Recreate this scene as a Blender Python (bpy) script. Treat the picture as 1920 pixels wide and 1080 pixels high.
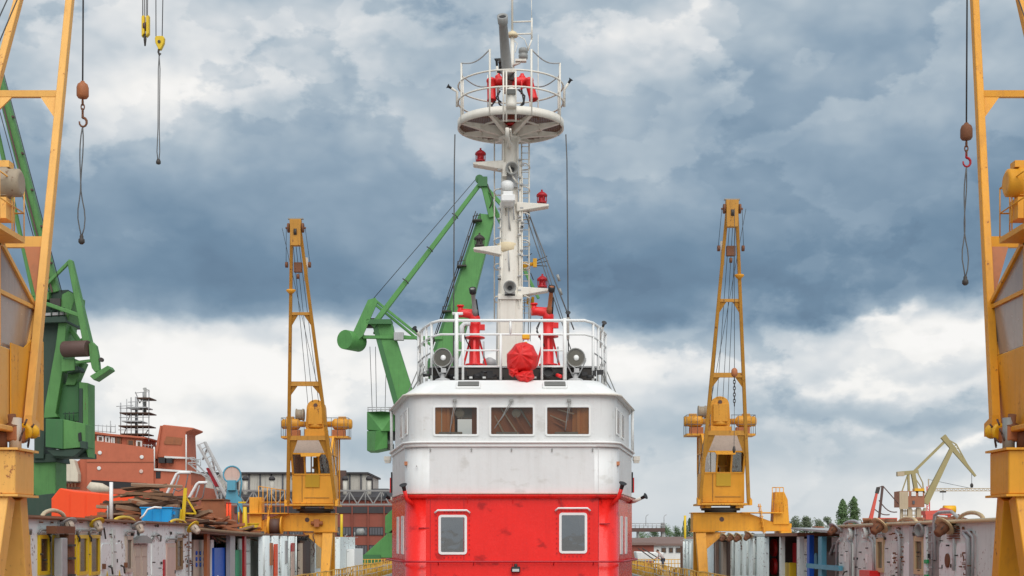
import bpy, bmesh, math, random
from mathutils import Vector, Matrix, noise as mnoise
random.seed(7)
R = math.radians
scene = bpy.context.scene
for o in list(bpy.data.objects):
    bpy.data.objects.remove(o)

# ---------------------------------------------------------------- camera
F, CX, HY, ZC = 2666.67, 960.0, 1012.0, 2.9      # focal length in photo pixels, principal x, horizon row, eye height
cam = bpy.data.cameras.new('camera')
cam.lens, cam.sensor_width = 50.0, 36.0
cam.shift_y = (HY - 540.0) / 1920.0
cam.clip_start, cam.clip_end = 0.5, 20000
camo = bpy.data.objects.new('camera', cam)
scene.collection.objects.link(camo)
camo.location = (0, 0, ZC)
camo.rotation_euler = (R(90), 0, 0)
scene.camera = camo

# ---------------------------------------------------------------- view
vs = scene.view_settings
vs.view_transform, vs.look, vs.gamma, vs.exposure = 'Standard', 'None', 1.0, 0.0
vs.use_curve_mapping = False
scene.cycles.max_bounces = 6
scene.cycles.transparent_max_bounces = 8
scene.cycles.use_denoising = True

# ---------------------------------------------------------------- sun
SUN_EL, SUN_AZ = R(49), R(170)                    # azimuth: clockwise from the view direction (+Y)
sl = bpy.data.lights.new('sun', 'SUN')
sl.energy, sl.angle, sl.color = 2.9, R(68), (1.0, 0.965, 0.92)
so = bpy.data.objects.new('sun', sl)
scene.collection.objects.link(so)
sd = Vector((math.sin(SUN_AZ) * math.cos(SUN_EL), math.cos(SUN_AZ) * math.cos(SUN_EL), math.sin(SUN_EL)))
so.rotation_euler = sd.to_track_quat('Z', 'Y').to_euler()
so.location = (60, -60, 80)

# ---------------------------------------------------------------- node helpers
def mnode(nt, op, a, b=None, c=None, clamp=False):
    n = nt.nodes.new('ShaderNodeMath'); n.operation = op; n.use_clamp = clamp
    for i, v in enumerate((a, b, c)):
        if v is None: continue
        if isinstance(v, (int, float)): n.inputs[i].default_value = v
        else: nt.links.new(v, n.inputs[i])
    return n.outputs[0]

def noise(nt, vec, scale, detail=6, rough=0.55, dist=0.0, col=False):
    n = nt.nodes.new('ShaderNodeTexNoise')
    n.inputs['Scale'].default_value = scale; n.inputs['Detail'].default_value = detail
    n.inputs['Roughness'].default_value = rough; n.inputs['Distortion'].default_value = dist
    nt.links.new(vec, n.inputs['Vector'])
    return n.outputs['Color' if col else 'Fac']

def ramp(nt, fac, stops, interp='LINEAR'):
    n = nt.nodes.new('ShaderNodeValToRGB'); cr = n.color_ramp; cr.interpolation = interp
    while len(cr.elements) < len(stops): cr.elements.new(0.5)
    for e, (p, c) in zip(cr.elements, stops):
        e.position = p
        e.color = (c, c, c, 1) if isinstance(c, (int, float)) else (*c, 1)
    nt.links.new(fac, n.inputs['Fac'])
    return n.outputs['Color']

def mixc(nt, fac, a, b, mode='MIX'):
    n = nt.nodes.new('ShaderNodeMix'); n.data_type = 'RGBA'; n.blend_type = mode
    def put(idx, v):
        s = n.inputs[idx]
        if isinstance(v, (int, float)): s.default_value = v
        elif isinstance(v, tuple): s.default_value = (*v, 1)
        else: nt.links.new(v, s)
    put(0, fac); put(6, a); put(7, b)
    return n.outputs[2]

def vmul(nt, vec, xyz):
    n = nt.nodes.new('ShaderNodeVectorMath'); n.operation = 'MULTIPLY'
    nt.links.new(vec, n.inputs[0]); n.inputs[1].default_value = xyz
    return n.outputs[0]

def vadd(nt, a, b):
    n = nt.nodes.new('ShaderNodeVectorMath'); n.operation = 'ADD'
    nt.links.new(a, n.inputs[0])
    if isinstance(b, tuple): n.inputs[1].default_value = b
    else: nt.links.new(b, n.inputs[1])
    return n.outputs[0]

# ---------------------------------------------------------------- sky: broken storm cloud over a bright band, over a daylight sky
world = bpy.data.worlds.new('World'); scene.world = world; world.use_nodes = True
world.cycles.sampling_method = 'MANUAL'; world.cycles.sample_map_resolution = 256
def build_sky():
    nt = world.node_tree; nt.nodes.clear()
    out = nt.nodes.new('ShaderNodeOutputWorld'); bg = nt.nodes.new('ShaderNodeBackground')
    nt.links.new(bg.outputs[0], out.inputs[0])
    sky = nt.nodes.new('ShaderNodeTexSky'); sky.sky_type = 'NISHITA'; sky.sun_disc = False
    sky.sun_elevation = SUN_EL; sky.sun_rotation = SUN_AZ
    tc = nt.nodes.new('ShaderNodeTexCoord')
    nrm = nt.nodes.new('ShaderNodeVectorMath'); nrm.operation = 'NORMALIZE'
    nt.links.new(tc.outputs['Generated'], nrm.inputs[0]); d = nrm.outputs[0]
    sp = nt.nodes.new('ShaderNodeSeparateXYZ'); nt.links.new(d, sp.inputs[0])
    A = mnode(nt, 'MULTIPLY', mnode(nt, 'ARCTAN2', sp.outputs[0], sp.outputs[1]), 2667)
    E = mnode(nt, 'MULTIPLY', mnode(nt, 'ARCSINE', sp.outputs[2]), 2667)
    q = vmul(nt, d, (1, 1, 1.6))
    # warp field (two sizes)
    w1 = nt.nodes.new('ShaderNodeSeparateColor'); nt.links.new(noise(nt, vadd(nt, q, (3.1, 0.7, 1.9)), 7, 6, 0.55, 0.0, True), w1.inputs[0])
    wa = mnode(nt, 'MULTIPLY', mnode(nt, 'SUBTRACT', w1.outputs[0], 0.5), 420)
    we = mnode(nt, 'MULTIPLY', mnode(nt, 'SUBTRACT', w1.outputs[1], 0.5), 300)
    Aw, Ew = mnode(nt, 'ADD', A, wa), mnode(nt, 'ADD', E, we)
    base = ramp(nt, mnode(nt, 'MULTIPLY', mnode(nt, 'ADD', E, mnode(nt, 'MULTIPLY', we, 0.55)), 1 / 1200.0), [(0, .70), (.09, .74), (.17, .73), (.235, .77), (.275, .84), (.318, .86), (.342, .46), (.385, .25), (.45, .24), (.55, .43), (.66, .54), (.80, .59), (.95, .60), (1, .60)])
    f = base
    def blob(px, py, sx, sy, amp, warp=1):
        nonlocal f
        a0 = math.atan((px - CX) / F) * 2667; e0 = math.atan((HY - py) / math.hypot(F, px - CX)) * 2667
        da = mnode(nt, 'MULTIPLY', mnode(nt, 'SUBTRACT', Aw if warp else A, a0), 1.0 / sx)
        de = mnode(nt, 'MULTIPLY', mnode(nt, 'SUBTRACT', Ew if warp else E, e0), 1.0 / sy)
        r2 = mnode(nt, 'ADD', mnode(nt, 'MULTIPLY', da, da), mnode(nt, 'MULTIPLY', de, de))
        f = mnode(nt, 'ADD', f, mnode(nt, 'MULTIPLY', mnode(nt, 'EXPONENT', mnode(nt, 'MULTIPLY', r2, -1)), amp))
    for b in BLOBS: blob(*b)
    # cloud texture: soft masses, then puffs with a lit upper right edge and a shaded belly
    def puffs(off, scale):
        tot = None
        for k, w in enumerate((1.0, 0.60, 0.36, 0.20, 0.11)):
            n = noise(nt, vadd(nt, q, (off[0] + k * 1.7, off[1] + k * .6, off[2])), scale * 2.03 ** k, 0)
            c_ = mnode(nt, 'SUBTRACT', n, 0.5)
            v = mnode(nt, 'MULTIPLY', mnode(nt, 'SQRT', mnode(nt, 'ADD', mnode(nt, 'MULTIPLY', c_, c_), 0.0012)), 2.4 * w)
            tot = v if tot is None else mnode(nt, 'ADD', tot, v)
        return tot
    v1 = puffs((1.3, 5.2, 0.4), 5.0); v1b = puffs((1.3 + .012, 5.2, 0.4 + .026), 5.0)
    n1 = noise(nt, vadd(nt, q, (2.3, 1.2, 0.8)), 3.2, 7, 0.50)
    lit = mnode(nt, 'MULTIPLY', mnode(nt, 'SUBTRACT', v1, v1b), 0.36)
    tex = mnode(nt, 'ADD', mnode(nt, 'MULTIPLY', mnode(nt, 'SUBTRACT', n1, 0.5), 0.75), lit)
    tex = mnode(nt, 'ADD', tex, mnode(nt, 'MULTIPLY', mnode(nt, 'SUBTRACT', v1, 0.62), 0.13))
    def heads_at(off):
        return ramp(nt, noise(nt, vadd(nt, q, off), 4.4, 10, 0.55), [(.505, 0), (.530, .8), (.64, 1)], 'EASE')
    h1 = heads_at((4.1, 2.2, 6.3)); h1b = heads_at((4.1 + .009, 2.2, 6.3 + .018))
    hd2 = ramp(nt, noise(nt, vadd(nt, q, (9.1, 3.7, 1.1)), 8.5, 10, 0.55), [(.53, 0), (.552, .8), (.68, 1)], 'EASE')
    heads = mnode(nt, 'ADD', mnode(nt, 'MULTIPLY', mnode(nt, 'SUBTRACT', h1, .4), 0.13), mnode(nt, 'MULTIPLY', mnode(nt, 'SUBTRACT', hd2, .3), 0.09))
    heads = mnode(nt, 'ADD', heads, mnode(nt, 'MULTIPLY', mnode(nt, 'SUBTRACT', h1, h1b), 0.09))
    tex = mnode(nt, 'ADD', mnode(nt, 'MULTIPLY', tex, 0.8), heads)
    calm = ramp(nt, mnode(nt, 'MULTIPLY', E, 1 / 1200.0), [(0, .15), (.1, .30), (.2, .55), (.29, .85), (.40, .45), (.55, .6), (.7, .8), (1, .8)])
    f = mnode(nt, 'ADD', f, mnode(nt, 'MULTIPLY', tex, calm))
    col = ramp(nt, f, [(0.0, (.12, .19, .28)), (.2, (.17, .265, .37)), (.42, (.29, .39, .49)), (.6, (.46, .545, .615)), (.78, (.72, .755, .78)), (.93, (.95, .94, .915)), (1, (1, .985, .96))])
    skyc = nt.nodes.new('ShaderNodeVectorMath'); skyc.operation = 'SCALE'
    nt.links.new(sky.outputs[0], skyc.inputs[0]); skyc.inputs['Scale'].default_value = 0.06
    fin = mixc(nt, 0.93, skyc.outputs[0], col)
    nt.links.new(fin, bg.inputs['Color']); bg.inputs['Strength'].default_value = 1.0
# bright and dark cloud masses: photo column, row, width, height, amount
BLOBS = [
    (360, 170, 190, 110, .30), (480, 100, 60, 40, .10), (640, 90, 110, 80, .16), (1230, 60, 200, 80, .20), (60, 60, 160, 90, .02),
    (800, 70, 110, 70, -.14), (520, 210, 110, 50, -.12), (1720, 250, 330, 200, -.08), (640, 250, 60, 30, .08), (960, 260, 160, 120, -.03),
    (760, 430, 130, 80, .16), (1190, 390, 80, 35, .12), (560, 560, 480, 50, -.10), (1350, 560, 420, 60, -.12),
    (1390, 610, 260, 34, -.30, 0), (1840, 590, 140, 45, .28), (1660, 590, 40, 16, .40), (1740, 660, 190, 45, -.12),
    (1500, 690, 200, 60, -.10, 0), (1640, 692, 170, 14, .22), (1500, 745, 330, 34, -.20), (1560, 775, 170, 16, .12), (1790, 803, 80, 12, .26), (1700, 850, 260, 30, -.04),
    (400, 690, 280, 60, .24, 0), (330, 770, 220, 50, .22), (670, 745, 50, 16, .20), (560, 850, 330, 50, -.10), (1260, 820, 160, 40, -.12),
    (1800, 930, 260, 60, .20), (1180, 700, 120, 60, .16, 0), (900, 700, 300, 60, .06),
]
build_sky()

# ================================================================ helpers
V = Vector
Zup = V((0, 0, 1))
def P(px, py, Y):
    """the point at distance Y that the photo shows at column px, row py"""
    return V(((px - CX) / F * Y, Y, ZC + (HY - py) / F * Y))
def PX(px, Y): return (px - CX) / F * Y
def PZ(py, Y): return ZC + (HY - py) / F * Y

LOC = {}
def obj_world(o):
    return LOC.get(o.name, V((0, 0, 0))) if o is not None else V((0, 0, 0))

class MB:
    def __init__(self): self.v, self.f, self.s = [], [], []
    def add(self, vs, fs, smooth=False):
        n = len(self.v); self.v += [tuple(x) for x in vs]
        for f in fs: self.f.append([i + n for i in f]); self.s.append(smooth)
        return self
    def bx(self, x0, x1, y0, y1, z0, z1):
        vs = [(x, y, z) for z in (z0, z1) for y in (y0, y1) for x in (x0, x1)]
        return self.add(vs, [(0, 2, 3, 1), (4, 5, 7, 6), (0, 1, 5, 4), (2, 6, 7, 3), (0, 4, 6, 2), (1, 3, 7, 5)])
    def box(self, c, s, rot=None):
        M = rot or Matrix.Identity(3); c = V(c)
        vs = [c + M @ V((x * s[0] / 2, y * s[1] / 2, z * s[2] / 2)) for z in (-1, 1) for y in (-1, 1) for x in (-1, 1)]
        return self.add(vs, [(0, 2, 3, 1), (4, 5, 7, 6), (0, 1, 5, 4), (2, 6, 7, 3), (0, 4, 6, 2), (1, 3, 7, 5)])
    def beam(self, p, q, w, h=None, w2=None, h2=None, up=None):
        """rectangular bar from p to q; w across, h along 'up'"""
        p, q = V(p), V(q); h = w if h is None else h; w2 = w if w2 is None else w2; h2 = h if h2 is None else h2
        d = (q - p).normalized(); u = V(up) if up is not None else (Zup if abs(d.z) < 0.95 else V((0, 1, 0)))
        s = d.cross(u).normalized(); t = s.cross(d).normalized()
        vs = []
        for c, a, b in ((p, w, h), (q, w2, h2)):
            vs += [c - s * a / 2 - t * b / 2, c + s * a / 2 - t * b / 2, c + s * a / 2 + t * b / 2, c - s * a / 2 + t * b / 2]
        return self.add(vs, [(0, 1, 2, 3), (7, 6, 5, 4), (0, 4, 5, 1), (1, 5, 6, 2), (2, 6, 7, 3), (3, 7, 4, 0)])
    def tube(self, pts, r, n=8, closed=False):
        pts = [V(p) for p in pts]; m = len(pts)
        rs = r if isinstance(r, (list, tuple)) else [r] * m
        vs, fs = [], []
        side = None
        for i, p in enumerate(pts):
            a = pts[i - 1] if (i > 0 or closed) else p
            b = pts[(i + 1) % m] if (i < m - 1 or closed) else p
            d = (b - a).normalized()
            if side is None:
                side = d.cross(Zup if abs(d.z) < 0.9 else V((1, 0, 0))).normalized()
            side = (side - d * side.dot(d)).normalized()
            t = d.cross(side)
            for k in range(n):
                an = 2 * math.pi * k / n
                vs.append(p + (side * math.cos(an) + t * math.sin(an)) * rs[i])
        for i in range(m if closed else m - 1):
            j = (i + 1) % m
            for k in range(n):
                l = (k + 1) % n
                fs.append((i * n + k, i * n + l, j * n + l, j * n + k))
        self.add(vs, fs, True)
        if not closed:
            self.add(vs[:n], [tuple(range(n))[::-1]]); self.add(vs[-n:], [tuple(range(n))])
        return self
    def cyl(self, p, q, r, n=14, r2=None):
        return self.tube([p, q], [r, r if r2 is None else r2], n)
    def lathe(self, prof, o, ax=(0, 0, 1), n=16, closed_ends=True):
        """prof: (radius, distance along axis)"""
        o, ax = V(o), V(ax).normalized()
        s = ax.cross(Zup if abs(ax.z) < 0.9 else V((1, 0, 0))).normalized(); t = ax.cross(s)
        vs, fs = [], []
        for r, h in prof:
            for k in range(n):
                an = 2 * math.pi * k / n
                vs.append(o + ax * h + (s * math.cos(an) + t * math.sin(an)) * max(r, 1e-4))
        for i in range(len(prof) - 1):
            for k in range(n):
                l = (k + 1) % n
                fs.append((i * n + k, i * n + l, (i + 1) * n + l, (i + 1) * n + k))
        self.add(vs, fs, True)
        if closed_ends:
            self.add(vs[:n], [tuple(range(n))[::-1]]); self.add(vs[-n:], [tuple(range(n))])
        return self
    def prism(self, poly, off):
        """closed polygon (3-D points) swept by the vector off"""
        poly = [V(p) for p in poly]; off = V(off); n = len(poly)
        vs = poly + [p + off for p in poly]
        fs = [tuple(range(n))[::-1], tuple(range(n, 2 * n))] + [(i, (i + 1) % n, n + (i + 1) % n, n + i) for i in range(n)]
        return self.add(vs, fs)
    def ball(self, c, r, n=10, sq=(1, 1, 1)):
        c = V(c); vs, fs = [], []
        m = max(4, n // 2 + 1)
        for i in range(m + 1):
            th = math.pi * i / m
            for k in range(n):
                an = 2 * math.pi * k / n
                vs.append(c + V((math.sin(th) * math.cos(an) * sq[0], math.sin(th) * math.sin(an) * sq[1], math.cos(th) * sq[2])) * r)
        for i in range(m):
            for k in range(n):
                l = (k + 1) % n
                fs.append((i * n + k, (i + 1) * n + k, (i + 1) * n + l, i * n + l))
        return self.add(vs, fs, True)
    def build(self, name, mat, parent=None, bevel=0.0):
        off = obj_world(parent)
        me = bpy.data.meshes.new(name)
        me.from_pydata([(x - off.x, y - off.y, z - off.z) for x, y, z in self.v], [], self.f)
        for p, s in zip(me.polygons, self.s): p.use_smooth = s
        bm = bmesh.new(); bm.from_mesh(me)
        bmesh.ops.remove_doubles(bm, verts=bm.verts, dist=1e-5)
        bmesh.ops.recalc_face_normals(bm, faces=bm.faces)
        bm.to_mesh(me); bm.free()
        me.materials.append(MAT[mat] if isinstance(mat, str) else mat)
        o = bpy.data.objects.new(name, me); scene.collection.objects.link(o)
        if parent is not None: o.parent = parent
        LOC[o.name] = off
        if bevel:
            m = o.modifiers.new('bevel', 'BEVEL'); m.width = bevel; m.segments = 1; m.limit_method = 'ANGLE'; m.angle_limit = R(40)
        return o

    def pieces(self, name, mat, parent=None, bevel=0.0):
        """like build, but every separate piece becomes an object of its own"""
        n = len(self.v); par = list(range(n))
        def find(a):
            while par[a] != a: par[a] = par[par[a]]; a = par[a]
            return a
        keys = {}
        for i, v in enumerate(self.v):
            kk = (round(v[0], 4), round(v[1], 4), round(v[2], 4))
            if kk in keys: par[find(i)] = find(keys[kk])
            else: keys[kk] = i
        for f in self.f:
            for a in f[1:]: par[find(a)] = find(f[0])
        groups = {}
        for f, s in zip(self.f, self.s): groups.setdefault(find(f[0]), []).append((f, s))
        res = []
        for fl in groups.values():
            m = MB(); ids = {}
            for f, s in fl:
                nf = []
                for i in f:
                    if i not in ids: ids[i] = len(m.v); m.v.append(self.v[i])
                    nf.append(ids[i])
                m.f.append(nf); m.s.append(s)
            res.append(m.build(name, mat, parent, bevel))
        return res
    def stuff(self, name, mat, parent=None):
        o = self.build(name, mat, parent); o['kind'] = 'stuff'; return o

def tag(o, label, cat, group=None):
    o['label'] = label; o['category'] = cat
    if group: o['group'] = group
    return o
def thing(name, label, cat, loc=(0, 0, 0), group=None):
    o = bpy.data.objects.new(name, None); scene.collection.objects.link(o)
    o.location = loc; LOC[o.name] = V(loc); o.empty_display_size = 0.3
    return tag(o, label, cat, group)
def struct(o, kind='structure'):
    o['kind'] = kind; return o
# ---------------------------------------------------------------- materials
MAT = {}
def paint(name, rgb, rough=0.5, var=0.25, rust=0.0, grime=0.25, metal=0.0, bump=0.15, scale=1.0, rustc=(0.16, 0.06, 0.025), spec=0.4, dark=(0.10, 0.085, 0.07), smudge=0.0):
    m = bpy.data.materials.new(name); m.use_nodes = True; nt = m.node_tree
    b = nt.nodes['Principled BSDF']
    g = nt.nodes.new('ShaderNodeNewGeometry'); pos = g.outputs['Position']
    big = noise(nt, vmul(nt, pos, (scale,) * 3), 0.9, 4, 0.6)
    fine = noise(nt, vmul(nt, pos, (scale,) * 3), 9, 5, 0.65)
    streak = noise(nt, vmul(nt, pos, (scale * 5, scale * 5, scale * 0.35)), 1.3, 5, 0.6)
    k = mnode(nt, 'ADD', mnode(nt, 'MULTIPLY', mnode(nt, 'SUBTRACT', big, 0.5), var * 1.6), 1.0)
    k = mnode(nt, 'ADD', k, mnode(nt, 'MULTIPLY', mnode(nt, 'SUBTRACT', fine, 0.5), var * 0.5))
    sc = nt.nodes.new('ShaderNodeVectorMath'); sc.operation = 'SCALE'; sc.inputs[0].default_value = rgb; nt.links.new(k, sc.inputs['Scale'])
    col = sc.outputs[0]
    if grime:
        gm = mnode(nt, 'MULTIPLY', ramp(nt, mnode(nt, 'ADD', mnode(nt, 'MULTIPLY', streak, 0.7), mnode(nt, 'MULTIPLY', fine, 0.3)), [(0.50, 0), (0.72, 1)]), grime)
        col = mixc(nt, gm, col, dark)
    if smudge:
        sm = mnode(nt, 'MULTIPLY', ramp(nt, noise(nt, vmul(nt, pos, (1, 1, 1.5)), 1.9, 3, 0.55), [(.60, 0), (.70, 1)]), smudge)
        col = mixc(nt, sm, col, dark)
    if rust:
        rn = mnode(nt, 'ADD', mnode(nt, 'MULTIPLY', fine, 0.45), mnode(nt, 'ADD', mnode(nt, 'MULTIPLY', big, 0.3), mnode(nt, 'MULTIPLY', streak, 0.25)))
        t = 0.66 - 0.16 * rust
        rm = ramp(nt, rn, [(t, 0), (t + 0.035, 1)])
        col = mixc(nt, rm, col, rustc)
    nt.links.new(col, b.inputs['Base Color'])
    rr = mnode(nt, 'ADD', rough, mnode(nt, 'MULTIPLY', mnode(nt, 'SUBTRACT', fine, 0.5), 0.3), clamp=True)
    nt.links.new(rr, b.inputs['Roughness'])
    b.inputs['Metallic'].default_value = metal; b.inputs['Specular IOR Level'].default_value = spec
    if bump:
        bp = nt.nodes.new('ShaderNodeBump'); bp.inputs['Strength'].default_value = bump; bp.inputs['Distance'].default_value = 0.05
        nt.links.new(mnode(nt, 'ADD', big, mnode(nt, 'MULTIPLY', fine, 0.12)), bp.inputs['Height']); nt.links.new(bp.outputs[0], b.inputs['Normal'])
    MAT[name] = m
    return m
paint('white', (.70, .70, .69), .40, .12, .16, .22, bump=.3, rustc=(.46, .36, .26), dark=(.38, .35, .30), smudge=.3)
paint('white_clean', (.78, .78, .76), .4, .06, 0, .08, dark=(.4, .36, .3))
paint('mast_white', (.74, .70, .62), .45, .14, .35, .22, dark=(.34, .25, .16))
paint('cream', (.66, .55, .36), .5, .15, .3, .2)
paint('red', (.82, .022, .016), .26, .20, 0.0, .24, bump=.28, dark=(.34, .008, .008), smudge=.7)
paint('red_gear', (.74, .022, .022), .36, .2, 0, .12)
paint('tarp_red', (.66, .018, .016), .5, .14, 0, .1, bump=.25, scale=2.5)
paint('red_lamp', (.42, .012, .02), .4, .25, 0, .15)
paint('black', (.022, .021, .022), .5, .3, 0, .1)
paint('dark', (.05, .043, .038), .6, .4, .3, .2)
paint('grey_metal', (.28, .28, .265), .42, .25, .15, .25)
paint('grey_barrel', (.30, .30, .29), .35, .2, 0, .3)
paint('steel', (.36, .36, .36), .35, .2, .2, .3, metal=.6)
paint('rope', (.06, .06, .06), .7, .2, 0, 0, bump=0)
paint('wire', (.13, .13, .13), .6, .2, 0, 0, bump=0)
paint('yellow_l', (.80, .365, .03), .5, .24, .46, .48, rustc=(.28, .085, .03), dark=(.40, .16, .04))
paint('yellow_r', (.72, .31, .016), .5, .24, .46, .50, rustc=(.26, .08, .02), dark=(.36, .14, .025))
paint('yellow_pale', (.80, .42, .10), .5, .20, .45, .40, rustc=(.32, .11, .04), dark=(.45, .20, .06))
paint('dusty_glass', (.36, .27, .21), .22, .25, 0, .3, bump=.05, spec=.5)
paint('yellow_deep', (.78, .40, .012), .45, .12, .1, .18)
paint('rust_primer', (.42, .145, .055), .6, .2, .3, .3)
paint('rust', (.19, .075, .035), .75, .4, .4, .3, rustc=(.09, .04, .022))
paint('grating_rust', (.13, .055, .03), .8, .4, .2, .2)
paint('motor_brown', (.34, .27, .19), .55, .3, .3, .35)
paint('yellow_shaded', (.50, .235, .03), .55, .28, .5, .5, rustc=(.17, .06, .02), dark=(.20, .09, .02))  # far jibs: crane yellow, darkened in the base colour for weaker light
paint('yellow_half_shaded', (.66, .30, .03), .55, .26, .5, .48, rustc=(.2, .07, .02), dark=(.28, .12, .02))  # far machinery: the same yellow with less shade put into its colour
paint('olive_panel', (.52, .30, .01), .5, .1, .0, .1)
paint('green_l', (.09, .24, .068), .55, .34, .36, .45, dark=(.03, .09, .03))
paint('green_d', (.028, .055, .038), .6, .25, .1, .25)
paint('green_m', (.09, .265, .072), .55, .34, .36, .45, dark=(.04, .12, .04))
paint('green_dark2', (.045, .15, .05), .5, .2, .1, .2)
paint('brown_drum', (.10, .055, .045), .6, .3, .2, .3)
paint('ship_red', (.46, .125, .065), .7, .22, .35, .35, rustc=(.30, .09, .05), dark=(.30, .09, .05))
paint('orange', (.86, .075, .012), .5, .12, 0, .12, dark=(.5, .04, .01))
paint('blue', (.012, .33, .72), .45, .15, .05, .15)
paint('blue_cab', (.01, .10, .55), .4, .1, 0, .1)
paint('blue_steel', (.10, .34, .46), .5, .2, .2, .3)
paint('teal_green', (.05, .40, .20), .45, .12, 0, .15)
paint('dock_white', (.82, .88, .86), .55, .12, .58, .40, dark=(.42, .41, .39))
paint('dock_grey', (.68, .74, .70), .55, .16, .58, .45, dark=(.34, .32, .29))
paint('dock_edge', (.24, .11, .06), .7, .4, .3, .3)
paint('beige', (.56, .47, .38), .55, .14, .15, .3, dark=(.3, .24, .18))
paint('pink', (.62, .45, .38), .55, .14, .2, .3)
paint('glass_brown', (.10, .055, .03), .18, .5, 0, .2, bump=.05, spec=.6)
paint('frame_yellow', (.72, .48, .015), .45, .15, .12, .2)
paint('frame_brown', (.25, .15, .07), .55, .3, .2, .3)
paint('wood', (.20, .105, .055), .75, .6, 0, .35, scale=2.0, dark=(.06, .04, .03))
paint('wood_light', (.30, .19, .12), .75, .5, 0, .3, scale=2.0, dark=(.08, .05, .03))
paint('wood_dark', (.085, .045, .028), .8, .5, 0, .3, scale=2.0)
paint('scrap', (.30, .105, .045), .7, .5, .3, .3, scale=2.0)
paint('louvre', (.60, .44, .24), .5, .2, .15, .2)
paint('brick', (.26, .075, .05), .85, .25, 0, .35, scale=.5, bump=0)
paint('shed_grey', (.10, .10, .11), .7, .3, 0, .4, scale=.4, bump=0)
paint('shed_roof', (.045, .04, .042), .7, .3, 0, .3, scale=.4, bump=0)
paint('shed_light', (.52, .49, .43), .7, .3, 0, .55, scale=.5, bump=0, dark=(.14, .12, .10))
paint('truss', (.26, .25, .24), .6, .2, .2, .2)
paint('alu', (.45, .44, .43), .45, .25, .1, .3)
paint('far_crane', (.34, .28, .13), .6, .12, .05, .15, scale=.4, bump=0)
paint('far_house', (.34, .13, .07), .7, .2, .1, .3, scale=.4, bump=0)
paint('far_tan', (.46, .36, .24), .7, .2, .1, .3, scale=.4, bump=0)
paint('far_red', (.62, .10, .07), .6, .15, 0, .15, scale=.4, bump=0)
paint('far_white', (.70, .69, .66), .6, .1, 0, .2, scale=.4, bump=0)
paint('far_roof', (.20, .13, .11), .8, .2, 0, .2, scale=.4, bump=0)
paint('concrete', (.36, .35, .33), .85, .2, 0, .4, scale=.4)
paint('canvas', (.60, .53, .42), .8, .12, 0, .3)
paint('lens', (.75, .75, .72), .12, .1, 0, 0, metal=.6)
paint('grille', (.11, .11, .10), .6, .3, 0, 0)
paint('skin', (.45, .24, .17), .55, .05, 0, 0, bump=0)
paint('shirt', (.50, .42, .40), .8, .12, 0, 0)
paint('trousers', (.06, .065, .09), .8, .15, 0, 0)
paint('hair', (.03, .018, .012), .6, .2, 0, 0)
paint('rail_yellow', (.62, .33, .035), .55, .3, .5, .2, scale=2.0)
paint('stone_deck', (.33, .315, .29), .85, .3, .2, .4)
paint('galv', (.40, .40, .40), .5, .2, .25, .4)
paint('interior_wood', (.72, .31, .10), .5, .25, 0, .2)
paint('interior_dark', (.46, .18, .085), .6, .4, 0, 0)
paint('curtain', (.62, .60, .55), .8, .1, 0, .1)
paint('white_box', (.82, .82, .80), .5, .05, 0, .05)
paint('sign_green', (.03, .38, .12), .5, .05, 0, 0)
paint('leaf_dark', (.07, .115, .045), .7, .5, 0, 0, bump=0, scale=.5)
paint('leaf_mid', (.11, .18, .07), .7, .5, 0, 0, bump=0, scale=.5)
paint('leaf_grey', (.12, .15, .085), .7, .4, 0, 0, bump=0, scale=.5)
paint('bark', (.10, .075, .05), .85, .3, 0, 0)
def glass(name, tint=(1, 1, 1), refl=0.12, rough=0.02):
    m = bpy.data.materials.new(name); m.use_nodes = True; nt = m.node_tree; nt.nodes.clear()
    out = nt.nodes.new('ShaderNodeOutputMaterial'); mx = nt.nodes.new('ShaderNodeMixShader')
    tr = nt.nodes.new('ShaderNodeBsdfTransparent'); gl = nt.nodes.new('ShaderNodeBsdfGlossy'); lw = nt.nodes.new('ShaderNodeFresnel')
    tr.inputs[0].default_value = (*tint, 1); gl.inputs['Roughness'].default_value = rough; lw.inputs[0].default_value = 1.5
    fac = mnode(nt, 'ADD', lw.outputs[0], refl, clamp=True)
    g = nt.nodes.new('ShaderNodeNewGeometry'); bp = nt.nodes.new('ShaderNodeBump'); bp.inputs['Strength'].default_value = .08; bp.inputs['Distance'].default_value = .05
    nt.links.new(noise(nt, g.outputs['Position'], 1.5, 2), bp.inputs['Height']); nt.links.new(bp.outputs[0], gl.inputs['Normal'])
    nt.links.new(fac, mx.inputs[0]); nt.links.new(tr.outputs[0], mx.inputs[1]); nt.links.new(gl.outputs[0], mx.inputs[2]); nt.links.new(mx.outputs[0], out.inputs[0])
    MAT[name] = m
glass('glass_clear', (.90, .86, .80), .0)
glass('glass_grey', (.45, .47, .50), .28)
glass('glass_cab', (.72, .66, .62), .10)

def window(parent, c, nrm, w, h, frame_mat, pane_mat, t=0.05, depth=0.06, name='window', bars=0):
    """framed pane standing proud on a wall: c centre, nrm outward normal (horizontal)"""
    c, nrm = V(c), V(nrm).normalized(); s = Zup.cross(nrm).normalized()
    m = MB()
    rot = Matrix((s, nrm, Zup)).transposed()
    for k in (-1, 1):
        m.box(c + s * k * (w / 2 - t / 2) + nrm * depth / 2, (t, depth, h), rot)
        m.box(c + Zup * k * (h / 2 - t / 2) + nrm * depth * 0.49, (w - 2 * t, depth * 0.98, t), rot)
    f = m.build(name, frame_mat, parent)
    MB().box(c + nrm * 0.012, (w - 2 * t - .002, 0.02, h - 2 * t - .002), rot).build('pane', pane_mat, f)
    for k in range(bars):
        MB().box(c + s * (w - 2 * t) * ((k + 1) / (bars + 1) - 0.5) + nrm * 0.03, (0.03, 0.03, h - 2 * t), rot).build('bar', frame_mat, f)
    return f

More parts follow.
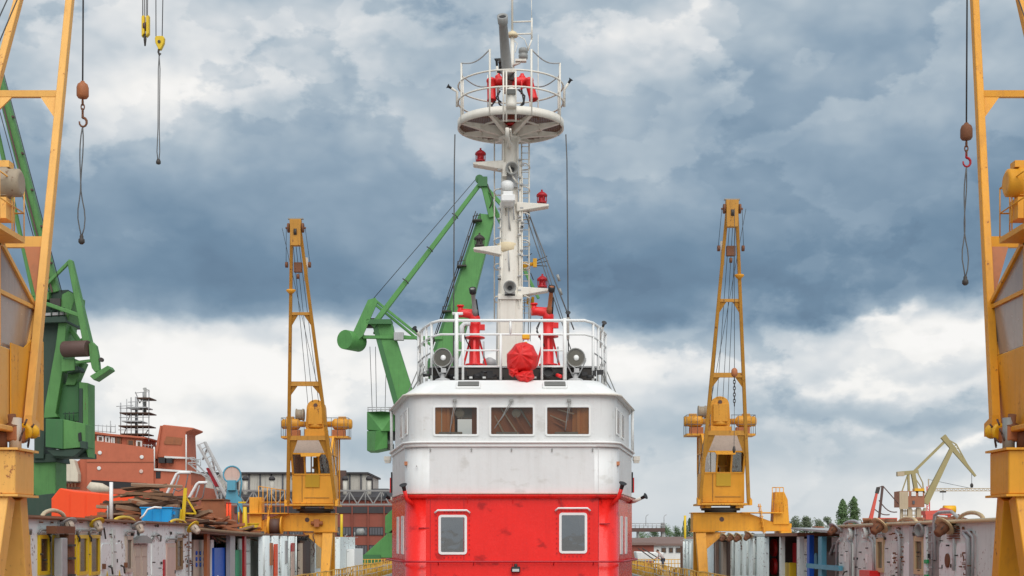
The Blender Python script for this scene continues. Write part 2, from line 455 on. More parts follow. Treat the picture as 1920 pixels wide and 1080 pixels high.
# ================================================================ ground, dock
m = MB()
hx, y0, y1, B = 17.6, 8.0, 128.0, 9000.0
m.add([(-B, -B, -1), (B, -B, -1), (B, B, -1), (-B, B, -1), (-hx, y0, -1), (hx, y0, -1), (hx, y1, -1), (-hx, y1, -1)],
      [(0, 1, 5, 4), (1, 2, 6, 5), (2, 3, 7, 6), (3, 0, 4, 7)])
struct(m.build('ground', 'concrete'))
struct(MB().bx(-hx, hx, y0, y1, -8.6, -8.0).build('dock_floor', 'stone_deck'))
for sgn in (-1, 1):
    a, b = sorted((sgn * 10.2, sgn * (hx + .01)))
    struct(MB().bx(a, b, y0, y1, -8.0, 0.0).build('dock_walkway', 'stone_deck'))

# ================================================================ the fireboat
YB = 38.0
boat = thing('fireboat', 'red and white fireboat with tall white mast standing in the dock', 'ship', (0, 44, -7.5))
def outline(hwf, hwb, yf, ym, yb, r, n=7):
    """half-plan of a house: back left, side, rounded front corner, front, mirrored"""
    A, C, D = V((-hwb, ym)), V((-hwf, yf)), V((0, yf))
    p0 = C + (A - C).normalized() * r; p2 = C + (D - C).normalized() * r
    arc = []
    for i in range(n + 1):
        t = i / n; arc.append(p0 * (1 - t) ** 2 + C * 2 * t * (1 - t) + p2 * t * t)
    left = [V((-hwb, yb)), A] + arc
    return left + [V((-p.x, p.y)) for p in reversed(left)]
def loft(m, lo, hi, smooth_all=False, cap_lo=False, cap_hi=True, skip_front=False):
    """lo, hi: lists of 3-D points"""
    n = len(lo)
    for i in range(n):
        j = (i + 1) % n
        if skip_front and i == n // 2 - 1: continue
        m.add([lo[i], lo[j], hi[j], hi[i]], [(0, 1, 2, 3)], smooth_all or (2 <= i < n // 2 - 1) or (n // 2 <= i < n - 3))
    if cap_hi: m.add(hi, [tuple(range(n))])
    if cap_lo: m.add(lo, [tuple(range(n))[::-1]])
def at_z(pl, z): return [V((p.x, p.y, z)) for p in pl]
def grid_wall(m, x0, x1, z0, z1, y, holes):
    xs = sorted({x0, x1, *[h[0] for h in holes], *[h[1] for h in holes]}); zs = sorted({z0, z1, *[h[2] for h in holes], *[h[3] for h in holes]})
    for a, b in zip(xs, xs[1:]):
        for c, d in zip(zs, zs[1:]):
            mx, mz = (a + b) / 2, (c + d) / 2
            if any(h[0] < mx < h[1] and h[2] < mz < h[3] for h in holes): continue
            m.add([(a, y, c), (b, y, c), (b, y, d), (a, y, d)], [(0, 1, 2, 3)])
def round_frame(m, x0, x1, z0, z1, y, t, d, r):
    """rounded rectangular frame round an opening (opening = x0..x1, z0..z1), proud by d towards -Y"""
    def ring(e, rr):
        pts = []
        for cx, cz, a0 in ((x1 + e - rr, z1 + e - rr, 0), (x0 - e + rr, z1 + e - rr, 90), (x0 - e + rr, z0 - e + rr, 180), (x1 + e - rr, z0 - e + rr, 270)):
            for k in range(5):
                a = R(a0 + 90 * k / 4); pts.append((cx + rr * math.cos(a), cz + rr * math.sin(a)))
        return pts
    inn, out_ = ring(-0.012, r * .5), ring(t, r + t * .4); n = len(inn)
    vs = [(x, y - d, z) for x, z in inn] + [(x, y - d, z) for x, z in out_] + [(x, y, z) for x, z in out_] + [(x, y + .05, z) for x, z in inn]
    fs = []
    for i in range(n):
        j = (i + 1) % n
        fs += [(i, j, n + j, n + i), (n + i, n + j, 2 * n + j, 2 * n + i), (j, i, 3 * n + i, 3 * n + j)]
    m.add(vs, fs)
k = YB / F
zz = lambda py: PZ(py, YB)
xx = lambda px: PX(px, YB)
Z_ROOF, Z_BAND, Z_RED, Z_LOW = zz(741), zz(829), zz(927), -1.2
# --- wheelhouse
o_w = outline(2.74, 3.5, YB, 42.6, 44.5, .55)
FX = 2.74 - .55
holesW = [(xx(815), xx(895), zz(815), zz(763)), (xx(920), xx(1000), zz(815), zz(763)), (xx(1025), xx(1105), zz(815), zz(763))]
m = MB(); loft(m, at_z(o_w, Z_BAND), at_z(o_w, Z_ROOF), cap_hi=False, skip_front=True)
n_ = len(o_w); m.f.pop(); m.s.pop(); m.v = m.v[:-4]      # the back wall is built with its own opening
grid_wall(m, -FX, FX, Z_BAND, Z_ROOF, YB, holesW)
grid_wall(m, -3.5, 3.5, Z_BAND, Z_ROOF, 44.5, [(PX(858, 44.5), PX(887, 44.5), PZ(822, 44.5), PZ(782, 44.5))])
wh = m.build('wheelhouse', 'white', boat)
# plating seams and rivets on the wheelhouse front
m = MB()
for px in (905, 1012):
    m.bx(xx(px) - .008, xx(px) + .008, YB - .006, YB + .01, Z_BAND + .08, Z_ROOF - .04)
m.stuff('seam', 'white', wh)
for i, h in enumerate(holesW):
    m = MB(); round_frame(m, h[0], h[1], h[2], h[3], YB, .042, .028, .05)
    fr = m.build('window', 'white_clean', boat)
    MB().bx(h[0] - .01, h[1] + .01, YB + .03, YB + .036, h[2] - .01, h[3] + .01).build('pane', 'glass_clear', fr)
    # wiper: motor box, arm, parallel arm, blade
    px0 = (852, 958, 1066)[i]; tip = ((846, 795), (937, 789), (1062, 790))[i]
    m = MB(); a = V((xx(px0 + 1), YB - .09, zz(751))); b = V((xx(tip[0]), YB - .07, zz(tip[1])))
    m.box(a + V((0, .04, 0)), (.10, .09, .06)); m.tube([a, b], .013, 5); m.tube([a + V((.05, 0, 0)), b + V((.03, 0, 0))], .008, 5)
    dv = V((.55, 0, .83)) if i == 1 else V((.12, 0, 1)); dv.normalize()
    m.tube([b - dv * .25, b + dv * .25], .015, 5)
    m.build('wiper', 'grey_metal', fr)
    m = MB()
    for j in range(12):
        u = h[0] - .10 + (h[1] - h[0] + .20) * j / 11
        for z in (h[2] - .10, h[3] + .10): m.ball((u, YB, z), .012, 5)
    for j in range(1, 7):
        z = h[2] - .1 + (h[3] - h[2] + .2) * j / 7
        for x in (h[0] - .10, h[1] + .10): m.ball((x, YB, z), .012, 5)
    m.stuff('rivets', 'white_clean', fr)
# side windows (narrow in this view)
for sgn in (-1, 1):
    for t in (.18, .5):
        a, b = V((-2.74, YB)), V((-3.5, 42.6)); c = a.lerp(b, t); d = (b - a).normalized(); nr = V((-d.y, d.x))
        if nr.x > 0: nr = -nr
        nr3 = V((nr.x * (1 if sgn < 0 else -1), nr.y, 0)); c3 = V((c.x * (1 if sgn < 0 else -1), c.y, zz(787)))
        window(boat, c3, nr3, .85, .72, 'white_clean', 'glass_brown', .05, .03)
# wheelhouse interior: floor, ceiling, wooden lining, console
m = MB(); m.bx(-2.9, 2.9, YB + .3, 44.3, Z_BAND - .6, Z_BAND - .5); m.build('cabin_floor', 'interior_dark', wh)
m = MB(); m.bx(-2.6, 2.6, YB + .12, 44.4, Z_ROOF - .09, Z_ROOF - .03); m.build('cabin_ceiling', 'interior_wood', wh)
m = MB()
wx0, wx1, wz0, wz1 = PX(858, 44.4), PX(887, 44.4), PZ(824, 44.4), PZ(780, 44.4)
for a, b, c, d in ((-3.3, wx0, Z_BAND - .5, Z_ROOF - .1), (wx1, 3.3, Z_BAND - .5, Z_ROOF - .1), (wx0, wx1, Z_BAND - .5, wz0), (wx0, wx1, wz1, Z_ROOF - .1)):
    m.bx(a, b, 44.30, 44.40, c, d)
m.build('lining', 'interior_wood', wh)
for pts, mt in (([(812, 38.14), (852, 38.36)], 'interior_wood'), ([(1074, 38.36), (1109, 38.14)], 'interior_wood'), ([(917, 38.16), (972, 38.42)], 'interior_dark'), ([(972, 38.42), (1004, 38.2)], 'interior_dark'), ([(1021, 38.16), (1076, 38.44)], 'interior_dark'), ([(887, 38.4), (899, 38.16)], 'interior_dark')):
    (pa, ya), (pb, yb_) = pts
    a_, b_ = V((PX(pa, ya), ya, 0)), V((PX(pb, yb_), yb_, 0)); n = (b_ - a_).cross(Zup).normalized() * .04
    MB().prism([a_ + V((0, 0, Z_BAND - .3)), b_ + V((0, 0, Z_BAND - .3)), b_ + V((0, 0, Z_ROOF - .12)), a_ + V((0, 0, Z_ROOF - .12))], n).build('reflection_panel', mt, wh)  # wood-coloured panels just behind the glass, standing in for its brown reflections
for px, w_ in ((826, 3), (838, 5), (848, 4), (1082, 5), (1094, 4)):
    MB().bx(PX(px, 38.2), PX(px + w_, 38.2), 38.18, 38.23, Z_BAND - .3, Z_ROOF - .12).build('lining_post', 'interior_wood' if w_ > 3 else 'curtain', wh)
for i, (pa, pb) in enumerate((((940, 766), (972, 815)), ((958, 766), (988, 815)), ((926, 775), (946, 815)), ((976, 768), (996, 800)), ((1030, 778), (1062, 792)), ((1034, 790), (1070, 806)), ((1046, 768), (1076, 776)))):
    MB().beam(P(pa[0], pa[1], 38.22), P(pb[0], pb[1], 38.14), .09, .03).build('blind_fold', ('beige', 'interior_dark', 'beige', 'grey_metal', 'beige', 'interior_dark', 'beige')[i], wh)
m = MB()
for px, py in ((968, 775), (862, 775)): m.lathe([(.12, 0), (.10, .1)], P(px, py, 38.15), (0, 1, 0), 14)
m.stuff('instrument', 'grey_metal', wh)
m = MB()
for px in (845, 952, 1062):
    c = P(px, 812, 38.2); m.box(c, (.62, .2, .05)); m.box(c + V((0, .1, -.15)), (.5, .2, .28))
m.stuff('console', 'grey_metal', wh)
# --- ledge between wheelhouse and white house
o_b = outline(2.83, 3.62, YB - .09, 42.6, 44.6, .58)
m = MB(); loft(m, at_z(o_b, Z_BAND - .13), at_z(o_b, Z_BAND), cap_lo=True)
m.build('ledge', 'white_clean', boat, .012)
m = MB(); m.tube([V((p.x * 1.008, p.y - .02, Z_BAND - .01)) for p in o_b[:len(o_b)]], .032, 6); m.build('bead', 'white_clean', boat)
for sgn in (-1, 1):
    MB().cyl((sgn * 3.60, 42.5, Z_BAND), (sgn * 3.60, 42.5, Z_ROOF), .045, 8).build('roof_post', 'white_clean', boat)
# --- white deckhouse
o_d = outline(2.80, 3.58, YB - .03, 42.6, 48, .6)
m = MB(); loft(m, at_z(o_d, Z_RED), at_z(o_d, Z_BAND - .13), cap_hi=True)
dh = m.build('deckhouse', 'white', boat)
m = MB()
for px in (807, 884, 959, 1035, 1111): m.cyl(P(px, 843, YB), P(px, 843, YB - .05) + V((0, 0, .01)), .025, 6); m.box(P(px, 845, YB - .05), (.03, .03, .05))
m.cyl(P(781, 874, YB), P(781, 874, YB - .06), .018, 6)
m.stuff('eye_bolt', 'grey_metal', dh)
m = MB()
for px in (1122, 1003, 806): m.bx(xx(px) - .006, xx(px) + .006, YB - .036, YB, Z_RED + .02, Z_BAND - .14)
m.stuff('seam', 'white', dh)
# side lights boxes and side slots
for sgn in (-1, 1):
    c = V((sgn * 3.75, 42.9, PZ(860, 42.9)))
    m = MB(); m.box(c, (.20, .26, .13)); m.bx(c.x - .08, c.x + .08, c.y - .11, c.y + .11, c.z - .13, c.z - .064)
    m.build('side_lamp', 'mast_white', dh)
    m = MB(); m.box((sgn * 3.62, 43.6, PZ(905, 43.6)), (.14, .5, .62)); m.build('side_hatch', 'black', dh)
    MB().box((sgn * 3.70, 43.55, PZ(910, 43.6)), (.06, .3, .45)).build('side_hatch', 'red_gear', dh)
# --- red ledge and red house
o_r = outline(2.90, 3.70, YB - .16, 42.7, 52, .62)
m = MB(); lo = outline(2.84, 3.64, YB - .10, 42.7, 52, .62)
loft(m, at_z(lo, Z_RED - .11), at_z(o_r, Z_RED - .05), cap_lo=True, cap_hi=False); loft(m, at_z(o_r, Z_RED - .05), at_z(o_r, Z_RED + .01), cap_hi=True)
m.build('red_ledge', 'red', boat)
m = MB(); m.tube([V((p.x, p.y - .01, Z_RED + .02)) for p in o_r[1:-1]], .02, 6); m.build('bead', 'pink', boat)
o_h = outline(2.80, 3.60, YB - .03, 42.7, 52, .5)
holesR = [(xx(826), xx(872), zz(1036), zz(969)), (xx(1052), xx(1097), zz(1034), zz(965))]
m = MB(); loft(m, at_z(o_h, Z_LOW), at_z(o_h, Z_RED - .10), cap_hi=True, skip_front=True)
grid_wall(m, -2.3, 2.3, Z_LOW, Z_RED - .10, YB - .03, holesR)
rh = m.build('red_house', 'red', boat)
for i, h in enumerate(holesR):
    m = MB(); round_frame(m, h[0], h[1], h[2], h[3], YB - .03, .052, .035, .06)
    fr = m.build('window', 'white_clean', boat)
    MB().bx(h[0] - .01, h[1] + .01, YB, YB + .006, h[2] - .01, h[3] + .01).build('pane', 'glass_grey', fr)
    m = MB(); zt = zz(957 if i == 0 else 953); cx = (h[0] + h[1]) / 2 - .01; w_ = .47
    m.tube([(cx - w_, YB - .07, zt - .07), (cx - w_ + .08, YB - .10, zt), (cx + w_ - .08, YB - .10, zt), (cx + w_, YB - .07, zt - .07)], .028, 6)
    m.build('visor', 'white_clean', fr)
    m = MB()
    for j in range(9):
        z = h[2] - .04 + (h[3] - h[2] + .08) * j / 8
        for x in (h[0] - .115, h[1] + .115): m.cyl((x, YB - .03, z), (x, YB - .065, z), .016, 6)
    for j in range(1, 6):
        x = h[0] + (h[1] - h[0]) * j / 6
        for z in (h[2] - .125, h[3] + .125): m.cyl((x, YB - .03, z), (x, YB - .065, z), .016, 6)
    m.stuff('bolts', 'red_lamp', fr)
    MB().bx(h[0] - .3, h[1] + .3, YB + .9, YB + .95, h[2] - .3, h[3] + .4).build('cabin_back', 'grey_metal', fr)
    m = MB()
    for j in range(5):
        s_ = (1 if i == 0 else -1); xa = (h[0] if i == 0 else h[1]) + s_ * (.02 + .035 * j)
        m.tube([(xa, YB + .10, h[3] + .1), (xa - s_ * .012 * j, YB + .12, (h[2] + h[3]) / 2), (xa - s_ * .03 * j, YB + .10, h[2])], .024, 5)
    m.build('curtain', 'curtain', fr)
# plates and seams on the red front
m = MB()
for px in (807, 870, 1052, 1122): m.bx(xx(px) - .007, xx(px) + .007, YB - .038, YB - .02, zz(1050), Z_RED - .12)
m.bx(xx(785), xx(805), YB - .038, YB - .02, zz(991), zz(989)); m.bx(xx(1124), xx(1144), YB - .038, YB - .02, zz(983), zz(981))
for px in (808, 961, 1122): m.bx(xx(px) - .007, xx(px) + .007, YB - .038, YB - .02, Z_LOW, zz(1056))
m.stuff('seam', 'red_lamp', rh)
m = MB()
for px in (802, 876, 961, 1048, 1128): m.prism([(xx(px), YB - .03, Z_RED - .10), (xx(px), YB - .12, Z_RED - .10), (xx(px), YB - .03, Z_RED - .26)], (.012, 0, 0))
m.stuff('bracket', 'red', rh)
m = MB(); o_q = outline(2.92, 3.75, YB - .15, 42.7, 50, .55)
m.tube([V((p.x, p.y, zz(1053))) for p in o_q], .03, 6)
for px in (822, 888, 1038, 1112): m.cyl((xx(px), YB - .15, zz(1053)), (xx(px), YB - .02, zz(1060)), .014, 5)
m.build('grab_rail', 'red_lamp', rh)
for sgn in (-1, 1):     # vents and white window strips on the flanks
    for t, w_ in ((.25, .55), (.55, .5)):
        a, b = V((-2.80, YB - .03)), V((-3.60, 42.7)); c = a.lerp(b, t); d = (b - a).normalized(); nr = V((-d.y, d.x)); nr = nr if nr.x < 0 else -nr
        window(boat, V((c.x * (-sgn), c.y, zz(1003))), V((nr.x * (-sgn), nr.y, 0)), w_, 1.05, 'white_clean', 'white', .08, .03)
# lamp under the rail
m = MB(); c = P(967, 1068, YB - .10); m.box(c, (.24, .16, .16)); m.cyl(c + V((0, -.03, .03)), c + V((0, -.03, .16)), .05, 8)
lp = m.build('bow_lamp', 'black', boat, .02); MB().bx(c.x - .09, c.x + .09, c.y - .092, c.y - .082, c.z - .05, c.z + .02).build('lens', 'lens', lp)
# --- spray nozzles with flared black tips
def nozzle(base, tip, parent, elbow=None, mat='red_lamp', s=1.0, name='spray_nozzle'):
    base, tip = V(base), V(tip); d = (tip - base).normalized(); L = (tip - base).length
    m = MB(); pts = ([V(elbow)] if elbow is not None else []) + [base, base + d * L * .6]
    m.tube(pts, .05 * s, 8); nz = m.build(name, mat, parent)
    MB().lathe([(.042 * s, L * .55), (.05 * s, L * .75), (.05 * s, L * .86), (.10 * s, L)], base, d, 10).build('tip', 'black', nz)
    return nz
nozzle(P(762, 935, 37.9), P(756, 909, 37.7), boat, P(775, 946, 37.95), 'red', 1.1)
nozzle(P(1160, 932, 37.9), P(1168, 906, 37.7), boat, P(1147, 946, 37.95), 'red', 1.1)
nozzle(P(1190, 940, 41.5), P(1211, 930, 41.3), boat, P(1180, 942, 42), 'mast_white', 1.0)
nozzle(P(745, 940, 41.5), P(722, 930, 41.3), boat, P(752, 945, 42), 'mast_white', 1.0)
# hull below (out of the frame, in the dock)
m = MB(); sec = []
for y, hw in ((33, .3), (36, 2.6), (40, 4.0), (60, 4.3), (64, 3.6)):
    sec.append([(-hw, y, Z_LOW + .1), (-hw * .95, y, -4), (-hw * .5, y, -6.9), (0, y, -7.4), (hw * .5, y, -6.9), (hw * .95, y, -4), (hw, y, Z_LOW + .1)])
for a, b in zip(sec, sec[1:]):
    for i in range(6): m.add([a[i], a[i + 1], b[i + 1], b[i]], [(0, 1, 2, 3)], True)
    m.add([a[0], a[6], b[6], b[0]], [(0, 1, 2, 3)])
m.build('hull', 'red', boat)
m = MB()
for y in range(38, 63, 4): m.bx(-.6, .6, y - .5, y + .5, -8.0, -7.38)
m.build('keel_skid', 'wood_dark', boat)
# --- sloping roof and upper platform
o0 = outline(2.84, 3.64, YB - .10, 42.7, 44.7, .58); o1 = outline(2.35, 3.05, YB + .95, 42.7, 44.6, .5)
zr1 = PZ(713, YB + .95)
m = MB(); loft(m, at_z(o0, Z_ROOF), at_z(o0, Z_ROOF + .05), cap_lo=True, cap_hi=False); loft(m, at_z(o0, Z_ROOF + .05), at_z(o1, zr1), cap_hi=True)
roof = m.build('roof', 'white_clean', boat)
m = MB(); m.tube([V((p.x * 1.004, p.y - .012, Z_ROOF + .02)) for p in o0[1:-1]], .035, 6); m.build('roof_edge', 'mast_white', roof)
n_slope = V((0, -(zr1 - Z_ROOF - .05), 1.05)).normalized()
sl_dir = V((0, 1.05, zr1 - Z_ROOF - .05)).normalized()
for px in (879, 1040):
    t = .52; c = V((PX(px, 38.7), YB - .10 + 1.05 * t, Z_ROOF + .05 + (zr1 - Z_ROOF - .05) * t))
    rot = Matrix((V((1, 0, 0)), sl_dir, n_slope)).transposed()
    m = MB()
    m.box(c + n_slope * .03, (.66, .50, .06), rot); vent = m.build('roof_vent', 'white_clean', roof, .01)
    MB().box(c + n_slope * .05, (.57, .38, .05), rot).build('grille', 'grille', vent)
    m = MB()
    for j in range(5): m.box(c + n_slope * .08 + sl_dir * (-.15 + .075 * j), (.55, .02, .02), rot)
    m.build('slat', 'grey_metal', vent)
YT = 40.2
m = MB(); m.bx(PX(808, YT), PX(1118, YT), YT, 45, zr1 - .3, PZ(690, YT)); plat = m.build('upper_deck', 'dark', boat, .02)
m = MB(); m.bx(PX(806, YT), PX(1120, YT), YT - .03, 45.05, PZ(689.5, YT), PZ(686.5, YT)); m.build('deck_edge', 'galv', plat)
m = MB()     # dark gear stowed along the front of the deck
random.seed(3)
for px in range(800, 1130, 9):
    if 940 < px < 1010: continue
    c = P(px + random.uniform(-3, 3), random.uniform(697, 709), 39.95 + random.uniform(-.1, .1))
    if random.random() < .5: m.box(c, (random.uniform(.06, .2), .15, random.uniform(.05, .22)))
    else: m.cyl(c - V((.08, 0, 0)), c + V((.12, 0, 0)), random.uniform(.03, .06), 7)
m.stuff('deck_gear', 'black', plat)
m = MB()
for px in (797, 850, 880, 905, 1000, 1075, 1112): m.cyl(P(px, 708, 39.9), P(px + 6, 708, 39.9), .03, 6)
m.stuff('deck_fitting', 'white_clean', plat)
MB().lathe([(.13, 0), (.16, .02), (.16, .10), (.12, .12), (.12, .02)], P(1028, 698, 39.7), (0, -1, .1), 14).build('hose_port', 'black', plat)
MB().cyl(P(1044, 703, 39.6), P(1052, 706, 39.5), .05, 8).build('valve_wheel', 'red_gear', plat)
# --- railing round the upper deck
YR = 39.55
# plan of the railing in metres, used at every height
def rail_plan(z):
    xs = [(-2.78, 43.6), (-2.78, 42.2), (-2.52, 40.9), (-2.26, 40.0), (PX(826, YR), YR), (PX(1096, YR), YR), (2.28, 40.0), (2.52, 40.9), (2.78, 42.2), (2.78, 43.6)]
    return [V((x, y, z)) for x, y in xs]
zt = [PZ(601, YR), PZ(627, YR), PZ(657, YR), PZ(687, YR)]
rl = MB().tube(rail_plan(zt[0]), .042, 8).build('railing', 'white_clean', boat)
MB().tube(rail_plan(zt[1]), .030, 8).build('mid_rail', 'white_clean', rl)
for zi in (2, 3):
    pl = rail_plan(zt[zi])
    MB().tube(pl[:4], .022, 6).build('low_rail', 'galv', rl); MB().tube(pl[-4:], .022, 6).build('low_rail', 'galv', rl)
    for a, b in ((857, 939), (1016, 1059)):
        MB().tube([P(a, (657, 687)[zi - 2], YR), P(b, (657, 687)[zi - 2], YR)], .026, 6).build('low_rail', 'white_clean', rl)
for px, top, r in ((856, 588, .055), (868, 627, .035), (939, 627, .035), (957, 601, .035), (1016, 627, .035), (1059, 597, .055)):
    bot = {957: 627}.get(px, 712)
    MB().cyl(P(px, bot, YR), P(px, top, YR), r, 8).build('post', 'white_clean', rl)
for x, y in ((-2.26, 40.0), (-2.45, 40.65), (-2.62, 41.4), (-2.78, 42.2), (-2.78, 43.4), (2.28, 40.0), (2.46, 40.65), (2.63, 41.4), (2.78, 42.2), (2.78, 43.4)):
    MB().cyl((x, y, zr1 - .12), (x, y, zt[0]), .038, 8).build('post', 'white_clean', rl)
MB().tube([P(848, 588, YR), P(868, 588, YR)], .04, 8).build('cross_bar', 'white_clean', rl)
m = MB()
for sgn in (-1, 1):
    m.tube([(sgn * 2.6, 41.2, zt[3]), (sgn * 3.15, 42.0, Z_ROOF + .2)], .02, 5)
    m.tube([(sgn * 2.70, 42.2, zt[2]), (sgn * 3.25, 42.4, Z_ROOF + .15)], .016, 5)
    for j in range(3): m.tube([(sgn * 2.6, 41.3 + .5 * j, zt[2] - .1), (sgn * 2.75, 41.6 + .5 * j, zt[3] - .15)], .016, 5)
m.stuff('stay', 'grey_metal', rl)
for t_, b_ in (((777, 615), (789, 632)), ((1133, 605), (1127, 622)), ((1065, 586), (1065, 606))):
    nozzle(P(*b_, 41.6), P(*t_, 41.3), boat, P(b_[0], b_[1] + 30, 41.7), 'mast_white', .8)
# --- searchlights
def searchlight(px, py, turn):
    sp = MB(); c = P(px, py, 39.75); d = V((turn, -1, .05)).normalized()
    sp.lathe([(.16, -.34), (.24, -.26), (.26, -.02), (.275, 0), (.275, .05), (.245, .05), (.245, .0)], c, d, 20)
    o = sp.build('searchlight', 'grey_metal', boat)
    MB().lathe([(.0, -.08), (.12, -.05), (.24, .01)], c, d, 20, False).build('reflector', 'alu', o)
    MB().lathe([(.245, .028), (.0, .03)], c, d, 20, False).build('lens', 'glass_clear', o)
    MB().ball(c + d * .0 + V((.02, 0, .0)), .085, 10).build('bulb', 'white_box', o)
    m = MB(); s = d.cross(Zup).normalized(); b = c + V((0, 0, -.56))
    for q in (-1, 1): m.tube([c + s * q * .29, c + s * q * .29 + V((0, 0, -.08)), b + s * q * .05], .02, 6)
    m.tube([c + s * .1 + V((0, -.1, -.24)), b + V((.12, -.05, .16)), b + V((-.1, -.08, .12))], .016, 5)
    m.box(c + V((.03, -.05, -.36)), (.14, .1, .12))
    m.lathe([(.24, -.10), (.20, -.04), (.07, 0), (.06, .12)], b, (0, 0, 1), 14)
    m.build('yoke', 'galv', o)
searchlight(830, 671, -.18); searchlight(1079, 671, .12)
# --- fire monitors on tripods
def monitor(px, base_py, top_py, Y, flip, tilt):
    zb, zt_ = PZ(base_py, Y), PZ(top_py, Y); x = PX(px, Y); h = zt_ - zb
    m = MB(); m.lathe([(.20, 0), (.17, .02), (.15, h * .45), (.20, h * .46), (.20, h * .50), (.15, h * .51), (.16, h * .70), (.19, h * .74)], (x, Y, zb), (0, 0, 1), 14)
    o = m.build('fire_monitor', 'red_gear', boat)
    m = MB()
    for a in (35, 145, 270):
        m.beam((x + .42 * math.cos(R(a)), Y + .42 * math.sin(R(a)), zb), (x + .14 * math.cos(R(a)), Y + .14 * math.sin(R(a)), zb + h * .5), .06, .05)
    m.pieces('leg', 'red_gear', o)
    m = MB(); m.lathe([(.30, 0), (.30, .04)], (x, Y, zb + h * .47), (0, 0, 1), 16)
    m.lathe([(.28, 0), (.28, .05)], (x, Y, zb), (0, 0, 1), 16); m.build('flange', 'red_gear', o)
    m = MB(); e = V((x, Y, zb + h * .72)); sgn = flip
    m.tube([e, e + V((0, 0, .16)), e + V((sgn * .10, 0, .30)), e + V((sgn * .34, -.02, .32)), e + V((sgn * .50, -.05, .30))], [.16, .17, .15, .13, .12], 12)
    m.cyl(e + V((sgn * .42, -.04, .2)), e + V((sgn * .42, -.04, .55)), .075, 10); m.lathe([(.11, 0), (.11, .05)], e + V((sgn * .42, -.04, .5)), (0, 0, 1), 10)
    m.box(e + V((-sgn * .2, 0, -.1)), (.2, .16, .16))
    m.build('elbow', 'red_gear', o)
    bd = V((tilt, -.75, 1.0)).normalized(); b0 = e + V((-sgn * .02, -.1, .26))
    m = MB(); m.lathe([(.085, 0), (.085, .16), (.065, .2), (.06, .68), (.085, .70), (.09, .84), (.07, .84), (.07, .75)], b0, bd, 12); br = m.build('barrel', 'grey_barrel' if px < 950 else 'rust_primer', o)
    MB().lathe([(.10, .70), (.105, .86), (.075, .86), (.072, .78)], b0, bd, 12).build('muzzle', 'black', br)
    m = MB(); m.cyl(b0 + V((sgn * -.1, .05, -.05)), b0 + bd * .5 + V((sgn * -.08, 0, 0)), .02, 6)
    for q in range(2): m.tube([e + V((sgn * .2, -.1, .1)), e + V((sgn * .35, -.15, -.2 - .1 * q)), e + V((sgn * .22, -.12, -.55)), e + V((sgn * .1, -.1, -.75))], .016, 5)
    m.build('hose', 'black', o)
    return o
mo = monitor(890, 686, 577, 42.0, -1, -.10)
MB().tube([P(866, 640, 41.6), P(866, 612, 41.6), P(872, 606, 41.6), P(882, 607, 41.6)], .075, 8).build('valve_pipe', 'white', mo)
monitor(1028, 686, 572, 42.0, -1, .10)
m = MB()
for px, py0, py1 in ((907, 640, 672), (1046, 650, 680), (1063, 660, 690), (853, 640, 700)): m.cyl(P(px, py1, 41.8), P(px, py0, 41.8), .03, 6)
m.lathe([(.05, 0), (.22, .05), (.20, .2), (.06, .28)], P(918, 688, 42.5), (0, 0, 1), 12)
m.build('deck_pipe', 'galv', plat)
# --- red tarpaulin tied over a piece of gear
def tarp(outl, ctr_, Yf, Yb, seed, name, parent, rings=((.42, .05), (.74, .16), (.93, .42))):
    """cloth hood pulled over a drum: facets radiating from a front point, creased, tucked behind"""
    random.seed(seed); n = len(outl) * 2; cx_, cy_ = ctr_; vs = [P(cx_, cy_, Yf)]; fs = []
    full = []
    for i in range(len(outl)):
        a, b = outl[i], outl[(i + 1) % len(outl)]; full += [a, ((a[0] + b[0]) / 2 + random.uniform(-.8, .8), (a[1] + b[1]) / 2 + random.uniform(-.8, .8))]
    lev = list(rings) + [(1.0, .75), (.97, 1.0)]
    for r, t in lev:
        for j, (x_, y_) in enumerate(full):
            e = .0 if r > .9 else .06
            rr = r * (1 + random.uniform(-e, e)); vs.append(P(cx_ + (x_ - cx_) * rr, cy_ + (y_ - cy_) * rr, Yf + (Yb - Yf) * t + (random.uniform(-.035, .035) + (.022 if j % 2 else -.022) if r < .99 else 0)))
    for j in range(n):
        l = (j + 1) % n; fs.append((0, 1 + j, 1 + l))
        for k_ in range(len(lev) - 1):
            o1_, o2_ = 1 + k_ * n, 1 + (k_ + 1) * n; fs += [(o1_ + j, o2_ + j, o2_ + l), (o1_ + j, o2_ + l, o1_ + l)]
    fs.append(tuple(1 + (len(lev) - 1) * n + j for j in range(n)))
    o = MB().add(vs, fs, True).build(name, 'tarp_red', parent)
    bv = o.modifiers.new('soft', 'BEVEL'); bv.width = .018; bv.segments = 2; bv.limit_method = 'ANGLE'; bv.angle_limit = R(6); bv.harden_normals = True
    return o
tp = tarp([(966, 645), (984, 641), (1000, 648), (1010, 668), (1006, 690), (990, 700), (960, 702), (951, 690), (950, 664)], (975, 664), 38.78, 39.45, 4, 'tarpaulin', boat)
tarp([(964, 703), (980, 695), (999, 694), (1003, 708), (990, 722), (974, 716)], (985, 706), 38.72, 39.1, 9, 'pouch', tp)
tarp([(953, 690), (972, 686), (974, 702), (962, 708), (954, 702)], (962, 697), 38.85, 39.3, 12, 'fold', tp)
m = MB(); m.box(P(986, 632, 39.3), (.21, .18, .13)); m.cyl(P(986, 641, 39.3), P(986, 655, 39.3), .05, 8); m.build('beacon', 'yellow_deep', boat, .02)

